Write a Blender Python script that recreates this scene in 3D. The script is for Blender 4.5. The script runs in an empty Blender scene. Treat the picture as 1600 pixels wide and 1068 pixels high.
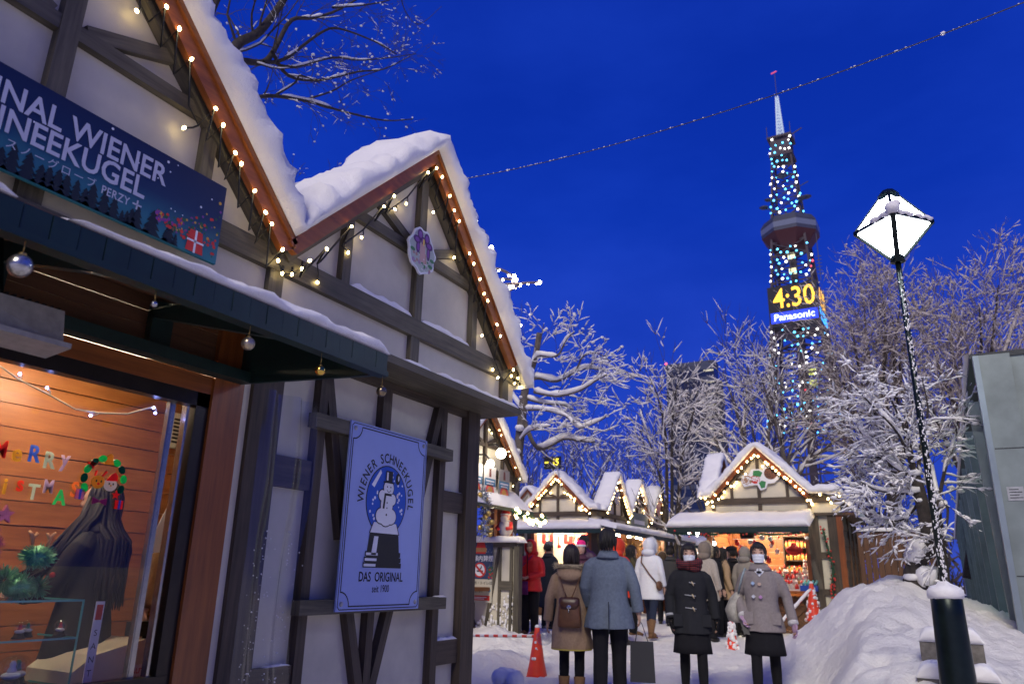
import bpy, bmesh, math, random
from mathutils import Vector, Matrix, noise
C = bpy.context.scene
COL = C.collection
PI = math.pi
R_ = math.radians

# ---------------------------------------------------------------- camera
# world axes: +Y runs along the row of huts on the left (away from the camera), +X runs to the right of it
CAM_H = 1.15
HEAD = R_(28.643); PITCH = R_(17.35); ROLL = R_(1.29)
FPX = 1165.0                                     # focal length in pixels of the 1600 px wide photograph
_f = Vector((-math.sin(HEAD) * math.cos(PITCH), math.cos(HEAD) * math.cos(PITCH), math.sin(PITCH)))
_r0 = Vector((math.cos(HEAD), math.sin(HEAD), 0))
_u0 = _r0.cross(_f)
_rt = _r0 * math.cos(ROLL) + _u0 * math.sin(ROLL)
_up = _u0 * math.cos(ROLL) - _r0 * math.sin(ROLL)
cam_d = bpy.data.cameras.new('camera'); cam = bpy.data.objects.new('camera', cam_d); COL.objects.link(cam)
cam.matrix_world = Matrix(((_rt.x, _up.x, -_f.x, 0), (_rt.y, _up.y, -_f.y, 0), (_rt.z, _up.z, -_f.z, CAM_H), (0, 0, 0, 1)))
cam_d.sensor_width = 36; cam_d.lens = FPX / 1600 * 36
cam_d.clip_start = 0.05; cam_d.clip_end = 3000
cam_d.dof.use_dof = True; cam_d.dof.focus_distance = 5.2; cam_d.dof.aperture_fstop = 2.8
C.camera = cam

def at(px, py, axis, val):
    """survey helper: the point where the photograph's sight line meets the plane x, y or z = val"""
    d = _rt * ((px - 800) / FPX) - _up * ((py - 534) / FPX) + _f
    i = 'xyz'.index(axis)
    t = (val - (CAM_H if i == 2 else 0)) / d[i]
    return Vector((d.x * t, d.y * t, CAM_H + d.z * t))

# ---------------------------------------------------------------- dusk sky, town glow, exposure
SUN_EL, SUN_AZ = R_(40), R_(170)
w = bpy.data.worlds.new('World'); C.world = w; w.use_nodes = True
nt = w.node_tree; nt.nodes.clear()
wo = nt.nodes.new('ShaderNodeOutputWorld'); bg = nt.nodes.new('ShaderNodeBackground')
sky = nt.nodes.new('ShaderNodeTexSky'); sky.sky_type = 'NISHITA'; sky.sun_disc = False
sky.sun_elevation = R_(-2.5); sky.sun_rotation = R_(250); sky.air_density = 1.0; sky.dust_density = 0.3; sky.ozone_density = 6.0
tcw = nt.nodes.new('ShaderNodeTexCoord'); sxw = nt.nodes.new('ShaderNodeSeparateXYZ'); nt.links.new(tcw.outputs['Generated'], sxw.inputs[0])
rw = nt.nodes.new('ShaderNodeValToRGB'); ew = rw.color_ramp.elements; ew[0].position = 0.0; ew[0].color = (0.030, 0.075, 0.50, 1); ew[1].position = 0.9; ew[1].color = (0.0015, 0.018, 0.30, 1)
for q_, c_ in ((0.18, (0.012, 0.055, 0.54, 1)), (0.45, (0.003, 0.036, 0.46, 1))): e_ = ew.new(q_); e_.color = c_
nt.links.new(sxw.outputs[2], rw.inputs[0])
hs = nt.nodes.new('ShaderNodeMix'); hs.data_type = 'RGBA'; hs.blend_type = 'ADD'; hs.inputs[0].default_value = 0.12
nt.links.new(rw.outputs[0], hs.inputs[6]); nt.links.new(sky.outputs[0], hs.inputs[7])
cn = nt.nodes.new('ShaderNodeTexNoise'); cn.inputs['Scale'].default_value = 2.6; cn.inputs['Detail'].default_value = 5; cn.inputs['Roughness'].default_value = 0.55
cm = nt.nodes.new('ShaderNodeMapping'); cm.inputs['Scale'].default_value = (1, 1, 2.5); nt.links.new(tcw.outputs['Generated'], cm.inputs[0]); nt.links.new(cm.outputs[0], cn.inputs['Vector'])
cr_ = nt.nodes.new('ShaderNodeValToRGB'); cr_.color_ramp.elements[0].position = .38; cr_.color_ramp.elements[0].color = (.88, .88, .90, 1); cr_.color_ramp.elements[1].position = .72; cr_.color_ramp.elements[1].color = (1.9, 1.28, 1.10, 1)
nt.links.new(cn.outputs['Fac'], cr_.inputs[0])
cl = nt.nodes.new('ShaderNodeMix'); cl.data_type = 'RGBA'; cl.blend_type = 'MULTIPLY'; cl.inputs[0].default_value = 1.0; nt.links.new(hs.outputs[2], cl.inputs[6]); nt.links.new(cr_.outputs[0], cl.inputs[7])
nt.links.new(cl.outputs[2], bg.inputs[0]); nt.links.new(bg.outputs[0], wo.inputs[0])
bg.inputs[1].default_value = 1.0
sd = bpy.data.lights.new('town_glow', 'SUN'); so = bpy.data.objects.new('town_glow', sd); COL.objects.link(so)
sd.energy = 2.3; sd.angle = R_(22); sd.color = (1.0, 0.91, 0.76)
_sd = Vector((math.sin(SUN_AZ) * math.cos(SUN_EL), math.cos(SUN_AZ) * math.cos(SUN_EL), math.sin(SUN_EL)))
so.rotation_euler = _sd.to_track_quat('Z', 'Y').to_euler()
C.view_settings.view_transform = 'Standard'; C.view_settings.look = 'None'
C.view_settings.exposure = 0.0; C.view_settings.gamma = 1.0
cy = C.cycles
cy.use_denoising = True; cy.max_bounces = 7; cy.diffuse_bounces = 3; cy.glossy_bounces = 3; cy.transparent_max_bounces = 12
cy.transmission_bounces = 5; cy.sample_clamp_indirect = 4.0; cy.caustics_reflective = False; cy.caustics_refractive = False

# ---------------------------------------------------------------- materials
MATS = {}
def _nodes(name):
    m = bpy.data.materials.new(name); m.use_nodes = True
    MATS[name] = m
    t = m.node_tree
    return m, t, t.nodes['Principled BSDF']
def _coord(t, kind='Object'):
    c = t.nodes.new('ShaderNodeTexCoord'); return c.outputs[kind]
def _noise(t, vec, scale, detail=4, rough=0.6):
    n = t.nodes.new('ShaderNodeTexNoise'); n.inputs['Scale'].default_value = scale
    n.inputs['Detail'].default_value = detail; n.inputs['Roughness'].default_value = rough
    t.links.new(vec, n.inputs['Vector']); return n.outputs['Fac']
def _ramp(t, fac, stops):
    r = t.nodes.new('ShaderNodeValToRGB'); e = r.color_ramp.elements
    while len(e) < len(stops): e.new(0.5)
    for k, (p, c) in enumerate(stops): e[k].position = p; e[k].color = (*c, 1)
    t.links.new(fac, r.inputs[0]); return r.outputs[0]
def _bump(t, fac, b, strength=0.3, dist=0.01):
    n = t.nodes.new('ShaderNodeBump'); n.inputs['Strength'].default_value = strength; n.inputs['Distance'].default_value = dist
    t.links.new(fac, n.inputs['Height']); t.links.new(n.outputs[0], b.inputs['Normal'])
def mat(name, col, rough=0.7, metal=0.0, var=0.15, scale=8.0, bump=0.0, bdist=0.005, spec=0.5, stops=None, detail=5, bscale=None):
    """plain surface with noise-driven wear of its colour"""
    m, t, b = _nodes(name)
    v = _coord(t)
    f = _noise(t, v, scale, detail)
    c = Vector(col)
    lo = tuple(max(0, x * (1 - var)) for x in c); hi = tuple(min(1, x * (1 + var)) for x in c)
    t.links.new(_ramp(t, f, stops or [(0.3, lo), (0.7, hi)]), b.inputs['Base Color'])
    b.inputs['Roughness'].default_value = rough; b.inputs['Metallic'].default_value = metal
    b.inputs['Specular IOR Level'].default_value = spec
    if bump: _bump(t, _noise(t, v, bscale or scale * 4, 6), b, bump, bdist)
    return m
def emit(name, col, strength, mixcol=None):
    m, t, b = _nodes(name)
    b.inputs['Base Color'].default_value = (*[min(1, c * 0.5) for c in col], 1); b.inputs['Roughness'].default_value = 0.4
    b.inputs['Emission Color'].default_value = (*col, 1); b.inputs['Emission Strength'].default_value = strength
    return m
def wood(name, a, c, rough=0.65, bump=0.35, along=1.6, across=26.0):
    """grain follows each board: u runs along it, v across it"""
    m, t, b = _nodes(name)
    uv = _coord(t, 'UV')
    mp = t.nodes.new('ShaderNodeMapping'); mp.inputs['Scale'].default_value = (along, across, 1)
    t.links.new(uv, mp.inputs['Vector'])
    f = _noise(t, mp.outputs[0], 1.0, 6, 0.65)
    g = _noise(t, _coord(t), 1.7, 3)
    mx = t.nodes.new('ShaderNodeMath'); mx.operation = 'MULTIPLY_ADD'; mx.inputs[1].default_value = 0.65
    t.links.new(f, mx.inputs[0])
    m2 = t.nodes.new('ShaderNodeMath'); m2.operation = 'MULTIPLY'; m2.inputs[1].default_value = 0.35
    t.links.new(g, m2.inputs[0]); t.links.new(m2.outputs[0], mx.inputs[2])
    t.links.new(_ramp(t, mx.outputs[0], [(0.32, a), (0.68, c)]), b.inputs['Base Color'])
    b.inputs['Roughness'].default_value = rough
    _bump(t, f, b, bump, 0.004)
    return m
def glass(name, tint=(1, 1, 1), rough=0.0, alpha=0.10, refl=0.09):
    m, t, b = _nodes(name)
    tr = t.nodes.new('ShaderNodeBsdfTransparent'); tr.inputs[0].default_value = (*tint, 1)
    gl = t.nodes.new('ShaderNodeBsdfGlossy'); gl.inputs['Roughness'].default_value = rough
    fr = t.nodes.new('ShaderNodeFresnel'); fr.inputs[0].default_value = 1.45
    ad = t.nodes.new('ShaderNodeMath'); ad.operation = 'ADD'; ad.operation = 'MULTIPLY_ADD'; ad.inputs[1].default_value = refl; ad.inputs[2].default_value = alpha * 0.2; ad.use_clamp = True
    t.links.new(fr.outputs[0], ad.inputs[0])
    mx = t.nodes.new('ShaderNodeMixShader'); t.links.new(ad.outputs[0], mx.inputs[0])
    t.links.new(tr.outputs[0], mx.inputs[1]); t.links.new(gl.outputs[0], mx.inputs[2])
    t.links.new(mx.outputs[0], t.nodes['Material Output'].inputs[0])
    return m
def snowmat(name, col=(0.90, 0.88, 0.85), sc=22, strength=0.55, dist=0.02):
    m, t, b = _nodes(name)
    v = _coord(t)
    a = _noise(t, v, sc, 8, 0.7)
    t.links.new(_ramp(t, _noise(t, v, 3, 4), [(0.3, tuple(x * 0.93 for x in col)), (0.7, col)]), b.inputs['Base Color'])
    b.inputs['Roughness'].default_value = 0.75; b.inputs['Specular IOR Level'].default_value = 0.25
    _bump(t, a, b, strength, dist)
    return m
snow = snowmat('snow'); snow_ground = snowmat('trodden_snow', (0.90, 0.87, 0.81), 13, 0.9, 0.05)
wood_dark = wood('dark_stained_wood', (0.014, 0.009, 0.006), (0.105, 0.075, 0.048), along=2.0, across=34)
wood_grey = wood('weathered_grey_green_wood', (0.026, 0.022, 0.014), (0.165, 0.142, 0.092), along=2.2, across=34)
wood_orange = wood('orange_varnished_wood', (0.13, 0.035, 0.008), (0.34, 0.105, 0.022), rough=0.35, bump=0.15)
wood_inner = wood('red_brown_plank', (0.22, 0.075, 0.022), (0.44, 0.17, 0.055), rough=0.35, bump=0.2, along=2.0, across=16)
wood_brown = wood('brown_plank', (0.06, 0.025, 0.010), (0.17, 0.075, 0.030), rough=0.6)
plaster = mat('white_panel_board', (0.60, 0.55, 0.43), 0.75, 0, 0.16, 1.9, 0.35, 0.003, bscale=150, detail=9)
green_metal = mat('dark_green_painted_metal', (0.004, 0.020, 0.017), 0.5, 0.0, 0.25, 9, 0.1, 0.002)
black_wire = mat('black_cable', (0.010, 0.010, 0.010), 0.5, 0, 0.1)
bark = mat('dark_bark', (0.045, 0.036, 0.030), 0.9, 0, 0.45, 14, 0.9, 0.02)
bark_grey = mat('grey_bark', (0.12, 0.10, 0.085), 0.9, 0, 0.35, 14, 0.6, 0.02)
iron_dark = mat('dark_green_iron', (0.008, 0.016, 0.014), 0.32, 0.5, 0.3, 12, 0.15, 0.002)
bulb_warm = emit('warm_white_bulb', (1.0, 0.76, 0.33), 34)
bulb_far = emit('far_warm_bulb', (1.0, 0.72, 0.32), 22)

# ---------------------------------------------------------------- mesh building
class MB:
    """collects shapes, then becomes ONE mesh object"""
    def __init__(s, T=None): s.v = []; s.f = []; s.uv = []; s.mi = []; s.sm = []; s.T = T
    def add(s, vs, fs, mi=0, uv=None, sm=False):
        o = len(s.v)
        s.v += [s.T(*p) if s.T else Vector(p) for p in vs]
        for k, f in enumerate(fs):
            s.f.append([i + o for i in f]); s.mi.append(mi); s.sm.append(sm)
            s.uv.append(uv[k] if uv else None)
        return s
    def hexa(s, p, mi=0, L=1.0, W=0.1):
        """8 corners: 4 at the start, 4 at the end of the long side"""
        r = random.random() * 7
        fs = [(0, 1, 2, 3), (7, 6, 5, 4), (0, 4, 5, 1), (1, 5, 6, 2), (2, 6, 7, 3), (3, 7, 4, 0)]
        e = [(r, r), (r, r + W), (r + W, r + W), (r + W, r)]
        q = [(r, r), (r + L, r), (r + L, r + W), (r, r + W)]
        return s.add(p, fs, mi, [e, e] + [[(a, b + k * W * 1.3) for a, b in q] for k in range(4)])
    def box(s, x0, x1, y0, y1, z0, z1, mi=0):
        dx, dy, dz = abs(x1 - x0), abs(y1 - y0), abs(z1 - z0)
        if dx >= dy and dx >= dz: p = [(x, y, z) for x in (x0, x1) for y, z in ((y0, z0), (y1, z0), (y1, z1), (y0, z1))]
        elif dy >= dz: p = [(x, y, z) for y in (y0, y1) for x, z in ((x0, z0), (x1, z0), (x1, z1), (x0, z1))]
        else: p = [(x, y, z) for z in (z0, z1) for x, y in ((x0, y0), (x1, y0), (x1, y1), (x0, y1))]
        d = sorted((dx, dy, dz)); return s.hexa(p, mi, d[2], d[1])
    def bar(s, s0, z0, s1, z1, wd, d0, d1, mi=0):
        """timber lying in a facade: from (s0,z0) to (s1,z1), wd wide, from depth d0 to d1"""
        a = Vector((s1 - s0, z1 - z0)); L = a.length; n = Vector((-a.y, a.x)) / L * wd / 2
        p = []
        for q in ((s0, z0), (s1, z1)):
            p += [(q[0] - n.x, d0, q[1] - n.y), (q[0] + n.x, d0, q[1] + n.y), (q[0] + n.x, d1, q[1] + n.y), (q[0] - n.x, d1, q[1] - n.y)]
        return s.hexa(p, mi, L, wd)
    def beam(s, p, q, wd, h, mi=0):
        p, q = Vector(p), Vector(q); a = (q - p); L = a.length; a = a / L
        up = Vector((0, 0, 1)) if abs(a.z) < 0.95 else Vector((1, 0, 0))
        r = a.cross(up).normalized(); u = r.cross(a)
        v = []
        for c in (p, q): v += [c - r * wd / 2 - u * h / 2, c + r * wd / 2 - u * h / 2, c + r * wd / 2 + u * h / 2, c - r * wd / 2 + u * h / 2]
        return s.hexa([tuple(x) for x in v], mi, L, max(wd, h))
    def prism(s, poly, d0, d1, mi=0, sm=False):
        """polygon (s,z) extruded from depth d0 to d1"""
        n = len(poly)
        vs = [(a, d0, b) for a, b in poly] + [(a, d1, b) for a, b in poly]
        fs = [tuple(range(n)), tuple(range(2 * n - 1, n - 1, -1))] + [(i, (i + 1) % n, n + (i + 1) % n, n + i) for i in range(n)]
        uv = [[(a, b) for a, b in poly], [(a, b) for a, b in poly][::-1]] + [[(0, 0), (1, 0), (1, .1), (0, .1)]] * n
        return s.add(vs, fs, mi, uv, sm)
    def tube(s, pts, rad, n=6, mi=0, sm=True, flat=1.0, cap=True):
        pts = [Vector(p) for p in pts]; m = len(pts)
        if not hasattr(rad, '__len__'): rad = [rad] * m
        vs = []; prev = None
        for i, p in enumerate(pts):
            a = (pts[min(i + 1, m - 1)] - pts[max(i - 1, 0)])
            a = a.normalized() if a.length > 1e-9 else Vector((0, 0, 1))
            if prev is None:
                r = a.cross(Vector((0, 0, 1)) if abs(a.z) < 0.9 else Vector((1, 0, 0))).normalized()
            else:
                r = prev - a * prev.dot(a); r = r.normalized() if r.length > 1e-6 else a.orthogonal().normalized()
            prev = r; u = r.cross(a)
            for k in range(n):
                t = 2 * PI * k / n
                vs.append(tuple(p + r * (math.cos(t) * rad[i]) + u * (math.sin(t) * rad[i] * flat)))
        fs = [(i * n + k, i * n + (k + 1) % n, (i + 1) * n + (k + 1) % n, (i + 1) * n + k) for i in range(m - 1) for k in range(n)]
        if cap: fs += [tuple(range(n - 1, -1, -1)), tuple(range((m - 1) * n, m * n))]
        return s.add(vs, fs, mi, None, sm)
    def ball(s, c, r, n=10, m=6, mi=0, sm=True, M=None):
        if not hasattr(r, '__len__'): r = (r, r, r)
        c = Vector(c); vs = []
        def P(x, y, z):
            q = Vector((x * r[0], y * r[1], z * r[2]))
            return tuple(c + (M @ q if M else q))
        vs.append(P(0, 0, -1))
        for j in range(1, m):
            t = PI * j / m
            for k in range(n): vs.append(P(math.sin(t) * math.cos(2 * PI * k / n), math.sin(t) * math.sin(2 * PI * k / n), -math.cos(t)))
        vs.append(P(0, 0, 1)); L = len(vs) - 1
        fs = [(0, 1 + (k + 1) % n, 1 + k) for k in range(n)]
        for j in range(m - 2): fs += [(1 + j * n + k, 1 + j * n + (k + 1) % n, 1 + (j + 1) * n + (k + 1) % n, 1 + (j + 1) * n + k) for k in range(n)]
        fs += [(L, L - n + k, L - n + (k + 1) % n) for k in range(n)]
        return s.add(vs, fs, mi, None, sm)
    def loft(s, rings, mi=0, sm=True, cap=True):
        n = len(rings[0]); vs = [tuple(p) for r in rings for p in r]; m = len(rings)
        fs = [(i * n + k, i * n + (k + 1) % n, (i + 1) * n + (k + 1) % n, (i + 1) * n + k) for i in range(m - 1) for k in range(n)]
        if cap: fs += [tuple(range(n - 1, -1, -1)), tuple(range((m - 1) * n, m * n))]
        return s.add(vs, fs, mi, None, sm)
    def lathe(s, prof, c=(0, 0, 0), n=16, mi=0, sm=True):
        c = Vector(c)
        return s.loft([[(c.x + r * math.cos(2 * PI * k / n), c.y + r * math.sin(2 * PI * k / n), c.z + z) for k in range(n)] for r, z in prof], mi, sm)
    def mesh(s, name, mats, fix=True):
        me = bpy.data.meshes.new(name)
        me.from_pydata([tuple(v) for v in s.v], [], s.f)
        if any(u is not None for u in s.uv):
            l = me.uv_layers.new(name='grain'); data = []
            for f, u in zip(s.f, s.uv): data += [c for p in (u if u is not None else [(0, 0)] * len(f)) for c in p]
            l.data.foreach_set('uv', data)
        me.polygons.foreach_set('material_index', s.mi); me.polygons.foreach_set('use_smooth', s.sm)
        if not isinstance(mats, (list, tuple)): mats = [mats]
        for m in mats: me.materials.append(m)
        if fix:
            b = bmesh.new(); b.from_mesh(me); bmesh.ops.recalc_face_normals(b, faces=b.faces); b.to_mesh(me); b.free()
        me.update()
        return me
    def build(s, name, mats, parent=None, fix=True):
        o = bpy.data.objects.new(name, s.mesh(name, mats, fix)); COL.objects.link(o)
        if parent is not None: hang(o, parent)
        return o
def hang(o, parent):
    """parent o to a thing but keep it where it stands"""
    o.parent = parent
    o.matrix_parent_inverse = world_of(parent).inverted()
def world_of(o):
    m = o.matrix_basis.copy()
    if o.parent: m = world_of(o.parent) @ o.matrix_parent_inverse @ m
    return m
def tag(o, label, cat, group=None, kind=None):
    if label: o['label'] = label
    if cat: o['category'] = cat
    if group: o['group'] = group
    if kind: o['kind'] = kind
    return o
def thing(name, label, cat, loc=(0, 0, 0), rz=0.0, group=None):
    o = bpy.data.objects.new(name, None); COL.objects.link(o); o.location = loc; o.rotation_euler = (0, 0, rz)
    o.empty_display_size = 0.1
    return tag(o, label, cat, group)
def dup(root, loc, rz=0.0, label=None, scale=1.0, group=None):
    r = root.copy(); COL.objects.link(r); r.location = loc; r.rotation_euler = (0, 0, rz); r.scale = (scale,) * 3
    if label: r['label'] = label
    if group: r['group'] = group
    def kids(a, b):
        for ch in [o for o in CHILDREN.get(a.name, [])]:
            c = ch.copy(); COL.objects.link(c); c.parent = b; kids(ch, c)
    CHILDREN.update(index_children())
    kids(root, r)
    return r
CHILDREN = {}
def index_children():
    d = {}
    for o in COL.objects:
        if o.parent: d.setdefault(o.parent.name, []).append(o)
    return d
BENCH = bpy.data.scenes.new('workbench')            # a scratch scene for remeshing and lettering, removed at the end
def evaluated(o):
    vl = BENCH.view_layers[0]; vl.update(); dg = vl.depsgraph
    return bpy.data.meshes.new_from_object(o.evaluated_get(dg))
def remeshed(mb, name, mats, parent, voxel=0.012, smooth=2, fold=0.0, fscale=6.0):
    """close all the shapes collected in mb into one continuous skin"""
    tmp = bpy.data.objects.new(name + '_raw', mb.mesh(name + '_raw', mats)); BENCH.collection.objects.link(tmp)
    md = tmp.modifiers.new('r', 'REMESH'); md.mode = 'VOXEL'; md.voxel_size = voxel
    if smooth: sm = tmp.modifiers.new('s', 'SMOOTH'); sm.iterations = smooth; sm.factor = 0.5
    me = evaluated(tmp)
    old = tmp.data; bpy.data.objects.remove(tmp); bpy.data.meshes.remove(old)
    me.name = name
    if not me.materials:
        for m in (mats if isinstance(mats, (list, tuple)) else [mats]): me.materials.append(m)
    if fold:
        n_ = len(me.vertices); co = [0.0] * (3 * n_); no = [0.0] * (3 * n_)
        me.vertices.foreach_get('co', co); me.vertices.foreach_get('normal', no)
        for i in range(0, 3 * n_, 3):
            f = fold * noise.noise(Vector((co[i] * fscale, co[i + 1] * fscale, co[i + 2] * fscale * 0.35)))
            co[i] += no[i] * f; co[i + 1] += no[i + 1] * f; co[i + 2] += no[i + 2] * f
        me.vertices.foreach_set('co', co)
    me.polygons.foreach_set('use_smooth', [True] * len(me.polygons))
    me.update()
    o = bpy.data.objects.new(name, me); COL.objects.link(o)
    if parent is not None: o.parent = parent
    return o
_font = {}
def text_polys(txt, size=1.0, bold=0.0, align='CENTER', spacing=1.0, res=3, xs=1.0):
    """lettering as flat faces: (verts2d, faces)"""
    cu = bpy.data.curves.new('lettering', 'FONT'); cu.body = txt; cu.size = size; cu.align_x = align; cu.align_y = 'CENTER'
    cu.resolution_u = res; cu.offset = bold * size; cu.space_character = spacing
    o = bpy.data.objects.new('lettering', cu); BENCH.collection.objects.link(o)
    me = evaluated(o)
    vs = [(v.co.x * xs, v.co.y) for v in me.vertices]; fs = [tuple(p.vertices) for p in me.polygons]
    bpy.data.objects.remove(o); bpy.data.curves.remove(cu); bpy.data.meshes.remove(me)
    return vs, fs
def put_text(mb, txt, place, size, mi=0, **kw):
    """place(x,y) -> coordinates in mb's own space"""
    vs, fs = text_polys(txt, size, **kw)
    if vs: mb.add([place(x, y) for x, y in vs], fs, mi)
    return mb
# ================================================================ GROUND
def smooth(a, b, x):
    t = max(0.0, min(1.0, (x - a) / (b - a))); return t * t * (3 - 2 * t)
def lerp0(a, b, t): return a + (b - a) * t
def gauss(x, y, cx, cy, sx, sy, rot=0.0):
    dx, dy = x - cx, y - cy
    a = dx * math.cos(rot) + dy * math.sin(rot); b = -dx * math.sin(rot) + dy * math.cos(rot)
    return math.exp(-(a / sx) ** 2 - (b / sy) ** 2)
def ground_z(x, y, fine=True):
    z = 0.12 * smooth(8, 14, y) - 0.16 * (1 - smooth(7.2, 10.5, y)) * smooth(2, 5, y)
    # bank of shovelled snow to the right of the path
    e = smooth(-2.45, -0.55, x + 0.12 * (y - 10)) * smooth(4.6, 7.5, y); e *= lerp0(smooth(8.2, 10.6, y), 1.0, smooth(-1.35, -0.6, x)) * (1 - smooth(12.5, 15.5, y))
    z += e * (0.76 - 0.20 * smooth(-0.2, 1.2, x))
    z += 0.33 * gauss(x, y, -0.35, 10.9, 0.85, 1.3)
    z += 0.10 * gauss(x, y, -1.15, 10.2, 0.5, 0.6) - 0.10 * gauss(x, y, 0.35, 7.5, 0.5, 2.0)
    z += 0.55 * smooth(-1.2, 0.3, x) * smooth(13, 15, y) * (1 - smooth(20, 26, y)) * 0.6
    # drift against the fence and the hut corner
    z += 0.34 * gauss(x, y, -6.1, 10.75, 0.75, 0.5) + 0.26 * gauss(x, y, -5.15, 9.0, 0.45, 0.7) + 0.12 * gauss(x, y, -4.0, 8.4, .35, .5)
    if fine:
        n = noise.noise(Vector((x * 0.9, y * 0.9, 3.1))) * 0.05
        k = 0.4 + 1.6 * min(1, e + gauss(x, y, -5.8, 10.0, 1.2, 1.5))
        n += noise.noise(Vector((x * 3.1, y * 3.1, 7.7))) * 0.036 * k - abs(noise.noise(Vector((x * 5.3, y * 5.3, 2.2)))) * 0.05 * k + 0.02 * k
        n += noise.noise(Vector((x * 8.3, y * 8.3, 1.7))) * 0.020 * (0.5 + k * 0.5)
        z += n + prints(x, y) * (1 - min(1, e * 1.6)) + e * (0.07 * noise.noise(Vector((x * 1.7, y * 1.7, 9))) + 0.05 * abs(noise.noise(Vector((x * 4.4, y * 4.4, 4)))))
    return z
_fr = random.Random(42); PRINTS = {}
for _k in range(900):                                # footprints trodden into the path
    _p = (_fr.uniform(-6.5, -.9), _fr.uniform(5, 16.5), _fr.gauss(0, .5), _fr.uniform(.012, .034), _fr.uniform(.8, 1.15))
    for _i in (-1, 0, 1):
        for _j in (-1, 0, 1): PRINTS.setdefault((int(_p[0] // .4) + _i, int(_p[1] // .4) + _j), []).append(_p)
def prints(x, y):
    z = 0.0
    for (a, b, r, d, s) in PRINTS.get((int(x // .4), int(y // .4)), ()):
        dx, dy = x - a, y - b; u = dx * math.cos(r) + dy * math.sin(r); v = -dx * math.sin(r) + dy * math.cos(r)
        q = (u / (.055 * s)) ** 2 + (v / (.14 * s)) ** 2
        if q < 4: z += d * (-math.exp(-q * q) + .45 * math.exp(-(q - 1.7) ** 2 * 3))
    return z
def axis_steps(fine0, fine1, step, far0, far1):
    a = []; x = fine0; st = step
    while x > far0: st *= 1.35; x -= st; a.append(x)
    a = a[::-1]; x = fine0
    while x < fine1: a.append(x); x += step
    st = step
    while x < far1: a.append(x); st *= 1.35; x += st
    return a + [far1]
gx = axis_steps(-7.6, 2.0, 0.05, -700, 700); gy = axis_steps(4.6, 16.5, 0.055, -300, 1500)
g = MB()
g.add([(x, y, ground_z(x, y, -9 < x < 3 and 2 < y < 24)) for y in gy for x in gx],
      [(j * len(gx) + i, j * len(gx) + i + 1, (j + 1) * len(gx) + i + 1, (j + 1) * len(gx) + i) for j in range(len(gy) - 1) for i in range(len(gx) - 1)], 0, None, True)
ground = g.build('snowy_ground', snow_ground, fix=False); tag(ground, None, None, kind='structure')

# ================================================================ HUTS
def frame(O, S, D):
    O, S, D = Vector(O), Vector(S), Vector(D)
    return lambda s, d, z: O + S * s + D * d + Vector((0, 0, z))
def resample(poly, step):
    out = []
    for (a, b) in zip(poly, poly[1:]):
        a, b = Vector(a), Vector(b); n = max(1, int((b - a).length / step))
        out += [a.lerp(b, k / n) for k in range(n)]
    return out + [Vector(poly[-1])]
def roof_snow(T, poly, t, d0, d1, parent, name='roof_snow', step=0.04, lump=1.0, round_=4, endtaper=0.10, m=None):
    """a quilt of snow lying along the roof outline poly (s,z), from the front d0 to the back d1"""
    P = resample(poly, step); n = len(P)
    N = []
    for i in range(n):
        a = P[max(0, i - 1)]; b = P[min(n - 1, i + 1)]; d = (b - a).normalized(); N.append(Vector((-d.y, d.x)))
    NS = []
    for i in range(n):
        acc = Vector((0, 0))
        for k in range(-round_, round_ + 1): acc += N[max(0, min(n - 1, i + k))]
        NS.append(acc.normalized())
    Q = [P[i] + NS[i] * t for i in range(n)]
    for _ in range(3):
        Q = [Q[0]] + [(Q[i - 1] + Q[i] * 2 + Q[i + 1]) / 4 for i in range(1, n - 1)] + [Q[-1]]
    L = [0]
    for i in range(1, n): L.append(L[-1] + (P[i] - P[i - 1]).length)
    rows = [(d0 - 0.02, 0.0), (d0 + 0.035, 0.10), (d0 + 0.065, 0.32), (d0 + 0.06, 0.58), (d0 + 0.025, 0.80), (d0 - 0.04, 0.94), (d0 - 0.14, 1.0)]
    k = d0 - 0.3
    while k > d1: rows.append((k, 1.03)); k -= 0.22
    rows += [(d1, 1.0), (d1 - 0.03, 0.5), (d1, 0.0)]
    vs = []; m_ = len(rows)
    for (d, f) in rows:
        for i in range(n):
            e = min(L[i], L[-1] - L[i]); tap = min(1, 0.15 + e / endtaper) if endtaper else 1
            p = P[i].lerp(Q[i], f * tap * (1 + 0.30 * lump * noise.noise(Vector((L[i] * 1.3, d * 1.5, 5.0))) + 0.16 * lump * noise.noise(Vector((L[i] * 4.1, d * 2, 9.0)))))
            s_, z_ = p
            w_ = T(s_, d, z_)
            q = noise.noise(w_ * 7) * 0.026 + noise.noise(Vector((L[i] * 17, d * 9, f * 3))) * 0.020
            q *= lump * min(1, f * 2.5)
            nn = NS[i]
            vs.append((s_ + nn.x * q, d + q * 0.9 * (1 if f < 0.97 else 0), z_ + nn.y * q))
    fs = [(a * n + i, a * n + i + 1, (a + 1) * n + i + 1, (a + 1) * n + i) for a in range(m_ - 1) for i in range(n - 1)]
    fs += [tuple(a * n for a in range(m_)), tuple(a * n + n - 1 for a in range(m_ - 1, -1, -1))]
    return MB(T).add(vs, fs, 0, None, True).build(name, m or snow, parent)
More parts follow.
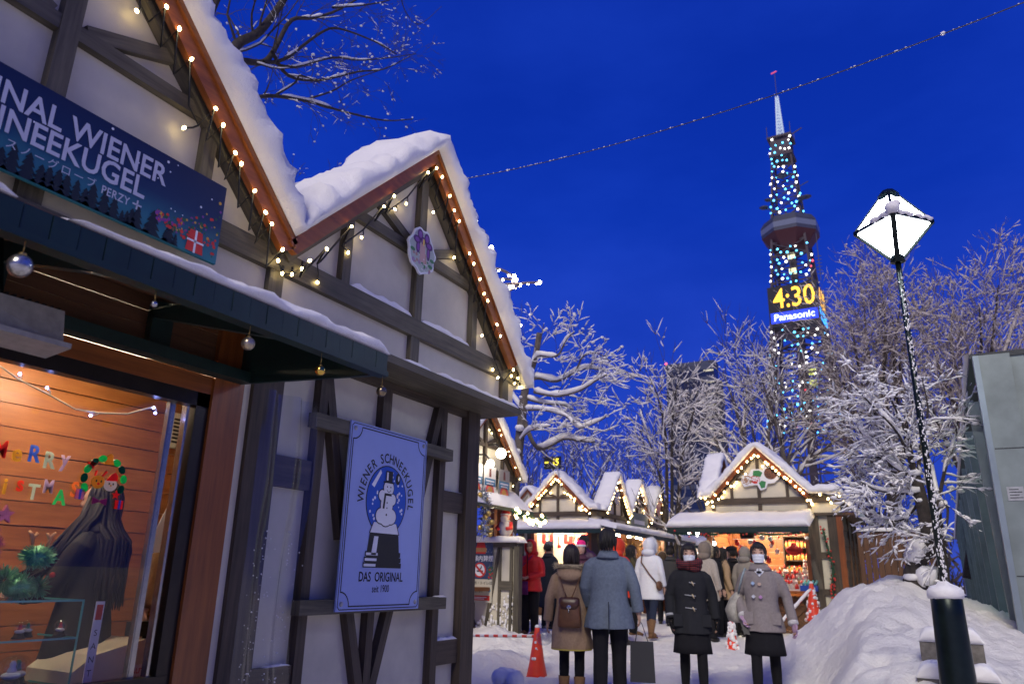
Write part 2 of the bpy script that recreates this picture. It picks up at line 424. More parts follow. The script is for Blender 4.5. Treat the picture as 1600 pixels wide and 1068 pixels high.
def gable_front(T, parent, bays, s0, s1, za, zb=2.87, zl=2.53, depth=2.4, thick=0.2, timber_m=None, ledge=True, snow_poly=None, small=False, back_ledge=-0.4, lump=1.0):
    """the overhanging upper front of a hut: fascia, gables, half-timbering, barge boards, roof slabs and snow"""
    tm = timber_m or wood_grey
    pn, tb = MB(T), MB(T)
    k = 0.8 if small else 1.0
    pn.box(s0 + .02, s1 - .02, -0.10, -0.045, zl, zb - 0.02)
    tb.box(s0, s1, -0.06, 0.0, zb - 0.13, zb)
    if ledge: tb.box(s0 - 0.01, s1 + 0.02, back_ledge, 0.02, zl - 0.055, zl)
    for e in sorted({round(b[0], 3) for b in bays} | {round(b[1], 3) for b in bays} | {round((b[0] + b[1]) / 2, 3) for b in bays}):
        if s0 - 0.1 < e < s1 + 0.1:
            ee = min(max(e, s0 + .05), s1 - .05)
            tb.bar(ee, zl, ee, zb - 0.13, 0.10 * k, -0.055, -0.008)
    slabs = []
    for (a, b) in bays:
        c = (a + b) / 2; hw = (b - a) / 2; rise = za - zb
        pn.prism([(a + .06, zb - 0.01), (b - .06, zb - 0.01), (c, za - 0.07)], -0.10, -0.05)
        tb.bar(c, zb, c, za - 0.10, 0.085 * k, -0.055, 0.0)
        zc = zb + rise * 0.39; hc = hw * 0.60
        for g in (-1, 1):
            tb.bar(c + g * (0.043 * k), zc, c + g * hc, zc, 0.075 * k, -0.056, -0.006)
            tb.bar(c + g * hw * 0.585, zb, c + g * hw * 0.585, zb + rise * 0.40, 0.075 * k, -0.052, -0.003)
            tb.bar(c + g * 0.08, zc + 0.03, c + g * hw * 0.42, zb + rise * 0.56, 0.07 * k, -0.0545, -0.009)
            # dark rafter against the panel, orange barge board in front of it
            tb.bar(c + g * hw * 0.98, zb - 0.02, c - g * 0.0, za - 0.085, 0.10 * k, -0.05, 0.012)
            bb = MB(T)
            ax, az = c + g * (hw + 0.012), zb - 0.008; bx, bz = c, za
            d = Vector((bx - ax, bz - az)).normalized(); nx = Vector((-d.y, d.x)) * (1 if g < 0 else -1)
            wv = (0.085 if g > 0 else 0.052) * k
            bb.prism([(ax, az), (bx, bz), (bx, bz - wv * 1.42), (ax - nx.x * wv + d.x * .02, az - nx.y * wv + d.y * .02)], 0.045, 0.085)
            bb.build('barge_board', wood_orange, parent)
            sl = MB(T)
            th = 0.035
            sl.prism([(ax, az + .002), (bx, bz + .002), (bx, bz + th * 1.4), (ax + nx.x * th, az + nx.y * th)], 0.10, -depth)
            so = MB(T)
            sl.build('roof', wood_orange, parent)
    pn.build('wall_panel', plaster, parent)
    tb.build('timber_frame', tm, parent)
    if snow_poly: roof_snow(T, snow_poly, thick, 0.12, -depth, parent, lump=lump)

# snow lying on the awning, thick to the right and thin to the left
def slab_snow(T, s0, s1, d0, d1, zf, zk, tf, parent, name='awning_snow', step=0.05, seed=1.0):
    """snow on a sloping slab: front edge d0 at height zf, back edge d1 at height zk, thickness tf(s)"""
    ns = max(3, int((s1 - s0) / step)); prof = [(0.0, 0.0), (-0.03, .30), (-0.035, .62), (0.0, .86), (.06, .98), (.18, 1.0), (.45, 1.0), (.75, .95), (1.0, .9), (1.0, 0.0)]
    vs = []
    for i in range(ns + 1):
        s_ = s0 + (s1 - s0) * i / ns; e = min(i, ns - i) * (s1 - s0) / ns
        t = tf(s_) * min(1, (e / 0.07)) ** 0.5
        for (u, f) in prof:
            d = d0 + (d1 - d0) * u if u >= 0 else d0 - u * min(1.0, abs(d1 - d0)) * (1 if d0 > d1 else -1); zz = zf + (zk - zf) * max(0, u)
            q = noise.noise(Vector((s_ * 6, d * 6, f * 2 + seed))) * 0.022 + noise.noise(Vector((s_ * 19, d * 15, f * 5 + seed))) * 0.010
            q *= min(1, f * 2) * min(1, t / 0.06)
            vs.append((s_, d + q * (0.8 if u <= 0 else 0), zz + t * f + q))
    m_ = len(prof)
    fs = [(i * m_ + k, i * m_ + k + 1, (i + 1) * m_ + k + 1, (i + 1) * m_ + k) for i in range(ns) for k in range(m_ - 1)]
    fs += [(i * m_ + m_ - 1, i * m_, (i + 1) * m_, (i + 1) * m_ + m_ - 1) for i in range(ns)]
    fs += [tuple(range(m_)), tuple(range((ns + 1) * m_ - 1, ns * m_ - 1, -1))]
    return MB(T).add(vs, fs, 0, None, True).build(name, snow, parent)
def flat_roof(T, root, s0, s1, d0, d1, z=2.80):
    MB(T).box(s0, s1, d1, d0, z, z + .05).build('roof', wood_brown, root)
    slab_snow(T, s0, s1, d0, d1, z + .05, z + .05, lambda s: .16, root, 'roof_snow', .15, 5)
# ---- the near hut on the left, with two gables
TA = frame((-3.0, 0, 0), (0, 1, 0), (1, 0, 0))
hutA = thing('market_hut', 'nearest half timbered market hut, two snow capped gables over a lit shop window', 'market hut', (-4.5, 2.8, 0))
BAYA = [(0.11, 2.76), (2.76, 5.41)]
gable_front(TA, hutA, BAYA, -0.3, 5.63, 4.18, snow_poly=[(-0.25, 2.60), (0.08, 2.90), (1.435, 4.22), (2.76, 2.93), (4.085, 4.22), (5.42, 2.87), (5.60, 2.70)], thick=0.165, depth=0.5, lump=1.5)
# lower wall
wl, tb = MB(TA), MB(TA)
wl.box(2.93, 5.44, -0.44, -0.36, 0, 2.49)
for (a, b, c, d, wd) in [(3.545, 0, 3.545, 2.42, .075), (3.58, 2.36, 3.85, 1.35, .07), (4.2, 2.08, 4.2, 2.42, .10), (4.185, 0, 4.185, .94, .07),
                         (4.90, 2.42, 4.66, 1.62, .07), (4.945, 0, 4.945, 2.42, .08), (3.95, .96, 4.17, .28, .07), (4.41, .96, 4.20, .28, .07)]:
    tb.bar(a, b, c, d, wd, -0.37, -0.300 - 0.002 * random.random())
for (a, b, z0, z1) in [(3.19, 3.505, 1.62, 1.80), (4.985, 5.29, 1.62, 1.78), (4.985, 5.29, .50, .67), (3.19, 3.505, .47, .63), (3.19, 3.505, 0.0, .12)]:
    tb.box(a, b, -0.37, -0.312, z0, z1)
tb.box(3.19, 5.45, -0.37, -0.306, 2.42, 2.475)
tb.box(5.29, 5.475, -0.44, -0.285, 0, 2.472)
tb.box(2.96, 3.19, -0.44, -0.30, 0, 2.472)
wl.build('lower_wall', plaster, hutA); tb.build('timber_frame', wood_dark, hutA)
bt = MB(TA)
MB(TA).box(3.42, 4.99, -0.30, -0.235, 2.00, 2.09).build('sign_rail', wood_grey, hutA); MB(TA).box(3.44, 4.985, -0.30, -0.235, .90, .985).build('sign_rail', wood_grey, hutA)
# shell: far end wall, back wall, floor
MB(TA).box(5.38, 5.44, -3.2, -0.44, 0, 2.9).build('end_wall', wood_brown, hutA); MB(TA).box(-1.2, -1.14, -3.2, -0.3, 0, 2.9).build('end_wall', wood_brown, hutA)
bk = MB(TA)
z = 0.0; k = 0
while z < 2.45:
    bk.box(-1.14, 5.38, -2.25 - 0.03, -2.235 - 0.004 * (k % 3), z, z + 0.148); z += 0.155; k += 1
bk.box(-1.14, 5.38, -2.32, -2.28, 0, 2.5)
bk.build('plank_wall', wood_inner, hutA)
ce = MB(TA)
for k in range(14): ce.box(-1.14, 5.38, -2.27 + k * 0.137, -2.27 + k * 0.137 + 0.13, 2.43, 2.45)
ce.build('ceiling', wood_inner, hutA)
flat_roof(TA, hutA, -1.1, 5.4, -.5, -3.1, 2.85)
MB(TA).box(-1.14, 5.38, -2.28, -0.44, 0.0, 0.05).build('floor', wood_brown, hutA)
# shop front: sill board, lintels, window frame and panes
sf = MB(TA)
sf.box(-1.14, 2.68, -0.40, -0.34, 0.0, 0.60)
sf.box(-1.14, 2.70, -0.40, -0.33, 2.05, 2.145)
sf.box(2.70, 2.905, -0.44, -0.315, 0, 2.47)
sf.build('shop_front', wood_orange, hutA)
lt = MB(TA)
for k in range(3): lt.box(-1.14, 2.70, -0.39, -0.345 - .004 * (k % 2), 2.24 + k * 0.078, 2.24 + k * 0.078 + 0.074)
lt.build('lintel_board', wood_brown, hutA)
MB(TA).box(2.905, 2.958, -0.40, -0.325, 0, 2.30).build('edge_strip', plaster, hutA)
frame_m = mat('dark_bronze_window_frame', (0.035, 0.028, 0.022), 0.35, 0.6, 0.2)
silver_m = mat('brushed_window_channel', (0.35, 0.33, 0.30), 0.25, 0.9, 0.15, 30)
wn = thing_w = None
wf = MB(TA)
wf.box(-1.14, 2.70, -0.40, -0.335, 1.975, 2.05); wf.box(-1.14, 2.68, -0.40, -0.33, 0.60, 0.65)
wf.box(2.62, 2.70, -0.43, -0.335, 0.60, 2.05)
wfo = wf.build('window', frame_m, hutA)
fr2 = MB(TA); fr2.box(2.50, 2.535, -0.415, -0.385, 0.65, 1.975); fr2.box(2.585, 2.60, -0.40, -0.36, 0.65, 1.975)
fr2.build('sliding_frame', silver_m, wfo)
pane = glass('window_glass')
gl = MB(TA); gl.box(-1.1, 2.51, -0.385, -0.380, 0.65, 1.975); gl.build('pane', pane, wfo)
# awning
aw = MB(TA)
A0, A1 = -0.9, 2.885
aw.add([(A0, 0.70, 2.19), (A1, 0.70, 2.19), (A1, -0.30, 2.455), (A0, -0.30, 2.455), (A0, 0.70, 2.205), (A1, 0.70, 2.205), (A1, -0.30, 2.47), (A0, -0.30, 2.47)],
       [(0, 1, 2, 3), (7, 6, 5, 4), (0, 4, 5, 1), (1, 5, 6, 2), (2, 6, 7, 3), (3, 7, 4, 0)], 0, [[(0, 0), (3.6, 0), (3.6, 1), (0, 1)]] * 6)
awo = aw.build('awning', wood_brown, hutA)
vl = MB(TA)
n_ = 42
for k in range(n_):
    a = A0 + (A1 - A0) * k / n_; b = A0 + (A1 - A0) * (k + 1) / n_
    vl.box(a + .0015, b - .0015, 0.700, 0.709 + 0.002 * (k % 2), 2.112, 2.198)
vl.box(A0, A1, 0.685, 0.70, 2.10, 2.20)
vl.box(A0, A1, 0.66, 0.722, 2.085, 2.110)
vl.build('valance', green_metal, awo)
rb = MB(TA)
for s_ in (-0.2, 0.62, 1.44, 2.26):
    rb.add([(s_, 0.68, 2.10), (s_ + .05, 0.68, 2.10), (s_ + .05, -0.33, 2.36), (s_, -0.33, 2.36), (s_, 0.68, 2.185), (s_ + .05, 0.68, 2.185), (s_ + .05, -0.33, 2.448), (s_, -0.33, 2.448)],
           [(0, 1, 2, 3), (7, 6, 5, 4), (0, 4, 5, 1), (1, 5, 6, 2), (2, 6, 7, 3), (3, 7, 4, 0)])
    rb.box(s_, s_ + .12, -0.345, -0.30, 2.20, 2.44)
rb.box(A0, A1, -0.325, -0.23, 2.146, 2.205)
rb.build('awning_frame', green_metal, awo)
ck = MB(lambda a, b, c: TA(b, a, c))
ck.prism([(-0.32, 2.15), (0.69, 2.095), (0.69, 2.188), (-0.32, 2.452)], A1 - 0.02, A1 + 0.006)
ck.build('awning_cheek', green_metal, awo)
slab_snow(TA, 1.22, 2.90, 0.69, -0.02, 2.205, 2.40, lambda s: 0.025 + 0.035 * smooth(1.3, 1.8, s) + 0.03 * noise.noise(Vector((s * 3, 2, 1))), awo)
slab_snow(TA, -0.2, 1.06, 0.69, -0.02, 2.205, 2.40, lambda s: 0.03 + 0.02 * noise.noise(Vector((s * 4, 2, 1))), awo, seed=4)
# small drifts on ledges, beams and rails
for (a, b, d0, d1, z_, t) in [(3.92, 4.28, .015, -.09, 2.53, .035), (4.36, 5.62, .015, -.09, 2.53, .04), (3.36, 4.03, -.004, -.05, 2.87, .055), (4.14, 4.80, -.004, -.05, 2.87, .05),
                              (4.88, 4.99, -.235, -.30, .985, .03), (4.985, 5.29, -.315, -.36, .67, .03), (3.3, 3.5, -.315, -.36, .63, .02), (4.985, 5.29, -.315, -.36, 1.78, .008), (1.05, 1.30, .0, -.05, 3.0, .02)]:
    slab_snow(TA, a, b, d0, d1, z_ - .002, z_ - .002, lambda s, t=t: t * (0.75 + 0.6 * noise.noise(Vector((s * 9, t, 2)))), hutA, 'ledge_snow', 0.03)

# ---- huts farther down: facing stall on the right of the path
def open_stall(T, root, s0, s1, zc, zt, depth, back_m, counter_m=None):
    """interior of an open stall: back, sides, ceiling, counter"""
    b = MB(T)
    n = int((zt - 0.1) / 0.15)
    for k in range(n + 2): b.box(s0, s1, -depth - 0.03, -depth + 0.003 * (k % 3), k * 0.15, k * 0.15 + 0.143)
    for e in (s0, s1 - 0.03):
        for k in range(n + 2): b.box(e, e + .03, -depth, -0.1, k * 0.15, k * 0.15 + 0.143)
    b.build('plank_wall', back_m, root)
    MB(T).box(s0, s1, -depth, -0.05, zt + 0.14, zt + 0.17).build('ceiling', back_m, root)
    c = MB(T)
    for k in range(5): c.box(s0, s1, -0.30, -0.27 + .003 * (k % 2), 0.02 + k * 0.17, 0.02 + k * 0.17 + 0.164)
    c.bar(s0 + .1, .08, (s0 + s1) / 2, .82, .09, -.27, -.235, 0); c.bar(s0 + .1, .82, (s0 + s1) / 2, .08, .09, -.266, -.232, 0)
    c.bar((s0 + s1) / 2 + .05, .08, s1 - .05, .82, .09, -.27, -.235, 0); c.bar((s0 + s1) / 2 + .05, .82, s1 - .05, .08, .09, -.266, -.232, 0)
    c.build('counter_front', counter_m or wood_brown, root)
    MB(T).box(s0 - .02, s1 + .02, -0.75, 0.14, zc - 0.045, zc).build('counter', wood_orange, root)
def plain_awning(T, root, s0, s1, d1, zf, zb, tsnow, seed=0):
    a = MB(T)
    a.add([(s0, d1, zf), (s1, d1, zf), (s1, -0.03, zb), (s0, -0.03, zb), (s0, d1, zf + .02), (s1, d1, zf + .02), (s1, -0.03, zb + .02), (s0, -0.03, zb + .02)],
          [(0, 1, 2, 3), (7, 6, 5, 4), (0, 4, 5, 1), (1, 5, 6, 2), (2, 6, 7, 3), (3, 7, 4, 0)])
    a.box(s0, s1, d1, d1 + .02, zf - 0.09, zf + 0.02)
    ao = a.build('awning', green_metal, root)
    slab_snow(T, s0 - .03, s1 + .03, d1 + .03, 0.02, zf + .02, zb + .02, lambda s: tsnow * (1 + 0.35 * noise.noise(Vector((s * 1.7, seed, 1)))), ao, step=0.07, seed=seed)
    return ao
tube_light = emit('stall_tube_light', (1.0, 0.84, 0.60), 140)
def ceiling_tube(T, root, s0, s1, d, z):
    MB(T).box(s0, s1, d - .03, d + .03, z - .03, z).build('ceiling_lamp', tube_light, root)

TR = frame((0, 17, 0), (1, 0, 0), (0, -1, 0))
hutR = thing('market_hut', 'open market stall under a pine cone plaque, with brown plank side wall', 'market hut', (-2.9, 18, 0.12))
gable_front(TR, hutR, [(-4.09, -2.09)], -4.29, -1.48, 3.92, timber_m=wood_dark, small=True, depth=0.5, thick=0.17,
            snow_poly=[(-4.33, 2.90), (-4.12, 2.92), (-3.09, 3.95), (-2.06, 2.92), (-1.5, 2.91), (-1.40, 2.88)])
open_stall(TR, hutR, -4.15, -2.12, 0.97, 2.3, 1.9, wood_inner)
plain_awning(TR, hutR, -4.86, -2.02, 1.0, 2.17, 2.44, 0.15, 3)
pt = MB(TR)
pt.box(-2.16, -1.95, -0.2, -0.02, 0, 2.475); pt.box(-1.77, -1.60, -0.2, -0.02, 0, 2.475); MB(TR).box(-4.29, -4.13, -0.2, -0.02, 0, 2.475).build('post', wood_dark, hutR)
pt.box(-1.95, -1.77, -0.19, -0.03, 0.9, 1.02); pt.box(-1.95, -1.77, -0.19, -0.03, 1.62, 1.74)
pt.build('timber_frame', wood_dark, hutR)
MB(TR).box(-1.95, -1.77, -0.16, -0.08, 0, 2.475).build('wall_panel', plaster, hutR)
for a_ in ((-1.60, -1.49, -0.2, -0.015, 0, 2.475), (-4.02, -3.93, 0.9, 0.98, 0, 2.13), (-2.24, -2.16, -0.16, -0.06, 0, 2.475)): MB(TR).box(*a_).build('post', wood_orange, hutR)
flat_roof(TR, hutR, -4.2, -1.5, -.5, -3.0)
sw = MB(TR)
for k in range(16): sw.box(-1.52, -1.485 + 0.012 * (k % 2 == 0), -3.0, -0.02, 0.02 + k * 0.155, 0.02 + k * 0.155 + 0.15)
for d in (-0.95, -1.9, -2.9): sw.box(-1.50, -1.452, d - .05, d + .05, 0, 2.47)
sw.build('side_wall', wood_brown, hutR)
ev = MB(TR); ev.box(-1.55, -1.25, -3.1, 0.0, 2.47, 2.53); ev.build('eave', wood_brown, hutR)
slab_snow(lambda a, b, c: TR(b, a, c), -3.1, -0.03, -1.22, -1.50, 2.53, 2.84, lambda s: 0.14, hutR, 'roof_snow', seed=8)
# its cross gable, facing left
TRl = frame((-4.27, 0, 0), (0, 1, 0), (-1, 0, 0))
gable_front(TRl, hutR, [(17.15, 19.15)], 17.02, 19.3, 3.92, timber_m=wood_dark, small=True, depth=0.22, thick=0.15, ledge=False, snow_poly=[(17.05, 2.9), (18.15, 3.95), (19.25, 2.9)])
for d_ in (-0.5, -1.1): ceiling_tube(TR, hutR, -3.9, -2.3, d_, 2.43)

# the long block of huts at the end of the path, with one gable towards us and three along its side
TM = frame((0, 19.3, 0), (1, 0, 0), (0, -1, 0)); TMs = frame((-7.78, 0, 0), (0, 1, 0), (1, 0, 0))
hutM = thing('market_hut', 'corner block of half timbered stalls with four lit gables at the path end', 'market hut', (-8.9, 21, 0.12))
gable_front(TM, hutM, [(-9.93, -8.02)], -10.2, -7.78, 3.86, timber_m=wood_dark, small=True, depth=0.3, thick=0.16,
            snow_poly=[(-10.25, 2.88), (-9.95, 2.90), (-8.975, 3.9), (-8.0, 2.92), (-7.70, 2.9)])
gable_front(TMs, hutM, [(19.75, 21.65), (21.65, 23.6), (23.6, 25.55)], 19.37, 25.8, 3.95, timber_m=wood_dark, small=True, depth=0.3, thick=0.16,
            snow_poly=[(19.4, 2.9), (19.72, 2.9), (20.7, 3.98), (21.65, 2.93), (22.62, 3.98), (23.6, 2.93), (24.57, 3.98), (25.6, 2.9), (25.9, 2.88)])
open_stall(TM, hutM, -9.85, -8.0, 0.97, 2.3, 1.6, plaster)
plain_awning(TM, hutM, -10.2, -7.4, 0.75, 2.33, 2.50, 0.15, 6)
plain_awning(TMs, hutM, 18.6, 26.3, 0.75, 2.33, 2.50, 0.13, 9)
pm = MB(TM)
for (a, b) in ((-10.2, -10.05), (-9.93, -9.8)): pm.box(a, b, -0.2, -0.02, 0, 2.475)
MB(TM).box(-7.98, -7.80, -0.2, -0.02, 0, 2.475).build('post', wood_dark, hutM)
pm.box(-10.05, -9.93, -0.18, -0.03, 1.55, 1.68)
pm.build('timber_frame', wood_dark, hutM)
MB(TM).box(-10.05, -9.93, -0.15, -0.08, 0, 2.475).build('wall_panel', plaster, hutM)
for a_ in ((-9.8, -9.70, -0.2, -0.015, 0, 2.4), (-8.10, -7.98, -0.2, -0.015, 0, 2.4)): MB(TM).box(*a_).build('post', wood_orange, hutM)
MB(TM).box(-9.70, -8.10, -0.18, -0.03, 2.33, 2.40).build('lintel', wood_orange, hutM)
flat_roof(TM, hutM, -10.1, -8.1, -.3, -6.4)
for s_ in (19.5, 21.55, 23.5, 25.5): MB(TMs).box(s_, s_ + .12, -0.2, -0.02, 0, 2.475).build('post', wood_orange, hutM)
for (a, b) in ((19.7, 21.5), (21.7, 23.45), (23.7, 25.45)):
    MB(TMs).box(a, b, -0.35, 0.12, .92, .97).build('counter', wood_orange, hutM)
    MB(TMs).box(a, b, -0.30, -0.27, .02, .92).build('counter_front', wood_brown, hutM)
    MB(TMs).box(a - .1, b + .1, -1.5, -1.46, 0, 2.45).build('plank_wall', plaster, hutM)
    ceiling_tube(TMs, hutM, a + .2, b - .2, -0.5, 2.40)
for d_ in (-0.45, -0.95): ceiling_tube(TM, hutM, -9.7, -8.2, d_, 2.40)
MB(TM).box(-9.28, -7.95, -1.75, -1.70, 0, 2.45).build('partition', plaster, hutM); MB(TM).box(-9.3, -7.85, -6.5, -6.4, 0, 2.6).build('end_wall', wood_brown, hutM); MB(TM).box(-10.1, -10.05, -6.5, -.2, 0, 2.6).build('side_wall', wood_brown, hutM); MB(TMs).box(19.4, 25.7, -1.5, -.05, 2.46, 2.49).build('ceiling', plaster, hutM)
# far end gable peeking out behind its left shoulder
TM2 = frame((0, 21.2, 0), (1, 0, 0), (0, -1, 0))
gable_front(TM2, hutM, [(-11.6, -10.1)], -11.7, -10.0, 3.75, timber_m=plaster, small=True, depth=.6, thick=0.15, ledge=False, snow_poly=[(-11.6, 2.95), (-10.85, 3.75), (-10.05, 2.95)])

# hut on the left beyond the fence, half hidden by the near hut
TC = frame((-6.4, 0, 0), (0, 1, 0), (1, 0, 0))
hutC = thing('market_hut', 'brightly lit food stall half hidden behind the near hut, with green awning and menu posters', 'market hut', (-7.2, 10.8, 0.12))
gable_front(TC, hutC, [(9.85, 11.95)], 9.6, 12.05, 3.86, small=True, depth=0.9, thick=0.15, timber_m=wood_dark, snow_poly=[(9.8, 2.9), (10.9, 3.9), (11.98, 2.88), (12.1, 2.75)])
MB(TC).box(9.6, 12.0, -2.2, -1.2, 0, 2.5).build('plank_wall', wood_inner, hutC)
MB(TC).box(11.85, 12.0, -0.3, -0.05, 0, 2.5).build('post', wood_orange, hutC); MB(TC).box(11.32, 11.42, -0.2, -0.05, 0, 2.5).build('post', wood_orange, hutC)
flat_roof(TC, hutC, 9.7, 11.95, -.9, -2.2)
MB(TC).box(9.6, 11.95, -0.3, 0.1, 0.9, 0.96).build('counter', wood_orange, hutC)
cw = MB(lambda a, b, c: TC(b, a, c)); cw.prism([(-0.05, 2.50), (0.36, 2.16), (0.36, 2.21), (-0.05, 2.56)], 10.0, 12.0)
cwo = cw.build('awning', green_metal, hutC)
slab_snow(TC, 9.98, 12.02, 0.34, -.02, 2.215, 2.55, lambda s: .03, cwo, seed=2)
# ================================================================ DRESSING OF THE NEAR HUT
def flat(name, c, r=0.55, var=0.03): return mat(name, c, r, 0, var, 5)
ink_black = flat('printed_black', (0.012, 0.012, 0.014)); ink_white = flat('printed_white', (0.72, 0.73, 0.76)); ink_blue = flat('printed_deep_blue', (0.012, 0.085, 0.50))
ink_sign = flat('printed_sky_blue', (0.31, 0.38, 0.70)); red_p = flat('painted_red', (0.55, 0.03, 0.02)); green_p = flat('painted_green', (0.03, 0.20, 0.06)); gold = mat('gold_glitter', (0.62, 0.42, 0.12), 0.3, 0.8, 0.3, 60)
silver = mat('silver_glitter', (0.5, 0.5, 0.48), 0.25, 0.9, 0.4, 70); cream = flat('cream_plastic', (0.62, 0.58, 0.44), 0.4); steel = mat('galvanised_steel', (0.38, 0.38, 0.37), 0.4, 0.2, 0.2, 20)
skin = mat('skin', (0.50, 0.30, 0.21), 0.55, 0, 0.06, 12); hair = mat('black_hair', (0.009, 0.007, 0.006), 0.62, 0, 0.3, 60, 0.4, 0.003)
brown_leather = mat('brown_leather', (0.13, 0.055, 0.022), 0.5, 0, 0.3, 14, 0.3, 0.003)

def disc(mb, P, cx, cy, r, mi=0, n=24, ry=None, lift=0.0):
    mb.add([P(cx + r * math.cos(2 * PI * k / n), cy + (ry or r) * math.sin(2 * PI * k / n), lift) for k in range(n)], [tuple(range(n))], mi)
def poly(mb, P, pts, mi=0, lift=0.0): mb.add([P(a, b, lift) for a, b in pts], [tuple(range(len(pts)))], mi)
def line(mb, P, pts, wd, mi=0, lift=0.0, close=False):
    pts = [Vector(p) for p in pts]
    if close: pts = pts + [pts[0]]
    for a, b in zip(pts, pts[1:]):
        d = (b - a); n = Vector((-d.y, d.x)).normalized() * wd / 2; e = d.normalized() * wd * 0.3
        poly(mb, P, [a - n - e, b - n + e, b + n + e, a + n - e], mi, lift)
def arc(cx, cy, r, a0, a1, n=16): return [(cx + r * math.cos(R_(a0 + (a1 - a0) * k / n)), cy + r * math.sin(R_(a0 + (a1 - a0) * k / n))) for k in range(n + 1)]

_dk = {}
def DK(x, y): return _dk.setdefault((x, y), len(_dk))          # a layer of its own for every printed disc
# ---- blue sign with the snow globe
SX, SY, SZ = -3.222, 3.735, 0.913; SW, SH = 0.87, 1.185
sign = thing('shop_sign', 'blue enamel sign with a snow globe drawing, screwed to the half timbered wall', 'sign', (SX, SY + SW / 2, SZ))
MB().box(-3.235, SX, SY, SY + SW, SZ, SZ + SH).build('panel', ink_sign, sign)
PS = lambda a, b, l=0.0: (SX + 0.0012 + l, SY + a, SZ + b)
bd = MB()
for q, wd in ((0.030, .008),):
    pts = []
    for (cx, cy, a0) in ((q, q, 0), (SW - q, q, 90), (SW - q, SH - q, 180), (q, SH - q, 270)):
        pts += arc(cx, cy, 0.085, a0 + 90, a0, 8)
    line(bd, PS, pts, wd, 0, 0, True)
o_ = [(0.012, .03), (.03, .012), (SW - .03, .012), (SW - .012, .03), (SW - .012, SH - .03), (SW - .03, SH - .012), (.03, SH - .012), (.012, SH - .03)]
line(bd, PS, o_, .006, 0, 0, True)
bd.build('border_line', ink_black, sign)
lg = MB(); gcx, gcy, gr = 0.425, 0.705, 0.215
disc(lg, PS, gcx, gcy, gr + .008, 0, 40, gr * 1.06 + .008); disc(lg, PS, gcx, gcy, gr, 1, 40, gr * 1.06, .0008)
poly(lg, PS, [(gcx - .125, .555), (gcx + .125, .555), (gcx + .16, .485), (gcx - .16, .485)], 2, .0016); line(lg, PS, [(gcx - .125, .555), (gcx - .16, .485)], .007, 0, .002); line(lg, PS, [(gcx + .125, .555), (gcx + .16, .485)], .007, 0, .002)
poly(lg, PS, [(gcx - .155, .487), (gcx + .155, .487), (gcx + .185, .285), (gcx - .185, .285)], 0, .0024)
for k, (hw, z_) in enumerate(((.205, .265), (.198, .300), (.19, .335))):
    poly(lg, PS, [(gcx - hw, z_), (gcx + hw, z_), (gcx + hw, z_ + .032), (gcx - hw, z_ + .032)], 0, .0026)
    poly(lg, PS, [(gcx - hw + .008, z_ + .007), (gcx - hw + .13, z_ + .007), (gcx - hw + .13, z_ + .024), (gcx - hw + .008, z_ + .024)], 2, .0034)
poly(lg, PS, [(gcx - .11, .465), (gcx - .065, .465), (gcx - .078, .375 - .03), (gcx - .13, .375 - .03)], 2, .0034)
for (x_, y_, r_, ry_) in [(-.055, .60, .055, .05), (.055, .60, .055, .05), (0, .605, .075, .07), (-.055, .735, .038, .036), (.06, .715, .036, .038), (0, .675, .065, .085), (0.01, .79, .055, .05)]:
    disc(lg, PS, gcx + x_, y_, r_ + .007, 0, 20, ry_ + .007, .0032)
for (x_, y_, r_, ry_) in [(-.055, .60, .055, .05), (.055, .60, .055, .05), (0, .605, .075, .07), (-.055, .735, .038, .036), (.06, .715, .036, .038), (0, .675, .065, .085), (0.01, .79, .055, .05)]:
    disc(lg, PS, gcx + x_, y_, r_, 2, 20, ry_, .0040 + .0001 * DK(x_, y_))
for b in ((-.035, .845, .05, .005), (-.035, .905, .045, .004)): pass
poly(lg, PS, [(gcx - .055, .822), (gcx + .065, .822), (gcx + .065, .832), (gcx - .055, .832)], 0, .0056); poly(lg, PS, [(gcx - .032, .83), (gcx + .045, .83), (gcx + .045, .905), (gcx - .032, .905)], 0, .0056)
poly(lg, PS, [(gcx - .022, .84), (gcx - .005, .84), (gcx - .005, .895), (gcx - .022, .895)], 2, .0064)
disc(lg, PS, gcx + .105, .86, .027, 0, 16, .04, .0056); disc(lg, PS, gcx + .112, .865, .008, 2, 10, .02, .0064)
poly(lg, PS, [(gcx - .175, .795), (gcx - .145, .78), (gcx - .075, .885), (gcx - .09, .905)], 2, .0024)
line(lg, PS, [(gcx - .03, .745), (gcx + .04, .745)], .016, 0, .0056); line(lg, PS, [(gcx - .025, .745), (gcx - .035, .655)], .02, 0, .0056)
for (x_, y_, r_) in [(-.008, .797, .006), (.03, .797, .006), (0, .69, .006), (.002, .655, .006), (0, .61, .008)]: disc(lg, PS, gcx + x_, y_, r_, 0, 10, None, .0056)
line(lg, PS, arc(gcx + .01, .785, .022, 205, 335, 6), .004, 0, .0056)
rg = random.Random(4)
for k in range(46):
    a_, r_ = rg.random() * 2 * PI, math.sqrt(rg.uniform(.2, .88)) * gr
    x_, y_ = gcx + r_ * math.cos(a_), gcy + r_ * math.sin(a_)
    if abs(x_ - gcx) < .10 and y_ < .84 or y_ < .56 or (x_ < gcx - .06 and y_ > .76): continue
    disc(lg, PS, x_, y_, rg.uniform(.006, .011), 2, 10, None, .0024)
lg.build('snow_globe_drawing', [ink_black, ink_blue, ink_white], sign)
lt_ = MB()
word = 'WIENER SCHNEEKUGEL'; th = 186.0
wid = {'W': 1.25, 'I': .55, ' ': .75, 'M': 1.2, 'C': 1.0, 'G': 1.08, 'U': 1.05, 'H': 1.05, 'N': 1.05, 'K': 1.0, 'E': .93, 'L': .85, 'R': 1.0, 'S': .93}
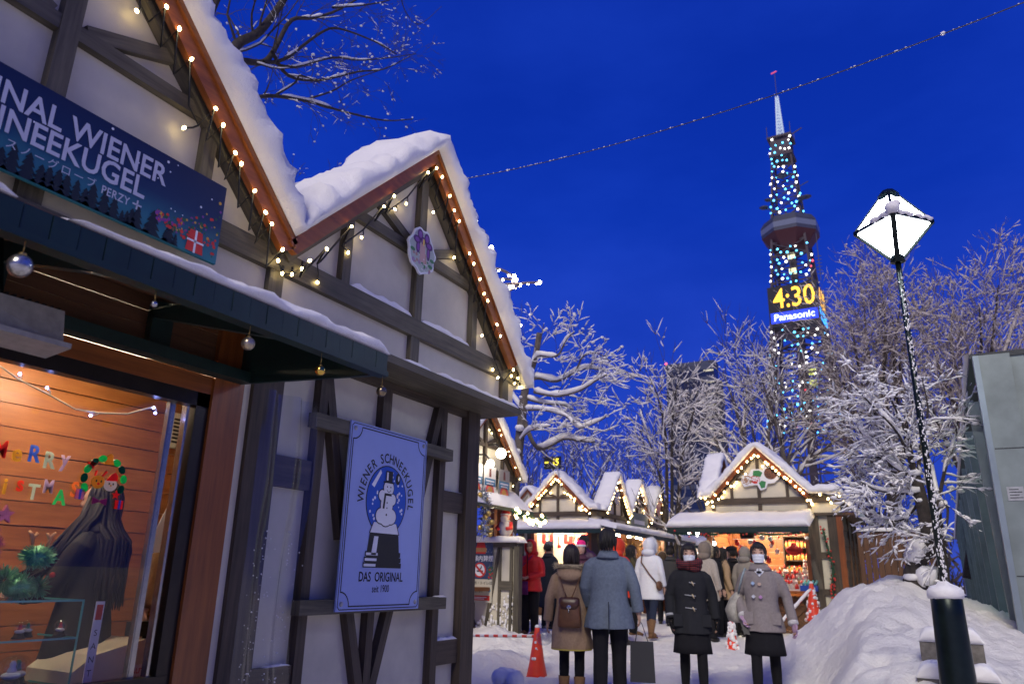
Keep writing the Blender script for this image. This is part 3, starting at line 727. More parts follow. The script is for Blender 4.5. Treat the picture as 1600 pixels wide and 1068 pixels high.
tot = sum(wid[c] for c in word); span = 196.0; cur = 0
for c in word:
    a_ = R_(th - span * (cur + wid[c] / 2) / tot); cur += wid[c]
    if c == ' ': continue
    bx, by = gcx + .272 * math.cos(a_), gcy + .282 * math.sin(a_); t_ = a_ - PI / 2
    put_text(lt_, c, lambda x, y: PS(bx + x * math.cos(t_) - y * math.sin(t_), by + x * math.sin(t_) + y * math.cos(t_), .001), .090, bold=.014, xs=.84)
put_text(lt_, 'DAS  ORIGINAL', lambda x, y: PS(gcx + x, .205 + y, .001), .084, bold=.014, xs=.80)
put_text(lt_, 'seit 1900', lambda x, y: PS(gcx + x, .132 + y, .001), .066, xs=.75)
lt_.build('lettering', ink_black, sign)
for (a_, b_) in ((.045, .045), (SW - .045, .045), (.045, SH - .045), (SW - .045, SH - .045)):
    MB().tube([PS(a_, b_, 0), PS(a_, b_, .006)], [.016, .013], 14).build('screw', steel, sign)

# ---- long banner on the left gable
BX = -2.925
ban = thing('shop_banner', 'dark blue banner with white lettering over a night forest, on the left gable', 'banner', (BX, 1.0, 2.58))
m, t, b = _nodes('printed_night_sky')
sx = t.nodes.new('ShaderNodeSeparateXYZ'); t.links.new(_coord(t), sx.inputs[0])
mr = t.nodes.new('ShaderNodeMapRange'); mr.inputs[1].default_value = 2.58; mr.inputs[2].default_value = 3.0; t.links.new(sx.outputs[2], mr.inputs[0])
t.links.new(_ramp(t, mr.outputs[0], [(0.0, (.025, .17, .21)), (.22, (.02, .12, .18)), (.5, (.006, .025, .085)), (1, (.003, .010, .05))]), b.inputs['Base Color']); b.inputs['Roughness'].default_value = 0.5
MB().box(-2.945, BX, -0.7, 2.285, 2.58, 3.0).build('panel', m, ban)
PB = lambda a, c, l=0.0: (BX + .001 + l, a, c)
bl_ = MB()
put_text(bl_, 'ORIGINAL WIENER', lambda x, y: PB(1.945 + x, 2.885 + y, .002), .142, bold=.018, align='RIGHT', xs=.88)
put_text(bl_, 'SCHNEEKUGEL', lambda x, y: PB(1.855 + x, 2.775 + y, .002), .142, bold=.018, align='RIGHT', xs=.88)
put_text(bl_, 'オリジナル・スノーグローブ', lambda x, y: PB(1.635 + x, 2.690 + y, .002), .046, align='RIGHT', spacing=1.35)
put_text(bl_, 'PERZY', lambda x, y: PB(1.66 + x, 2.685 + y, .002), .054, bold=.01, align='LEFT', spacing=1.1, xs=.8)
line(bl_, PB, [(1.81, 2.69), (1.85, 2.69)], .008, 0, .002); line(bl_, PB, [(1.83, 2.67), (1.83, 2.71)], .008, 0, .002)
bl_.build('lettering', flat('printed_pale_blue', (.46, .48, .58)), ban)
bt_ = MB(); rg = random.Random(9); y_ = -0.65
while y_ < 2.06:
    h_ = rg.uniform(.05, .125); wdt = h_ * rg.uniform(.32, .42)
    for j in range(4):
        f0 = j / 4
        poly(bt_, PB, [(y_ - wdt * (1 - f0 * .8), 2.583 + h_ * f0), (y_ + wdt * (1 - f0 * .8), 2.583 + h_ * f0), (y_, 2.583 + h_ * min(1, f0 + .42))], 0, .0012 + j * .0002)
    y_ += wdt * rg.uniform(.8, 1.5)
bt_.build('forest_drawing', flat('printed_forest_black', (.004, .010, .014)), ban)
bs = MB()
for k in range(42):
    disc(bs, PB, rg.uniform(-.6, 2.22), rg.uniform(2.74, 2.985), rg.uniform(.003, .0075), 0, 8, None, .0012)
bs.build('snowflake_dots', ink_white, ban)
bg_ = MB()
for k in range(150):                                     # garland of leaves, berries and parcels in the right corner
    u_ = rg.random(); y_ = 1.93 + .34 * u_; z_ = 2.60 + rg.random() * (0.05 + .27 * u_ ** 2.2) + (.07 * (1 - u_))
    disc(bg_, PB, min(y_, 2.275), z_, rg.uniform(.004, .011), rg.choice((0, 0, 1, 1, 2, 3)), 6, None, .0014 + k * 1e-5)
poly(bg_, PB, [(2.10, 2.59), (2.20, 2.59), (2.185, 2.70), (2.115, 2.70)], 1, .0032); line(bg_, PB, [(2.15, 2.59), (2.15, 2.70)], .012, 4, .0038); line(bg_, PB, [(2.105, 2.645), (2.195, 2.645)], .010, 4, .0038)
bg_.build('garland_drawing', [flat('printed_leaf_green', (.02, .10, .04)), red_p, flat('printed_amber', (.55, .30, .03)), flat('printed_violet', (.20, .04, .25)), ink_white], ban)

# ---- candle medallion on the right gable
MX = -2.952; mc = (4.025, 3.36)
med = thing('gable_medallion', 'round cut-out plaque of a candle and purple ribbon hanging on the right gable', 'plaque', (MX, mc[0], 3.18))
rg = random.Random(12)
out = []
for k in range(40):
    a_ = 2 * PI * k / 40; rr = 1 + .05 * math.sin(a_ * 7) + .03 * math.sin(a_ * 11 + 1)
    top = 1.0 + (.10 if math.sin(a_) > .2 else 0)
    out.append((mc[0] + .165 * rr * math.cos(a_) * (1 if math.sin(a_) < .3 else .93), mc[1] + .165 * rr * math.sin(a_) * top))
MB(lambda s, d, z: (MX + d, s, z)).prism(out, -.016, 0).build('backing', ink_white, med)
PM = lambda a, c, l=0.0: (MX + .001 + l, a, c)
md_ = MB()
inn = [(mc[0] + (a - mc[0]) * .91, mc[1] + (c - mc[1]) * .91) for a, c in out]
poly(md_, PM, inn, 0)
for k in range(26): disc(md_, PM, mc[0] + rg.uniform(-.11, .11), mc[1] + rg.uniform(-.13, -.02), rg.uniform(.008, .022), rg.choice((1, 1, 2, 3)), 7, None, .0006 + k * 2e-5)
poly(md_, PM, [(mc[0] - .035, mc[1] - .08), (mc[0] + .035, mc[1] - .08), (mc[0] + .03, mc[1] + .05), (mc[0] - .03, mc[1] + .06)], 4, .0018)
for (a_, c_, r1, r2) in [(-.075, .07, .045, .030), (.075, .07, .045, .030), (-.04, .12, .035, .045), (.045, .115, .035, .045), (0, .085, .03, .03), (-.06, .02, .025, .05), (.07, .01, .022, .055)]:
    disc(md_, PM, mc[0] + a_, mc[1] + c_, r1, 5, 14, r2, .0024); disc(md_, PM, mc[0] + a_ * .95, mc[1] + c_, r1 * .6, 6, 12, r2 * .6, .0030)
disc(md_, PM, mc[0] + .005, mc[1] + .075, .012, 7, 8, .03, .0036)
for (a_, c_) in ((-.12, -.02), (.12, -.03), (.10, -.08)): disc(md_, PM, mc[0] + a_, mc[1] + c_, .03, 3, 7, .015, .0026)
for k in range(14): disc(md_, PM, mc[0] + rg.uniform(-.12, .12), mc[1] + rg.uniform(-.14, -.02), .005, 8, 6, None, .0036)
md_.build('candle_drawing', [flat('printed_pale_green', (.40, .45, .40)), flat('printed_pink_brown', (.42, .22, .20)), flat('printed_mauve', (.35, .22, .35)), flat('printed_holly_green', (.05, .20, .08)), flat('printed_wax', (.50, .30, .28)),
                             flat('printed_dark_purple', (.10, .03, .15)), flat('printed_purple', (.24, .08, .34)), flat('printed_flame', (.8, .55, .10)), ink_white], med)

# ---- light strings
proto_bulb = MB().ball((0, 0, 0), (0.0085, 0.0085, 0.012), 8, 5).mesh('bulb', bulb_warm)
proto_far = MB().ball((0, 0, 0), (0.022, 0.022, 0.026), 6, 4).mesh('bulb', bulb_far)
def light_string(label, T, pts, wire_pts=None, far=False, group='light strings on the hut gables', wm=None, r=0.006):
    """pts: bulb places (s,d,z) in the facade frame; one thing with its cable and every bulb"""
    root = thing('light_string', label, 'string lights', T(*pts[0]), 0, group)
    w_ = MB(T); wp = wire_pts or [(a, b, c) for a, b, c in pts]
    w_.tube(wp, r, 4)
    for p in pts:
        q = min(wp, key=lambda v: sum((v[i] - p[i]) ** 2 for i in range(3)))
        if sum((q[i] - p[i]) ** 2 for i in range(3)) > 1e-5: w_.tube([q, ((q[0] + p[0]) / 2 + .01, (q[1] + p[1]) / 2, (q[2] + p[2]) / 2), p], r * .8, 4)
        elif not far: w_.tube([(p[0], p[1], p[2] + .045), (p[0], p[1], p[2] + .012)], .008, 5)
    w_.build('cable', wm or black_wire, root)
    for p in pts:
        o = bpy.data.objects.new('bulb', proto_far if far else proto_bulb); COL.objects.link(o)
        o.location = T(*p); o.rotation_euler = (random.uniform(-.6, .6), random.uniform(-.6, .6), 0)
        hang(o, root)
    return root
def rake_string(label, T, foot, apex, n, seed, inner=0.35, far=False, dfront=0.105, din=0.0, **kw):
    rg = random.Random(seed); F_, A_ = Vector(foot), Vector(apex); d = (A_ - F_).normalized(); dn = Vector((0, -1))
    pts, wp = [], []
    L = (A_ - F_).length
    for k in range(n):
        t_ = (k + .5 + rg.uniform(-.3, .3)) / n * L
        if rg.random() < inner:
            q = F_ + d * t_ + dn * rg.uniform(.22, .33) * (0.8 if far else 1); dd = din + .012
            wq = F_ + d * t_ + dn * .19; wp.append((wq.x, din + .02, wq.y))
        else:
            q = F_ + d * t_ + dn * rg.uniform(.06, .10); dd = dfront
            wp.append((q.x, dd - .012, q.y)); wq = F_ + d * (t_ + .03) + dn * .19; wp.append((wq.x, din + .02, wq.y))
        pts.append((q.x, dd, q.y))
    return light_string(label, T, pts, wp, far, **kw)
rake_string('warm light string along the steep right edge of the nearest gable, above the banner', TA, (2.70, 2.86), (1.43, 4.16), 16, 3, .42)
rake_string('warm light string along the left edge of the gable with the candle plaque', TA, (2.82, 2.86), (4.085, 4.16), 12, 5, .5)
rake_string('warm light string along the right edge of the gable with the candle plaque', TA, (5.36, 2.84), (4.085, 4.16), 17, 8, .25)
light_string('short cluster of warm bulbs in the valley between the two near gables', TA, [(2.72, .03, 2.78), (2.76, .03, 2.72), (2.83, .03, 2.74), (2.90, .03, 2.80)])
light_string('short cluster of warm bulbs at the right end of the near hut beam', TA, [(5.44, .03, 2.78), (5.50, .03, 2.73), (5.56, .03, 2.79), (5.60, .03, 2.72)])
# hut R and M and C
rake_string('row of warm bulbs up the left edge of the pine cone gable', TR, (-4.2, 2.85), (-3.09, 3.88), 16, 21, .25, True, r=.008)
rake_string('row of warm bulbs down the right edge of the pine cone gable', TR, (-1.98, 2.85), (-3.09, 3.88), 15, 22, .25, True, r=.008)
light_string('row of warm bulbs along the flat eave right of the pine cone gable', TR, [(-2.05, .06, 2.78), (-2.02, .06, 2.70), (-1.85, .08, 2.89), (-1.70, .08, 2.80), (-1.65, .06, 2.72), (-1.55, .08, 2.90), (-1.48, .08, 2.86), (-1.42, .06, 2.78)], None, True, r=.008)
light_string('few warm bulbs at the left end of the pine cone stall beam', TR, [(-4.34, .06, 2.90), (-4.25, .06, 2.88), (-4.22, .06, 2.76), (-4.10, .06, 2.80)], None, True, r=.008)
rake_string('row of warm bulbs up the left edge of the gable at the path end', TM, (-10.0, 2.85), (-8.975, 3.84), 15, 31, .2, True, r=.009)
rake_string('row of warm bulbs down the right edge of the gable at the path end', TM, (-7.95, 2.85), (-8.975, 3.84), 15, 32, .2, True, r=.009)
for k, (a_, b_, nm) in enumerate(((19.75, 21.65, 'nearest'), (21.65, 23.6, 'middle'), (23.6, 25.55, 'farthest'))):
    rake_string('row of warm bulbs up the near edge of the %s corner block side gable' % nm, TMs, (a_, 2.88), ((a_ + b_) / 2, 3.92), 11, 41 + k, .2, True, r=.009)
    rake_string('row of warm bulbs down the far edge of the %s corner block side gable' % nm, TMs, (b_, 2.88), ((a_ + b_) / 2, 3.92), 11, 51 + k, .2, True, r=.009)
rake_string('warm light string on the roof edge of the half hidden food stall', TC, (11.98, 2.85), (10.9, 3.83), 12, 61, .35)

# ---- baubles hanging from the awning
def bauble(loc, r, m, label, drop):
    t_ = thing('hanging_bauble', label, 'bauble', loc, 0, 'baubles hanging from the green awning')
    MB().ball((loc[0], loc[1], loc[2]), r, 20, 14).build('globe', m, t_)
    c_ = MB(); c_.lathe([(r * .30, r * .9), (r * .32, r * 1.12), (r * .12, r * 1.2)], loc, 10); c_.tube([(loc[0], loc[1], loc[2] + r * 1.15), (loc[0], loc[1], loc[2] + drop)], .0015, 4)
    c_.build('cap_and_thread', gold, t_)
bauble((-2.30, 1.115, 2.005), .036, silver, 'large silver bauble at the far left under the awning', .09)
bauble((-2.30, 1.57, 2.035), .012, silver, 'tiny clear bauble on a long thread near the floodlight', .06)
bauble((-2.30, 2.005, 2.012), .027, mat('champagne_glitter', (.42, .35, .25), .3, .8, .35, 70), 'champagne glitter bauble at the middle of the awning edge', .08)
bauble((-2.30, 2.425, 2.005), .023, mat('gold_shine', (.75, .50, .10), .15, 1.0, .2, 30), 'shiny gold bauble right of the middle of the awning edge', .09)
bauble((-2.30, 2.868, 2.008), .026, mat('dull_gold', (.25, .20, .13), .25, .9, .3, 30), 'dull brass bauble at the right corner of the awning', .09)

# ---- flood lamp under the awning
fl = thing('flood_lamp', 'grey flood lamp with cooling ribs hanging under the awning at left', 'lamp', (-2.9, 1.45, 1.95))
hb = MB(); hb.hexa([(-2.98, 1.20, 2.045), (-2.90, 1.20, 2.10), (-2.90, 1.20, 1.97), (-2.99, 1.20, 1.95), (-2.98, 1.605, 2.05), (-2.90, 1.605, 2.11), (-2.88, 1.615, 1.965), (-2.99, 1.615, 1.95)])
hb.build('housing', steel, fl)
rbz = MB()
rbz.box(-3.02, -2.975, 1.22, 1.60, 2.05, 2.075)
for k in range(14): rbz.box(-3.04, -2.91, 1.22 + k * .028, 1.228 + k * .028, 2.05, 2.12)
rbz.build('cooling_rib', black_wire, fl)
MB().hexa([(-3.01, 1.19, 1.935), (-2.85, 1.19, 1.955), (-2.85, 1.19, 1.975), (-3.01, 1.19, 1.952), (-3.01, 1.63, 1.935), (-2.85, 1.63, 1.955), (-2.85, 1.63, 1.975), (-3.01, 1.63, 1.952)]).build('front_bezel', steel, fl)
MB().beam((-2.98, 1.40, 2.09), (-3.1, 1.40, 2.40), .03, .015).build('bracket', iron_dark, fl)

# ---- inside the shop
lampm = emit('shop_ceiling_tube', (1.0, 0.80, 0.55), 85)
for k, (x_, y0_, lab) in enumerate(((-3.72, 1.2, 'long ceiling lamp near the shop window'), (-4.55, 1.9, 'long ceiling lamp deep inside the shop'))):
    t_ = thing('ceiling_lamp', lab, 'lamp', (x_, y0_ + .6, 2.42), 0, 'ceiling lamps in the shop')
    MB().box(x_ - .07, x_ + .07, y0_, y0_ + 1.25, 2.395, 2.428).build('housing', ink_white, t_)
    MB().tube([(x_, y0_ + .03, 2.372), (x_, y0_ + 1.22, 2.372)], .022, 8).build('tube', lampm, t_)
vt = thing('wall_vent', 'small white louvred vent on the plank wall inside the shop', 'vent', (-5.23, 3.99, 2.12))
v_ = MB(); v_.box(-5.235, -5.20, 3.86, 4.10, 2.06, 2.34); v_.build('housing', cream, vt)
v_ = MB(); [v_.box(-5.205, -5.195, 3.90, 4.06, 2.10 + k * .03, 2.115 + k * .03) for k in range(7)]; v_.build('louvre', frame_m, vt)
led_w = emit('blue_white_led', (0.30, 0.36, 1.0), 34)
_pb = proto_bulb; proto_bulb = MB().ball((0, 0, 0), .0065, 8, 5).mesh('bulb', led_w)
light_string('blue white light string drooping across the inside of the shop window', TA, [(1.80, -.50, 1.965), (1.93, -.50, 1.93), (2.16, -.50, 1.845), (2.475, -.48, 1.945), (2.49, -.48, 1.92)],
             [(1.2, -.5, 1.97), (1.70, -.50, 1.985), (1.80, -.50, 1.94), (1.95, -.50, 1.90), (2.08, -.50, 1.86), (2.2, -.5, 1.865), (2.35, -.5, 1.89), (2.48, -.48, 1.955)], group='light strings in the shop', wm=cream, r=.004)
proto_bulb = _pb
# glass shelf with snow globes
edge_m = mat('green_glass_edge', (.10, .38, .36), .1, 0, .1); clear = glass('clear_shelf_glass', (.93, .98, .97))
shf = thing('display_shelf', 'glass display shelf with green edges behind the shop window', 'shelf', (-3.75, 2.0, .55))
for z_ in (.985, .815, .60):
    MB().box(-3.98, -3.66, 1.0, 2.40, z_, z_ + .007).build('shelf', clear, shf)
    e_ = MB(); e_.box(-3.66, -3.657, 1.0, 2.405, z_ - .001, z_ + .008); e_.box(-3.98, -3.66, 2.40, 2.404, z_ - .001, z_ + .008); e_.build('shelf_edge', edge_m, shf)
e_ = MB(); e_.box(-3.663, -3.656, 2.398, 2.405, .45, .99); e_.build('corner_rail', edge_m, shf)
cntr = thing('shop_counter', 'low brown serving counter inside the shop window', 'counter', (-3.8, 1.8, .05))
MB().box(-4.05, -3.48, -.9, 3.6, .05, .60).build('cabinet', wood_brown, cntr); MB().box(-4.08, -3.46, -.92, 3.62, .60, .63 - .03 + .0).build('top', wood_brown, cntr) if False else None
globe_g = glass('snow_globe_glass', (1, 1, 1), 0.02, .3)
def snow_globe(loc, r, fig, label):
    t_ = thing('snow_globe', label, 'snow globe', loc, 0, 'snow globes on the glass shelf')
    MB().lathe([(r * .95, 0), (r * .98, r * .15), (r * .75, r * .35), (r * .62, r * .75), (r * .55, r * .8)], loc, 18).build('base', ink_black, t_)
    MB().ball((loc[0], loc[1], loc[2] + r * 1.6), r, 18, 12).build('glass_ball', globe_g, t_)
    f_ = MB(); f_.ball((loc[0], loc[1], loc[2] + r * 1.05), (r * .7, r * .7, r * .3), 12, 8); f_.build('snow_bed', snow, t_)
    f_ = MB(); f_.lathe([(r * .3, 0), (r * .34, r * .3), (r * .2, r * .6), (r * .25, r * .75), (r * .12, r * 1.0)], (loc[0], loc[1], loc[2] + r * 1.15), 10); f_.build('figurine', fig, t_)
for (y_, x_, z_, r_, f_, lb) in [(2.03, -3.74, .822, .030, gold, 'small snow globe with a golden figure, at left of the upper shelf'), (2.17, -3.74, .822, .030, red_p, 'small snow globe with a red figure in the middle of the upper shelf'), (2.24, -3.80, .822, .030, green_p, 'small snow globe with a green figure behind the red one'),
                              (2.36, -3.74, .822, .030, red_p, 'small snow globe with a red figure at the right end of the shelf'), (2.16, -3.72, .607, .058, ink_white, 'large snow globe with a white figure on the lower shelf'), (2.23, -3.80, .607, .055, green_p, 'large snow globe with a green figure behind the white one'),
                              (1.90, -3.74, .607, .05, red_p, 'snow globe with a red figure at the far left of the lower shelf')]:
    snow_globe((x_, y_, z_), r_, f_, lb)
# tinsel animal with antlers
tins = mat('green_tinsel', (.10, .34, .17), .3, .3, .3, 40); tinp = mat('pink_tinsel', (.65, .20, .27), .25, .4, .3, 40)
def tinsel(mb, c, r, n, seed, flat_=1.0):
    rg = random.Random(seed); c = Vector(c)
    for k in range(n):
        d = Vector((rg.gauss(0, 1), rg.gauss(0, 1), rg.gauss(0, 1) * flat_)).normalized(); s = d.orthogonal().normalized() * r * .05
        e = c + Vector((d.x, d.y, d.z * flat_)) * r * rg.uniform(.75, 1.1); m_ = c + d * r * .15
        mb.add([m_ - s, m_ + s, e + s * .3, e - s * .3], [(0, 1, 2, 3)])
tb_ = thing('tinsel_animal', 'green tinsel animal ornament with orange antlers on the glass shelf', 'ornament', (-3.75, 2.15, .993))
x_ = MB(); tinsel(x_, (-3.75, 2.19, 1.185), .085, 420, 1, .75); x_.ball((-3.75, 2.19, 1.185), .055, 8, 6); x_.build('head', tins, tb_)
x_ = MB(); tinsel(x_, (-3.75, 2.13, 1.05), .075, 300, 2); tinsel(x_, (-3.75, 2.22, 1.045), .06, 220, 3); tinsel(x_, (-3.75, 2.06, 1.08), .07, 220, 4); x_.ball((-3.75, 2.14, 1.045), (.05, .09, .05), 8, 6); x_.build('body', tins, tb_)
for g_ in (-1, 1):
    a_ = MB(); y0 = 2.19 + g_ * .035; a_.tube([(-3.75, y0, 1.24), (-3.75, y0 + g_ * .012, 1.285), (-3.75, y0 + g_ * .03, 1.30)], [.008, .010, .007], 6); a_.tube([(-3.75, y0 + g_ * .008, 1.265), (-3.75, y0 - g_ * .012, 1.295)], [.008, .007], 6); a_.build('antler', mat('tan_felt', (.55, .28, .12), .8, 0, .1), tb_)
MB().ball((-3.68, 2.235, 1.105), .013, 8, 6).build('bell', red_p, tb_)
tp = thing('tinsel_tree', 'pink tinsel tree with a star on the glass shelf, at the left edge', 'ornament', (-3.8, 2.02, .993))
x_ = MB()
for k in range(7): tinsel(x_, (-3.80, 2.0 + .012 * (k % 3), 1.02 + k * .045), .055 - k * .004, 130, 20 + k)
x_.build('branches', tinp, tp)
st_ = MB(lambda s, d, z: (-3.79 + d, 2.02 + s, 1.37 + z)); st_.prism([((.045 if k % 2 == 0 else .02) * math.sin(PI * k / 5), (.045 if k % 2 == 0 else .02) * math.cos(PI * k / 5)) for k in range(10)], -.01, .01); st_.build('star', tinp, tp)
# till with its display, notice card and printed strip
rgm = thing('cash_register', 'cream cash register with a dark customer display inside the window', 'cash register', (-3.8, 2.8, .6))
r_ = MB(lambda a, b, c: (b, a, c)); r_.prism([(2.42, .60), (3.02, .60), (3.02, .70), (2.94, .775), (2.80, .79), (2.52, .73), (2.42, .66)], -4.05, -3.68); r_.build('body', cream, rgm)
dd = MB(); dd.box(-3.80, -3.74, 2.755, 2.935, .80, .872); dd.tube([(-3.77, 2.86, .70), (-3.77, 2.86, .81)], .018, 8); do_ = dd.build('display', frame_m, rgm)
dg_ = MB(); put_text(dg_, '16', lambda x, y: (-3.7385, 2.90 + x, .838 + y), .05, bold=.01, xs=.8); dg_.build('digits', emit('green_digits', (.1, 1, .15), 5), do_)
cd = thing('notice_card', 'white notice card with red heading beside the cash register', 'notice', (-3.62, 2.86, .60))
MB().box(-3.625, -3.62, 2.66, 3.02, .50, .675).build('card', ink_white, cd)
x_ = MB(); put_text(x_, 'CAUTION', lambda x, y: (-3.619, 2.75 + x, .645 + y), .035, bold=.01); x_.build('heading', red_p, cd)
x_ = MB()
for k in range(4): put_text(x_, 'お会計は店内でお願いします', lambda x, y: (-3.619, 2.69 + x, .612 - k * .026 + y), .022, align='LEFT')
x_.build('lettering', ink_black, cd)
sp_ = thing('printed_strip', 'narrow white paper strip with red top hanging in the shop window', 'sign', (-3.60, 2.45, .6))
MB().box(-3.604, -3.60, 2.43, 2.475, .50, .985).build('paper', ink_white, sp_)
x_ = MB(); x_.box(-3.5995, -3.599, 2.436, 2.469, .90, .97); x_.build('red_top', red_p, sp_)
x_ = MB()
for k, c in enumerate('SANTA'): put_text(x_, c, lambda x, y: (-3.599, 2.452 + x, .84 - k * .06 + y), .04)
x_.build('lettering', ink_black, sp_)
pp_ = thing('paper_sheet', 'white paper sheet hanging beside the sliding window frame', 'paper', (-3.95, 3.0, 1.25))
MB().hexa([(-3.95, 2.90, 1.22), (-3.95, 3.06, 1.24), (-3.953, 3.06, 1.24), (-3.953, 2.90, 1.22), (-3.93, 3.02, 1.56), (-3.93, 3.08, 1.56), (-3.933, 3.08, 1.56), (-3.933, 3.02, 1.56)]).build('sheet', ink_white, pp_)
# gel stickers on the pane
def gel(name, c):
    m, t, b = _nodes(name); b.inputs['Base Color'].default_value = (*c, 1); b.inputs['Roughness'].default_value = .08
    tr = t.nodes.new('ShaderNodeBsdfTranslucent'); tr.inputs[0].default_value = (*c, 1); mx = t.nodes.new('ShaderNodeMixShader'); mx.inputs[0].default_value = .75
    t.links.new(b.outputs[0], mx.inputs[1]); t.links.new(tr.outputs[0], mx.inputs[2]); t.links.new(mx.outputs[0], t.nodes['Material Output'].inputs[0]); return m
GEL = {k: gel('gel_' + k, c) for k, c in dict(red=(.9, .06, .03), green=(.05, .75, .25), darkgreen=(.01, .12, .06), gold=(.95, .55, .05), blue=(.1, .25, .9), pale=(.75, .9, .75), mauve=(.75, .6, .85), white=(.95, .93, .9), orange=(.95, .25, .06), purple=(.35, .05, .25), pink=(.9, .45, .65)).items()}
GX = -3.374
def sticker(outline, c, y_, z_, label, group, more=()):
    o = MB(lambda s, d, z: (GX + d, y_ + s, z_ + z)); o.prism(outline, 0, .005)
    ob = o.build('window_sticker', GEL[c]); tag(ob, label, 'sticker', group)
    for (nm, ol, cc) in more:
        q = MB(lambda s, d, z: (GX + .0055 + d, y_ + s, z_ + z)); q.prism(ol, 0, .003); hang(q.build(nm, GEL[cc]), ob)
    return ob
def ell(a, b, n=12, cx=0, cy=0): return [(cx + a * math.cos(2 * PI * k / n), cy + b * math.sin(2 * PI * k / n)) for k in range(n)]
def star_(r, q=.45, n=5): return [((r if k % 2 == 0 else r * q) * math.sin(PI * k / n), (r if k % 2 == 0 else r * q) * math.cos(PI * k / n)) for k in range(2 * n)]
for word, z_, y1, cols in (('MeRRy', 1.605, 2.005, ['red', 'gold', 'blue', 'pale', 'mauve']), ('CHrisTMAS', 1.475, 2.075, ['blue', 'mauve', 'red', 'gold', 'red', 'pale', 'mauve', 'green', 'orange'])):
    n_ = len(word); step = .070 if word == 'MeRRy' else .060
    for k, c in enumerate(word):
        o = MB()
        vs, fs = text_polys(c, (.082 if c == 'M' else .092) if word != 'MeRRy' else .10, bold=.022, xs=.72 if c == 'M' else .85)
        yy = y1 - (n_ - 1 - k) * step; GX = -3.374 - .0003 * k; zz = z_ - .006 * k * (k % 2)
        o.add([(GX, yy + a, zz + b_) for a, b_ in vs] + [(GX + .005, yy + a, zz + b_) for a, b_ in vs], fs + [tuple(i + len(vs) for i in f) for f in fs])
        tag(o.build('letter_sticker', GEL[cols[k]], fix=False), '%s gel letter %s, number %d of the word %s on the shop window' % ({'pale': 'pale green'}.get(cols[k], cols[k]), c, k + 1, word.capitalize()), 'sticker', 'gel letters on the shop window')
GX = -3.374; wc = (2.205, 1.535); GW = 'gel sticker wreath on the shop window'
for k, a_ in enumerate((105, 78, 60, 35, 8, -20, -50, -78, 205, 180, 155, 130)):
    if k in (1, 6, 7): continue
    c = ['green', 'gold', 'green', 'darkgreen', 'green', 'darkgreen', 'x', 'x', 'green', 'darkgreen', 'green', 'darkgreen'][k]
    sticker([(p * math.cos(R_(a_)) - q * math.sin(R_(a_)), p * math.sin(R_(a_)) + q * math.cos(R_(a_))) for p, q in ell(.016, .021)], c, wc[0] + .098 * math.cos(R_(a_)), wc[1] + .10 * math.sin(R_(a_)), '%s holly leaf gel sticker of the wreath on the shop window' % ('dark green' if c == 'darkgreen' else 'bright green'), GW)
sticker(star_(.024), 'red', wc[0] - .075, wc[1] + .065, 'red star gel sticker at upper left of the window wreath', GW)
sticker(star_(.022), 'red', wc[0] + .072, wc[1] - .062, 'red star gel sticker at lower right of the window wreath', GW)
sticker([(-.024, -.022), (.024, -.022), (.016, .0), (.012, .022), (0, .03), (-.012, .022), (-.016, 0)], 'gold', wc[0] + .012, wc[1] + .095, 'golden bell gel sticker on top of the window wreath', GW)
sticker([(-.035, .016), (0, .004), (.035, .016), (.035, -.016), (0, -.004), (-.035, -.016)], 'purple', wc[0] - .005, wc[1] - .098, 'purple bow gel sticker at the bottom of the window wreath', GW)
sticker([(-.02, -.02), (.02, -.02), (.02, .02), (-.02, .02)], 'red', wc[0] + .095, wc[1] - .105, 'red parcel gel sticker with blue ribbon below the wreath', GW, [('ribbon', [(-.005, -.021), (.005, -.021), (.005, .021), (-.005, .021)], 'blue')])
sticker([(-.02, -.022), (.02, -.022), (.02, .022), (-.02, .022)], 'pink', wc[0] - .105, wc[1] - .075, 'pink parcel gel sticker left of the window wreath', GW, [('ribbon', [(-.005, -.023), (.005, -.023), (.005, .023), (-.005, .023)], 'blue')])
sticker(ell(.031, .030, 16), 'gold', wc[0] - .028, wc[1] - .012, 'yellow reindeer face gel sticker inside the wreath', GW, [('antler', [(-.028, .028), (-.02, .026), (-.014, .052), (-.024, .05)], 'red'), ('antler', [(.010, .028), (.018, .026), (.036, .05), (.026, .054)], 'red'), ('nose', ell(.006, .006, 8, 0, -.008), 'red'), ('eye', ell(.003, .006, 8, -.012, .004), 'darkgreen'), ('eye', ell(.003, .006, 8, .012, .004), 'darkgreen')])
sticker(ell(.032, .030, 16), 'white', wc[0] + .035, wc[1] - .018, 'white bearded face gel sticker with red hat inside the wreath', GW, [('hat', [(-.028, .016), (.03, .02), (.028, .045), (.014, .058), (-.008, .046)], 'red'), ('eye', ell(.003, .005, 8, -.009, .004), 'darkgreen'), ('eye', ell(.003, .005, 8, .011, .004), 'darkgreen'), ('nose', ell(.004, .004, 8, 0, -.004), 'gold')])
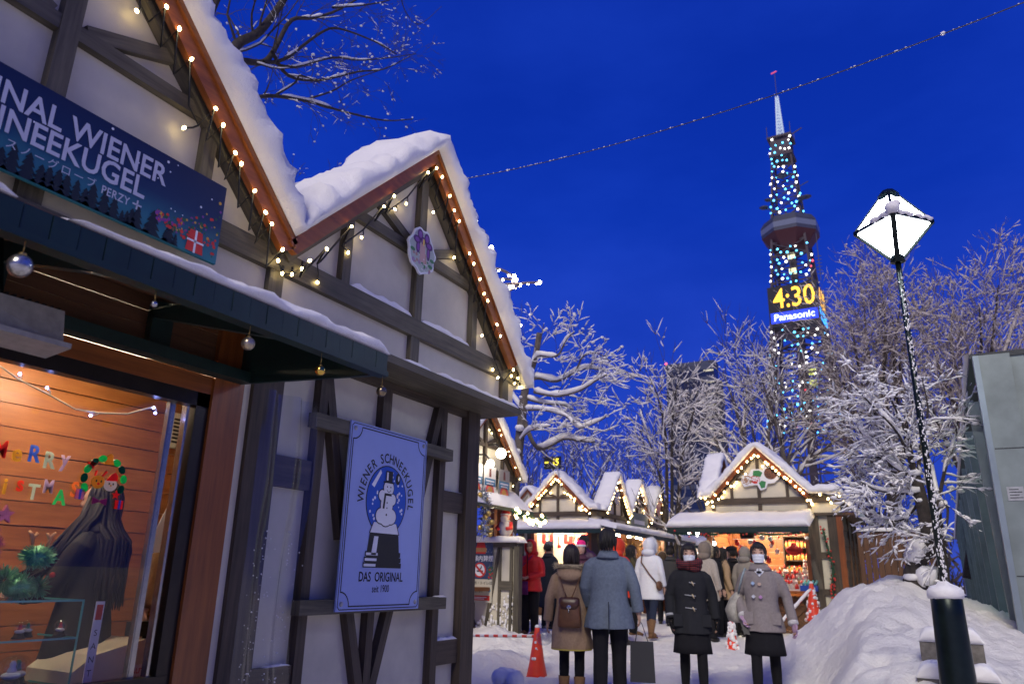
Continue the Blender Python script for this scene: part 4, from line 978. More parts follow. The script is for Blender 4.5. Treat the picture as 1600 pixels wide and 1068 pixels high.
# clear vinyl curtain at the edge of the shop front
vin = glass('clear_vinyl', (.90, .92, .95), .12, .32)
v_ = MB()
for j in range(21):
    pass
vs = [(-3.20 + .03 * math.sin(i * 1.1) + .012 * noise.noise(Vector((i * .7, j * .3, 1))), 2.955 + .40 * i / 12 * (1 + .10 * math.sin(j * .4)), 2.13 - j * .10) for j in range(22) for i in range(13)]
v_.add(vs, [(j * 13 + i, j * 13 + i + 1, (j + 1) * 13 + i + 1, (j + 1) * 13 + i) for j in range(21) for i in range(12)], 0, None, True)
vo = v_.build('vinyl_curtain', vin); tag(vo, 'clear vinyl sheet flecked with snow, hanging beside the shop window post', 'curtain')
fk = MB(); rg = random.Random(77)
for k in range(330):
    i_, z_ = rg.random(), rg.random() ** 2.2 * 1.35 + .02
    yy = 2.96 + .38 * i_; r_ = rg.uniform(.0015, .005)
    fk.ball((-3.165 + .03 * math.sin(i_ * 13.2), yy, z_), r_, 5, 3)
fo = fk.build('snow_flecks', snow); fo['kind'] = 'stuff'; hang(fo, vo)
# ================================================================ PEOPLE
def cloth(name, c, rough=0.9, var=0.12, sc=40, bump=0.25): return mat(name, c, rough, 0, var, sc, bump, 0.002, 0.25, bscale=260)
black_cloth = cloth('black_wool', (.010, .010, .013)); navy = cloth('dark_navy_wool', (.014, .016, .024)); tights = cloth('black_tights', (.008, .008, .010)); denim = cloth('dark_denim', (.02, .028, .055))
fur_m = mat('beige_fur', (.42, .34, .22), .95, 0, .4, 50, .8, .01); shoe_m = mat('dark_shoe', (.02, .017, .015), .5, 0, .2, 20); boot_tan = cloth('tan_suede', (.20, .11, .055)); lip = flat('lip', (.35, .09, .08)); eye_m = flat('dark_eye', (.01, .008, .007), .2)
mask_m = cloth('white_face_mask', (.74, .77, .82), .85, .03)
def ell_ring(z, a, b, cx=0, cy=0, n=28, wob=0.0, seed=0, pw=1.0):
    out = []
    for k in range(n):
        t = 2 * PI * k / n; q = 1 + wob * math.sin(t * 7 + seed + z * 2) + wob * .6 * math.sin(t * 11 + seed * 2)
        ct, st = math.cos(t), math.sin(t)
        out.append((cx + a * q * math.copysign(abs(ct) ** pw, ct), cy + b * q * math.copysign(abs(st) ** pw, st), z))
    return out
def hand(mb, w, d, nrm, side, curl=0.5, s=1.0):
    """palm, four unequal bent fingers and a thumb from the side of the palm. w: wrist, d: direction of the forearm, nrm: palm normal"""
    w, d, nrm = Vector(w), Vector(d).normalized(), Vector(nrm); nrm = (nrm - d * nrm.dot(d)).normalized(); t = d.cross(nrm) * side
    M = Matrix((t, d, nrm)).transposed()
    mb.ball(w + d * .045 * s, (.038 * s, .052 * s, .017 * s), 10, 7, M=M); mb.tube([w - d * .03 * s, w + d * .02 * s], [.025 * s, .024 * s], 8)
    for k, (o, L) in enumerate(((-.029, .066), (-.0095, .075), (.0105, .070), (.029, .055))):
        p = w + d * (.082 - abs(o) * .25) * s + t * o * s; pts = [p]; dd = d.copy()
        for j, f in enumerate((.45, .32, .23)):
            a_ = curl * (.55 + .5 * j); dd = (d * math.cos(a_ * (j + .7)) + nrm * math.sin(a_ * (j + .7))).normalized(); p = p + dd * L * f * s; pts.append(p)
        mb.tube(pts, [.0088 * s, .0085 * s, .008 * s, .0062 * s], 6)
    p = w + d * .025 * s - t * .032 * s
    mb.tube([p, p - t * .022 * s + d * .018 * s + nrm * .006 * s, p - t * .026 * s + d * .045 * s + nrm * .016 * s, p - t * .020 * s + d * .066 * s + nrm * .022 * s], [.014 * s, .0115 * s, .0098 * s, .007 * s], 6)
def strands(mb, hc, r, azs, z_end, rnd, wd=.013, brow=None, spread=1.0, fwd=0.0):
    hx, hy, hz = hc
    for a in azs:
        pts = []; a_ = a + rnd.uniform(-.06, .06); e = 1.06 + rnd.uniform(0, .07)
        lim = brow if brow else 88
        for t in range(6, int(lim) + 1, 12):
            q = R_(t); pts.append((hx + r[0] * e * math.sin(q) * math.sin(a_), hy + r[1] * e * math.sin(q) * math.cos(a_), hz + r[2] * e * math.cos(q)))
        if not brow:
            x0, y0, z0 = pts[-1]; ze = z_end + rnd.uniform(-.02, .03); n = max(2, int((z0 - ze) / .06))
            for j in range(1, n + 1):
                f = j / n
                zq = z0 + (ze - z0) * f; ps = smooth(1.47, 1.36, zq) if z_end < 1.40 else 0
                pts.append((x0 * (1 + .55 * ps) + rnd.uniform(-.006, .006), y0 + rnd.uniform(-.006, .006) - (.02 * f if abs(a_) > 1.2 else 0) + (-.075 * ps if y0 < .03 else .05 * ps), zq))
        m = len(pts); mb.tube(pts, [wd * (1 if j < m - 2 else .75 if j < m - 1 else .25) for j in range(m)], 5, flat=.7)
def person(label, loc, rz, h=1.65, coat=None, coat_m=None, hem=.75, hemw=.24, legs='trousers', leg_m=None, skirt=None, skirt_m=None, hair_len=None, hair_m=None, hood=None, hat=None, hat_m=None, mask=False, scarf=None,
           arms=None, stride=(0, 0), near=False, group=None, boots=None, gloves=None, collar=True, bulk=1.0, face=True, fringe=True, lean=0.0, cat='person', quilt=False, tilt=0.0, fold=.010, fur=None, headturn=0.0):
    """local axes: faces +Y, its right is +X, built 1.70 m tall and scaled"""
    s = h / 1.70; rnd = random.Random(len(label) * 7 + int(abs(loc[0]) * 100))
    root = thing('person', label, cat, (0, 0, 0), 0, group)
    vox = .0085 if near else .016
    made = []
    def fin(o): made.append(o); return o
    body = MB()
    hipz = .90
    L_ = []
    for g, st in ((-1, stride[0]), (1, stride[1])):
        hp = Vector((g * .088, 0, hipz)); kn = Vector((g * .092, st * .55 + .015, .485)); an = Vector((g * .095, st - .01, .085 + max(0, -st) * .12)); L_.append((hp, kn, an))
        body.tube([hp + Vector((0, 0, .05)), hp, hp.lerp(kn, .5), kn, kn.lerp(an, .35), an, an - Vector((0, 0, .04))], [.09, .088, .070, .052, .052, .036, .036], 10)
        body.ball(an + Vector((0, .055, -.045)), (.043, .12, .038), 10, 6)
    body.loft([ell_ring(.86, .155, .105), ell_ring(.95, .165, .115), ell_ring(1.06, .135, .098), ell_ring(1.2, .155, .108), ell_ring(1.33, .150, .100), ell_ring(1.385, .115, .080), ell_ring(1.43, .065, .060)])
    hc = (0, .015, 1.595)
    body.tube([(0, -.012, 1.40), (0, 0, 1.50), (0, .01, 1.56)], [.058, .053, .055], 12)
    body.ball(hc, (.073, .093, .106), 20, 14); body.ball((0, .045, 1.545), (.056, .060, .058), 14, 10); body.ball((0, .085, 1.508), (.022, .018, .018), 8, 6)
    body.tube([(0, .098, 1.603), (0, .113, 1.575), (0, .104, 1.566)], [.009, .013, .011], 8)
    for g in (-1, 1):
        body.ball((g * .075, .005, 1.583), (.012, .022, .032), 8, 6); body.ball((g * .034, .088, 1.622), (.024, .012, .010), 8, 6); body.ball((g * .038, .078, 1.568), (.024, .022, .02), 8, 6)
    arms = arms or {}
    A = {}
    for g, nm in ((-1, 'l'), (1, 'r')):
        sh = Vector((g * .158 * (1 + (bulk - 1) * .5), -.005, 1.348)); el, wr, nrm = arms.get(nm, ((g * .235, -.03, 1.12), (g * .245, .04, .875), (-g, .2, 0)))
        el, wr = Vector(el), Vector(wr); A[g] = (sh, el, wr, nrm)
        body.tube([sh - Vector((g * .04, 0, -.005)), sh, sh.lerp(el, .5), el, el.lerp(wr, .4), wr], [.042, .045, .044, .040, .038, .026], 10)
        hand(body, wr, wr - el, nrm, -g, .45)
    fin(remeshed(body, 'body', skin, root, vox, 2))
    if face:
        for g in (-1, 1):
            e_ = MB(); e_.ball((g * .034, .093, 1.603), (.0145, .008, .0065), 10, 6); fin(e_.build('eye', eye_m, root))
            e_ = MB(); e_.tube([(g * .018, .104, 1.632), (g * .036, .101, 1.637), (g * .054, .087, 1.630)], [.0035, .0045, .003], 5); fin(e_.build('eyebrow', hair_m or hair, root))
        if not mask: e_ = MB(); e_.ball((0, .099, 1.533), (.022, .008, .0065), 10, 6); fin(e_.build('lips', lip, root))
    # legs
    if legs:
        t_ = MB(); wdt = {'trousers': 1.28, 'tights': 1.06, 'slim': 1.14, 'loose': 1.55}[legs]
        for hp, kn, an in L_:
            if legs in ('trousers', 'loose'): rr = [.098, .098, .083 * (1 + (wdt - 1) * .4), .066 * (1 + (wdt - 1) * .5), .066 * (1 + (wdt - 1) * .5), .058 * (1 + (wdt - 1) * .6), .06 * (1 + (wdt - 1) * .6)]
            else: rr = [.094, .093, .074 * wdt, .056 * wdt, .056 * wdt, .041 * wdt, .043 * wdt]
            t_.tube([hp + Vector((0, 0, .06)), hp, hp.lerp(kn, .5), kn, kn.lerp(an, .35), an, an - Vector((0, .005, .03))], rr, 12)
        t_.loft([ell_ring(.84, .165, .115), ell_ring(.95, .172, .122), ell_ring(1.03, .15, .11)])
        fin(remeshed(t_, 'tights' if legs == 'tights' else 'trousers', leg_m or black_cloth, root, vox * 1.2, 2, .006 if legs != 'tights' else 0, 14))
    for hp, kn, an in L_:
        b_ = MB(); tall = boots if boots else 0
        b_.ball(an + Vector((0, .055, -.043)), (.050, .135, .047), 12, 8); b_.box(an.x - .045, an.x + .045, an.y - .07, an.y + .18, an.z - .085, an.z - .068)
        if tall: b_.tube([an + Vector((0, 0, -.05)), an + Vector((0, 0, .05)), an.lerp(kn, tall)], [.05, .056, .066], 12)
        fin(b_.build('boot' if tall else 'shoe', boot_tan if tall else shoe_m, root))
    # coat with sleeves
    if coat:
        c_ = MB(); k = bulk
        zs = [(1.462, .066, .066, 1), (1.44, .095, .078, 1), (1.415, .130 * k, .090, 1), (1.385, .162 * k, .104, 1), (1.335, .182 * k, .118 * k, .95), (1.22, .192 * k, .132 * k, .9), (1.08, .178 * k, .128 * k, .9), (.98, .185 * k, .138 * k, .9)]
        n_ = 5
        for j in range(1, n_ + 1):
            f = j / n_; zz = .98 + (hem - .98) * f; zs.append((zz, .185 * k + (hemw - .185 * k) * f ** .9, .138 * k + (hemw * .80 - .138 * k) * f ** .9, .92))
        rings = []
        for z_, a_, b_, pw in zs[::-1]:
            wob = (.035 * max(0, (.98 - z_) / .4) if coat != 'puffer' else 0)
            rings.append(ell_ring(z_, a_, b_, 0, .002, 36, wob, rnd.random() * 6, pw))
        if coat == 'puffer' or quilt:
            rr = []
            for j in range(len(rings) - 1):
                for q in range(4):
                    f = q / 4; bul = 1 + .045 * math.sin(PI * q / 2) ** 2
                    rr.append([(lerp_(p0[0], p1[0], f) * bul, lerp_(p0[1], p1[1], f) * bul, lerp_(p0[2], p1[2], f)) for p0, p1 in zip(rings[j], rings[j + 1])])
            rings = rr + [rings[-1]]
        c_.loft(rings)
        for g in (-1, 1):
            sh, el, wr, nrm = A[g]; we = el.lerp(wr, .93)
            sh = sh + Vector((g * .008, 0, .007)); pts = [sh - Vector((g * .075, 0, -.022)), sh + Vector((-g * .02, 0, .004)), sh + Vector((g * .012, 0, -.03)), sh.lerp(el, .35), sh.lerp(el, .7), el, el.lerp(wr, .4), we]
            c_.tube(pts, [.050 * k, .060 * k, .066 * k, .067 * k, .063 * k, .060 * k, .058 * k, .053 * k], 14)
        fin(remeshed(c_, 'coat', coat_m, root, vox * 1.05, 2, fold, 9))
        if collar:
            q_ = MB()
            ring = []
            for j, (z_, a_, b_) in enumerate(((1.425, .098, .085), (1.475, .082, .078), (1.487, .088, .086), (1.430, .118, .108), (1.405, .135, .120), (1.42, .11, .095))): ring.append(ell_ring(z_, a_, b_, 0, -.004, 24))
            q_.loft(ring, cap=False); fin(q_.build('collar', coat_m, root))
    if skirt:
        k_ = MB(); rr = []
        for j in range(7):
            f = j / 6; z_ = 1.0 + (skirt - 1.0) * f; rr.append(ell_ring(z_, .165 + .055 * f, .125 + .055 * f, 0, 0, 64, .0 + .022 * f, 1.0, .95))
        k_.loft(rr[::-1]); fin(k_.build('skirt', skirt_m or black_cloth, root))
    if scarf is not None:
        q_ = MB()
        for j in range(3): q_.tube([(.105 * math.sin(t) * (1 + .1 * j), .095 * math.cos(t) * (1 + .08 * j) + .01, 1.445 + .026 * j + .018 * math.sin(t * 2 + j * 2)) for t in [2 * PI * i / 18 for i in range(19)]], .034, 8, flat=1.1)
        fin(q_.build('scarf', scarf, root))
    if hair_len is not None and not hood:
        q_ = MB(); q_.ball((0, .004, 1.607), (.080, .098, .110), 18, 12)
        # keep the face free
        q_.v = [Vector((v.x, min(v.y, .052 + max(0, (v.z - 1.64)) * .55), v.z)) for v in q_.v]
        back = [R_(a) for a in range(62, 299, 9 if near else 16)]
        strands(q_, (0, .005, 1.602), (.074, .094, .106), back, hair_len, rnd, .015, None, 1.0)
        strands(q_, (0, .000, 1.598), (.080, .102, .110), [R_(a) for a in range(75, 290, 13 if near else 22)], hair_len + .03, rnd, .015)
        if fringe: strands(q_, (0, .010, 1.600), (.076, .094, .106), [R_(a) for a in range(-58, 60, 7 if near else 14)], 0, rnd, .012, 66)
        else: strands(q_, (0, .010, 1.600), (.076, .094, .106), [R_(a) for a in range(-58, 60, 9)], 0, rnd, .013, 46)
        fin(q_.build('hair', hair_m or hair, root))
    if hood:
        q_ = MB(); rr = []
        for j in range(9):
            f = j / 8; t = R_(12 + 118 * f)
            rr.append([(.112 * math.sin(a) * (math.sin(t) ** .7) * 1.02, (-.125 + .19 * f) if False else .015 - .13 * math.cos(t) * 1.0 + 0 * a, 1.60 + .135 * math.cos(a) * (math.sin(t) ** .7) - (.03 if math.cos(a) < -.3 else 0)) for a in [2 * PI * i / 22 for i in range(22)]])
        q_.loft(rr, cap=True); q_.ball((0, -.05, 1.47), (.13, .10, .075), 14, 8)
        if not face: pass
        fin(remeshed_open(q_, 'hood', hood, root))
        if fur is not None:
            z_ = MB(); rf = random.Random(3)
            for i in range(260):
                a = 2 * PI * i / 260; c = Vector((.108 * math.sin(a), .085, 1.60 + .13 * math.cos(a) - (.02 if math.cos(a) < -.3 else 0))); d = Vector((math.sin(a) + rf.uniform(-.4, .4), rf.uniform(-.1, .9), math.cos(a) + rf.uniform(-.4, .4))).normalized()
                sd_ = d.orthogonal().normalized() * .006; z_.add([c - sd_, c + sd_, c + d * rf.uniform(.025, .05)], [(0, 1, 2)])
            z_.tube([(.106 * math.sin(t), .082, 1.60 + .128 * math.cos(t)) for t in [2 * PI * i / 24 for i in range(25)]], .022, 7)
            fin(z_.build('fur_trim', fur, root))
    if hat:
        q_ = MB()
        if hat == 'beanie': q_.lathe([(.088, 1.622), (.095, 1.63), (.093, 1.665), (.086, 1.70), (.06, 1.728), (.015, 1.738)], (0, .005, 0), 20); q_.v = [Vector((v.x * .92, v.y * 1.1, v.z)) for v in q_.v]
        elif hat == 'brim': q_.lathe([(.125, 1.632), (.128, 1.640), (.086, 1.655), (.085, 1.70), (.07, 1.725), (.0, 1.73)], (0, .005, 0), 22)
        else: q_.ball((0, .0, 1.665), (.105, .12, .07), 16, 10); q_.ball((0, .105, 1.635), (.075, .065, .012), 12, 6)
        fin(q_.build('hat', hat_m, root))
    if mask:
        q_ = MB(); nx, nz = 13, 11; vs = []
        for i in range(nz):
            for j in range(nx):
                u, v = j / (nx - 1) * 2 - 1, i / (nz - 1)
                x_ = u * .066 * (1 - .25 * (1 - v) ** 2); z_ = 1.492 + .098 * v - .010 * u * u * v
                yb = .128 * math.sqrt(max(0, 1 - (x_ / .082) ** 2 * .9)) - .018 * (1 - v) ** 2 + .004 * math.sin(v * PI * 6) - .004
                vs.append((x_, yb - .002, z_))
        q_.add(vs, [(i * nx + j, i * nx + j + 1, (i + 1) * nx + j + 1, (i + 1) * nx + j) for i in range(nz - 1) for j in range(nx - 1)], 0, None, True)
        q_.add([(x, y - .006, z) for x, y, z in vs], [((i + 1) * nx + j, (i + 1) * nx + j + 1, i * nx + j + 1, i * nx + j) for i in range(nz - 1) for j in range(nx - 1)], 0, None, True)
        for g in (-1, 1):
            q_.tube([(g * .064, .085, 1.578), (g * .076, .03, 1.60), (g * .078, .0, 1.592)], .002, 4); q_.tube([(g * .058, .08, 1.512), (g * .072, .03, 1.55), (g * .078, .0, 1.58)], .002, 4)
        fin(q_.build('face_mask', mask_m, root))
    if gloves is not None:
        for g in (-1, 1):
            sh, el, wr, nrm = A[g]; q_ = MB(); hand(q_, wr, wr - el, nrm, -g, .4, 1.22); fin(remeshed(q_, 'glove', gloves, root, .008, 2))
    root.scale = (s, s, s); root.location = loc; root.rotation_euler = (R_(tilt), 0, rz)
    return root
def _unused(): pass
def lerp_(a, b, t): return a + (b - a) * t
def remeshed_open(mb, name, m, parent):
    """a hood: the front cap is removed so the face looks out"""
    me = mb.mesh(name, m); b = bmesh.new(); b.from_mesh(me)
    fs = [f for f in b.faces if len(f.verts) > 10 and f.calc_center_median().y > 0]
    bmesh.ops.delete(b, geom=fs, context='FACES'); b.to_mesh(me); b.free()
    o = bpy.data.objects.new(name, me); COL.objects.link(o); o.parent = parent
    md = o.modifiers.new('thick', 'SOLIDIFY'); md.thickness = .012
    return o
def attach(root, mb, name, m):
    """a part made in the person's own 1.70 m axes"""
    o = mb.build(name, m); o.parent = root; return o
def carried(root, mb, name, m, label, cat):
    """a bag or phone: a thing of its own, standing where the person's axes put it"""
    M = Matrix.LocRotScale(root.location, root.rotation_euler, root.scale)
    mb.v = [M @ Vector(v) for v in mb.v]
    return tag(mb.build(name, m), label, cat)
def on_ground(px, py): return at(px, py, 'z', 0.04)
def spot(px, y):
    """where the sight line over pixel column px meets the depth y, dropped to the ground"""
    p = at(px, 905, 'y', y); return Vector((p.x, p.y, ground_z(p.x, p.y)))
def facing(v): return math.atan2(-v[0], v[1])
def to_cam(p): return facing((-p.x, -p.y))

# ---- the couple walking away
p = spot(893, 8.0)
beige = cloth('camel_wool', (.33, .225, .145)); yellow = cloth('yellow_lining', (.5, .40, .08))
wom = person('woman in beige hooded wool coat and black tights, with brown rucksack, seen from behind', p, facing((-.30, 1)), 1.60, 'wool', beige, .56, .245, 'tights', tights, hair_len=1.43, hair_m=mat('dark_brown_hair', (.022, .013, .010), .45, 0, .3, 60, .4, .003), near=True, collar=False, stride=(.06, -.05),
             arms={'l': ((-.255, -.03, 1.10), (-.285, .03, .84), (1, .2, 0)), 'r': ((.245, -.01, 1.12), (.25, .10, .90), (-1, .2, 0))}, boots=.45)
q = MB()
rr = []
for j, (z_, a_, b_, cy_) in enumerate(((1.30, .03, .02, -.155), (1.32, .11, .05, -.145), (1.37, .155, .085, -.115), (1.43, .165, .095, -.075), (1.465, .145, .085, -.055), (1.455, .11, .07, -.05))): rr.append(ell_ring(z_, a_, b_, 0, cy_, 24))
q.loft(rr); attach(wom, q, 'hood', beige)
q = MB(); rf = random.Random(5)
for i in range(620):
    a = 2 * PI * i / 620 + rf.uniform(-.05, .05); c = Vector((.155 * math.sin(a), -.065 + .085 * math.cos(a), 1.462 + .012 * math.cos(a))); d = Vector((math.sin(a) + rf.uniform(-.6, .6), math.cos(a) * 1.0 + rf.uniform(-.6, .3), rf.uniform(-.5, 1.1))).normalized()
    sd_ = d.orthogonal().normalized() * .006; q.add([c - sd_, c + sd_, c + d * rf.uniform(.04, .08)], [(0, 1, 2)])
q.tube([(.155 * math.sin(t), -.065 + .085 * math.cos(t), 1.46) for t in [2 * PI * i / 26 for i in range(27)]], .028, 8)
attach(wom, q, 'fur_trim', fur_m)
q = MB(); q.lathe([(.235, .552), (.24, .565)], (0, 0, 0), 30); attach(wom, q, 'lining', yellow)
def in_person(root):
    M = Matrix.LocRotScale(root.location, root.rotation_euler, root.scale); return lambda x, y, z: M @ Vector((x, y, z))
T_ = in_person(wom)
bag = thing('rucksack', 'small brown leather rucksack with flap on the back of the woman in beige', 'rucksack', T_(0, -.2, .85))
q = MB(T_); rr = []
for z_, a_, b_ in ((.80, .125, .03), (.815, .135, .05), (.90, .135, .062), (1.02, .122, .055), (1.10, .112, .04), (1.115, .10, .02)): rr.append(ell_ring(z_, a_, b_, 0, -.205, 24, pw=.55))
q.loft(rr); q.build('pouch', brown_leather, bag)
q = MB(T_); rr = []
for z_, a_, b_ in ((.985, .06, .03), (1.0, .10, .064), (1.06, .122, .066), (1.11, .118, .05), (1.125, .10, .03)): rr.append(ell_ring(z_, a_, b_, 0, -.208, 24, pw=.55))
q.loft(rr); q.build('flap', mat('dark_brown_leather', (.07, .028, .016), .35, 0, .3, 12, .2, .003), bag)
for g in (-1, 1):
    q = MB(T_); q.tube([(g * .02, -.215, 1.10), (g * .05, -.205, 1.17), (g * .115, -.17, 1.33), (g * .13, -.07, 1.425), (g * .135, .06, 1.36)], .014, 6, flat=.5); q.build('strap', brown_leather, bag)
q = MB(T_); q.ball((0, -.275, 1.02), (.028, .008, .024), 6, 4, sm=False); q.tube([(0, -.27, 1.0), (0, -.274, .96)], .007, 5); q.build('clasp', silver, bag)
plas = glass('thin_plastic', (.86, .88, .90), .25, .55)
q = MB(); q.ball((-.33, .05, .66), (.10, .055, .085), 14, 10); q.tube([(-.33, .05, .73), (-.315, .045, .78), (-.30, .05, .80)], [.035, .012, .02], 8)
carried(wom, q, 'plastic_bag', plas, 'clear plastic bag in the left hand of the woman in beige', 'plastic bag')
p = spot(951, 8.0)
greyblue = cloth('grey_blue_wool', (.125, .155, .205), .9, .15)
man = person('tall man in long grey blue overcoat and black trousers, seen from behind', p, facing((-.36, 1)), 1.76, 'wool', greyblue, .72, .262, 'trousers', black_cloth, hair_len=1.50, near=True, bulk=1.10, stride=(-.10, .12),
             arms={'l': ((-.25, .02, 1.12), (-.22, .14, .92), (1, .2, 0)), 'r': ((.27, -.05, 1.12), (.30, -.01, .87), (-1, .2, 0))}, fringe=True)
q = MB(); q.box(-.004, .004, -.236, -.20, .70, .98); attach(man, q, 'vent_seam', cloth('dark_seam', (.03, .035, .05)))
paperbag = flat('black_paper', (.018, .018, .02), .5)
T_ = in_person(man)
bg = thing('shopping_bag', 'black paper shopping bag in the right hand of the man in grey blue', 'bag', T_(.31, .02, .3))
q = MB(T_); q.hexa([(.20, -.035, .22), (.45, -.055, .22), (.44, -.035, .60), (.21, -.02, .60), (.20, .06, .22), (.45, .04, .22), (.44, .03, .60), (.21, .045, .60)]); q.build('bag_body', paperbag, bg)
for dx in (.29, .34):
    q = MB(T_); q.tube([(.26, dx - .315, .59), (.29, .0, .76), (.317, .0, .795), (.335, .0, .76), (.39, dx - .315, .59)], .004, 5); q.build('handle', paperbag, bg)

# ---- the two schoolgirls coming towards us
plaid, t, b = _nodes('red_plaid'); wv = t.nodes.new('ShaderNodeTexWave'); wv.bands_direction = 'X'; wv.inputs['Scale'].default_value = 14; wv2 = t.nodes.new('ShaderNodeTexWave'); wv2.bands_direction = 'Z'; wv2.inputs['Scale'].default_value = 14
cc = _coord(t); t.links.new(cc, wv.inputs[0]); t.links.new(cc, wv2.inputs[0]); mx = t.nodes.new('ShaderNodeMath'); mx.operation = 'MULTIPLY'; t.links.new(wv.outputs['Fac'], mx.inputs[0]); t.links.new(wv2.outputs['Fac'], mx.inputs[1])
t.links.new(_ramp(t, mx.outputs[0], [(.1, (.012, .012, .02)), (.3, (.16, .012, .015)), (.7, (.22, .02, .02))]), b.inputs['Base Color']); b.inputs['Roughness'].default_value = .9
p = spot(1078, 8.65)
duffle = cloth('charcoal_duffle', (.018, .019, .023))
g1 = person('schoolgirl in dark duffle coat with white toggles, red plaid scarf and face mask', p, to_cam(p) + .05, 1.61, 'wool', duffle, .72, .225, 'tights', tights, skirt=.51, skirt_m=black_cloth, hair_len=1.50, mask=True, scarf=plaid, near=True, collar=False, stride=(.16, -.14), gloves=cloth('black_knit', (.01, .01, .012)),
            arms={'r': ((.245, -.03, 1.12), (.235, .04, .86), (-1, .2, 0)), 'l': ((-.25, -.04, 1.13), (-.275, -.02, .86), (1, .2, 0))}, bulk=1.02)
tog = flat('horn_toggle', (.55, .45, .28)); cord = flat('pale_cord', (.35, .36, .38))
for z_ in (1.27, 1.13, .99):
    q = MB(); w_ = .02 if z_ > 1.2 else .075; q.tube([(w_, .142, z_ + .012), (0, .150, z_ + .005), (-.05, .147, z_)], .006, 5); attach(g1, q, 'toggle_cord', cord)
    q = MB(); q.tube([(-.032, .156, z_ - .028), (-.02, .160, z_), (-.008, .158, z_ + .022)], [.006, .010, .005], 7); attach(g1, q, 'toggle', tog)
for g in (-1, 1):
    q = MB(); q.hexa([(g * .16 - .05, .135, .80), (g * .16 + .05, .12 if g > 0 else .14, .80), (g * .16 + .05, .13, .93), (g * .16 - .05, .13, .93), (g * .16 - .05, .156, .80), (g * .16 + .05, .156, .80), (g * .16 + .05, .143, .93), (g * .16 - .05, .143, .93)]); attach(g1, q, 'pocket', duffle)
q = MB(); q.tube([(.244, .028, .925), (.242, .036, .90)], .058, 12); attach(g1, q, 'cuff_band', cord)
p = spot(1188, 8.75)
peacoat = cloth('warm_grey_wool', (.235, .205, .20)); mitten = cloth('pink_mitten', (.45, .30, .42)); cuffm = mat('white_fur_cuff', (.55, .53, .52), .95, 0, .2, 60, .8, .006)
g2 = person('schoolgirl in short grey coat and face mask, holding a phone in pink mittens', p, to_cam(p) - .06, 1.62, 'wool', peacoat, .76, .232, 'tights', tights, skirt=.52, skirt_m=black_cloth, hair_len=1.52, mask=True, near=True, stride=(-.12, .17), gloves=mitten,
            arms={'r': ((.262, -.06, 1.13), (.205, .10, .92), (-.6, .5, 0)), 'l': ((-.268, -.02, 1.12), (-.315, .07, .86), (.8, .5, 0))}, headturn=.1)
for g, el, wr in ((1, (.262, -.06, 1.13), (.205, .10, .92)), (-1, (-.268, -.02, 1.12), (-.315, .07, .86))):
    e_, w_ = Vector(el), Vector(wr); d = (w_ - e_).normalized(); q = MB(); q.tube([w_ - d * .035, w_ - d * .02, w_ + d * .01, w_ + d * .022], [.045, .056, .056, .042], 12); attach(g2, q, 'mitten_cuff', cuffm)
for (x_, z_, c_) in ((.075, 1.27, 'blue'), (.005, 1.262, 'pale'), (.078, 1.13, 'white'), (.002, 1.125, 'mauve')):
    q = MB(lambda s, d, z: (x_ + s, .143 + d, z_ + z)); q.prism(star_(.022, .75, 4) if c_ != 'pale' else ell(.020, .018, 8), 0, .014)
    attach(g2, q, 'button', flat('button_' + c_, {'blue': (.30, .42, .60), 'pale': (.50, .36, .28), 'white': (.5, .52, .58), 'mauve': (.40, .20, .42)}[c_]))
for g in (-1, 1):
    q = MB(); q.hexa([(g * .145 - .05, .13, .84), (g * .145 + .05, .13, .84), (g * .145 + .05, .13, .97), (g * .145 - .05, .13, .97), (g * .145 - .05, .160, .84), (g * .145 + .05, .158, .84), (g * .145 + .05, .147, .97), (g * .145 - .05, .147, .97)]); attach(g2, q, 'pocket', peacoat)
q = MB(); q.add([(-.055, .098, 1.40), (-.008, .118, 1.435), (0, .128, 1.39), (.008, .118, 1.435), (.055, .098, 1.40), (0, .136, 1.34)], [(0, 1, 2, 5), (2, 3, 4, 5)]); attach(g2, q, 'shirt_collar', ink_white)
q = MB(); q.ball((0, .136, 1.39), (.03, .012, .014), 8, 6); attach(g2, q, 'bow_tie', black_cloth)
q = MB(); q.hexa([(.17, .165, .84), (.235, .165, .85), (.235, .175, .85), (.17, .175, .84), (.135, .20, .73), (.20, .20, .74), (.20, .21, .74), (.135, .21, .73)]); carried(g2, q, 'phone', ink_black, 'phone held in the pink mitten of the girl in the grey coat', 'phone')
tote_m = mat('cream_print_cotton', (.40, .38, .33), .9, 0, .25, 26)
T_ = in_person(g2); tt = thing('tote_bag', 'pale printed tote bag on the shoulder of the girl in the grey coat', 'bag', T_(.3, -.1, .95))
q = MB(T_); rr = []
for z_, a_, b_, cx in ((.84, .05, .10, .29), (.86, .09, .16, .30), (.98, .105, .175, .315), (1.10, .075, .145, .285), (1.17, .035, .11, .26)): rr.append(ell_ring(z_, a_, b_, cx, -.10, 20, .03, 2))
q.loft(rr); q.build('bag_body', tote_m, tt)
q = MB(T_); q.tube([(.25, .02, 1.16), (.195, .085, 1.33), (.155, .02, 1.43), (.18, -.08, 1.38), (.26, -.17, 1.16)], .013, 6, flat=.5); q.build('strap', cloth('pale_blue_strap', (.28, .34, .36)), tt)

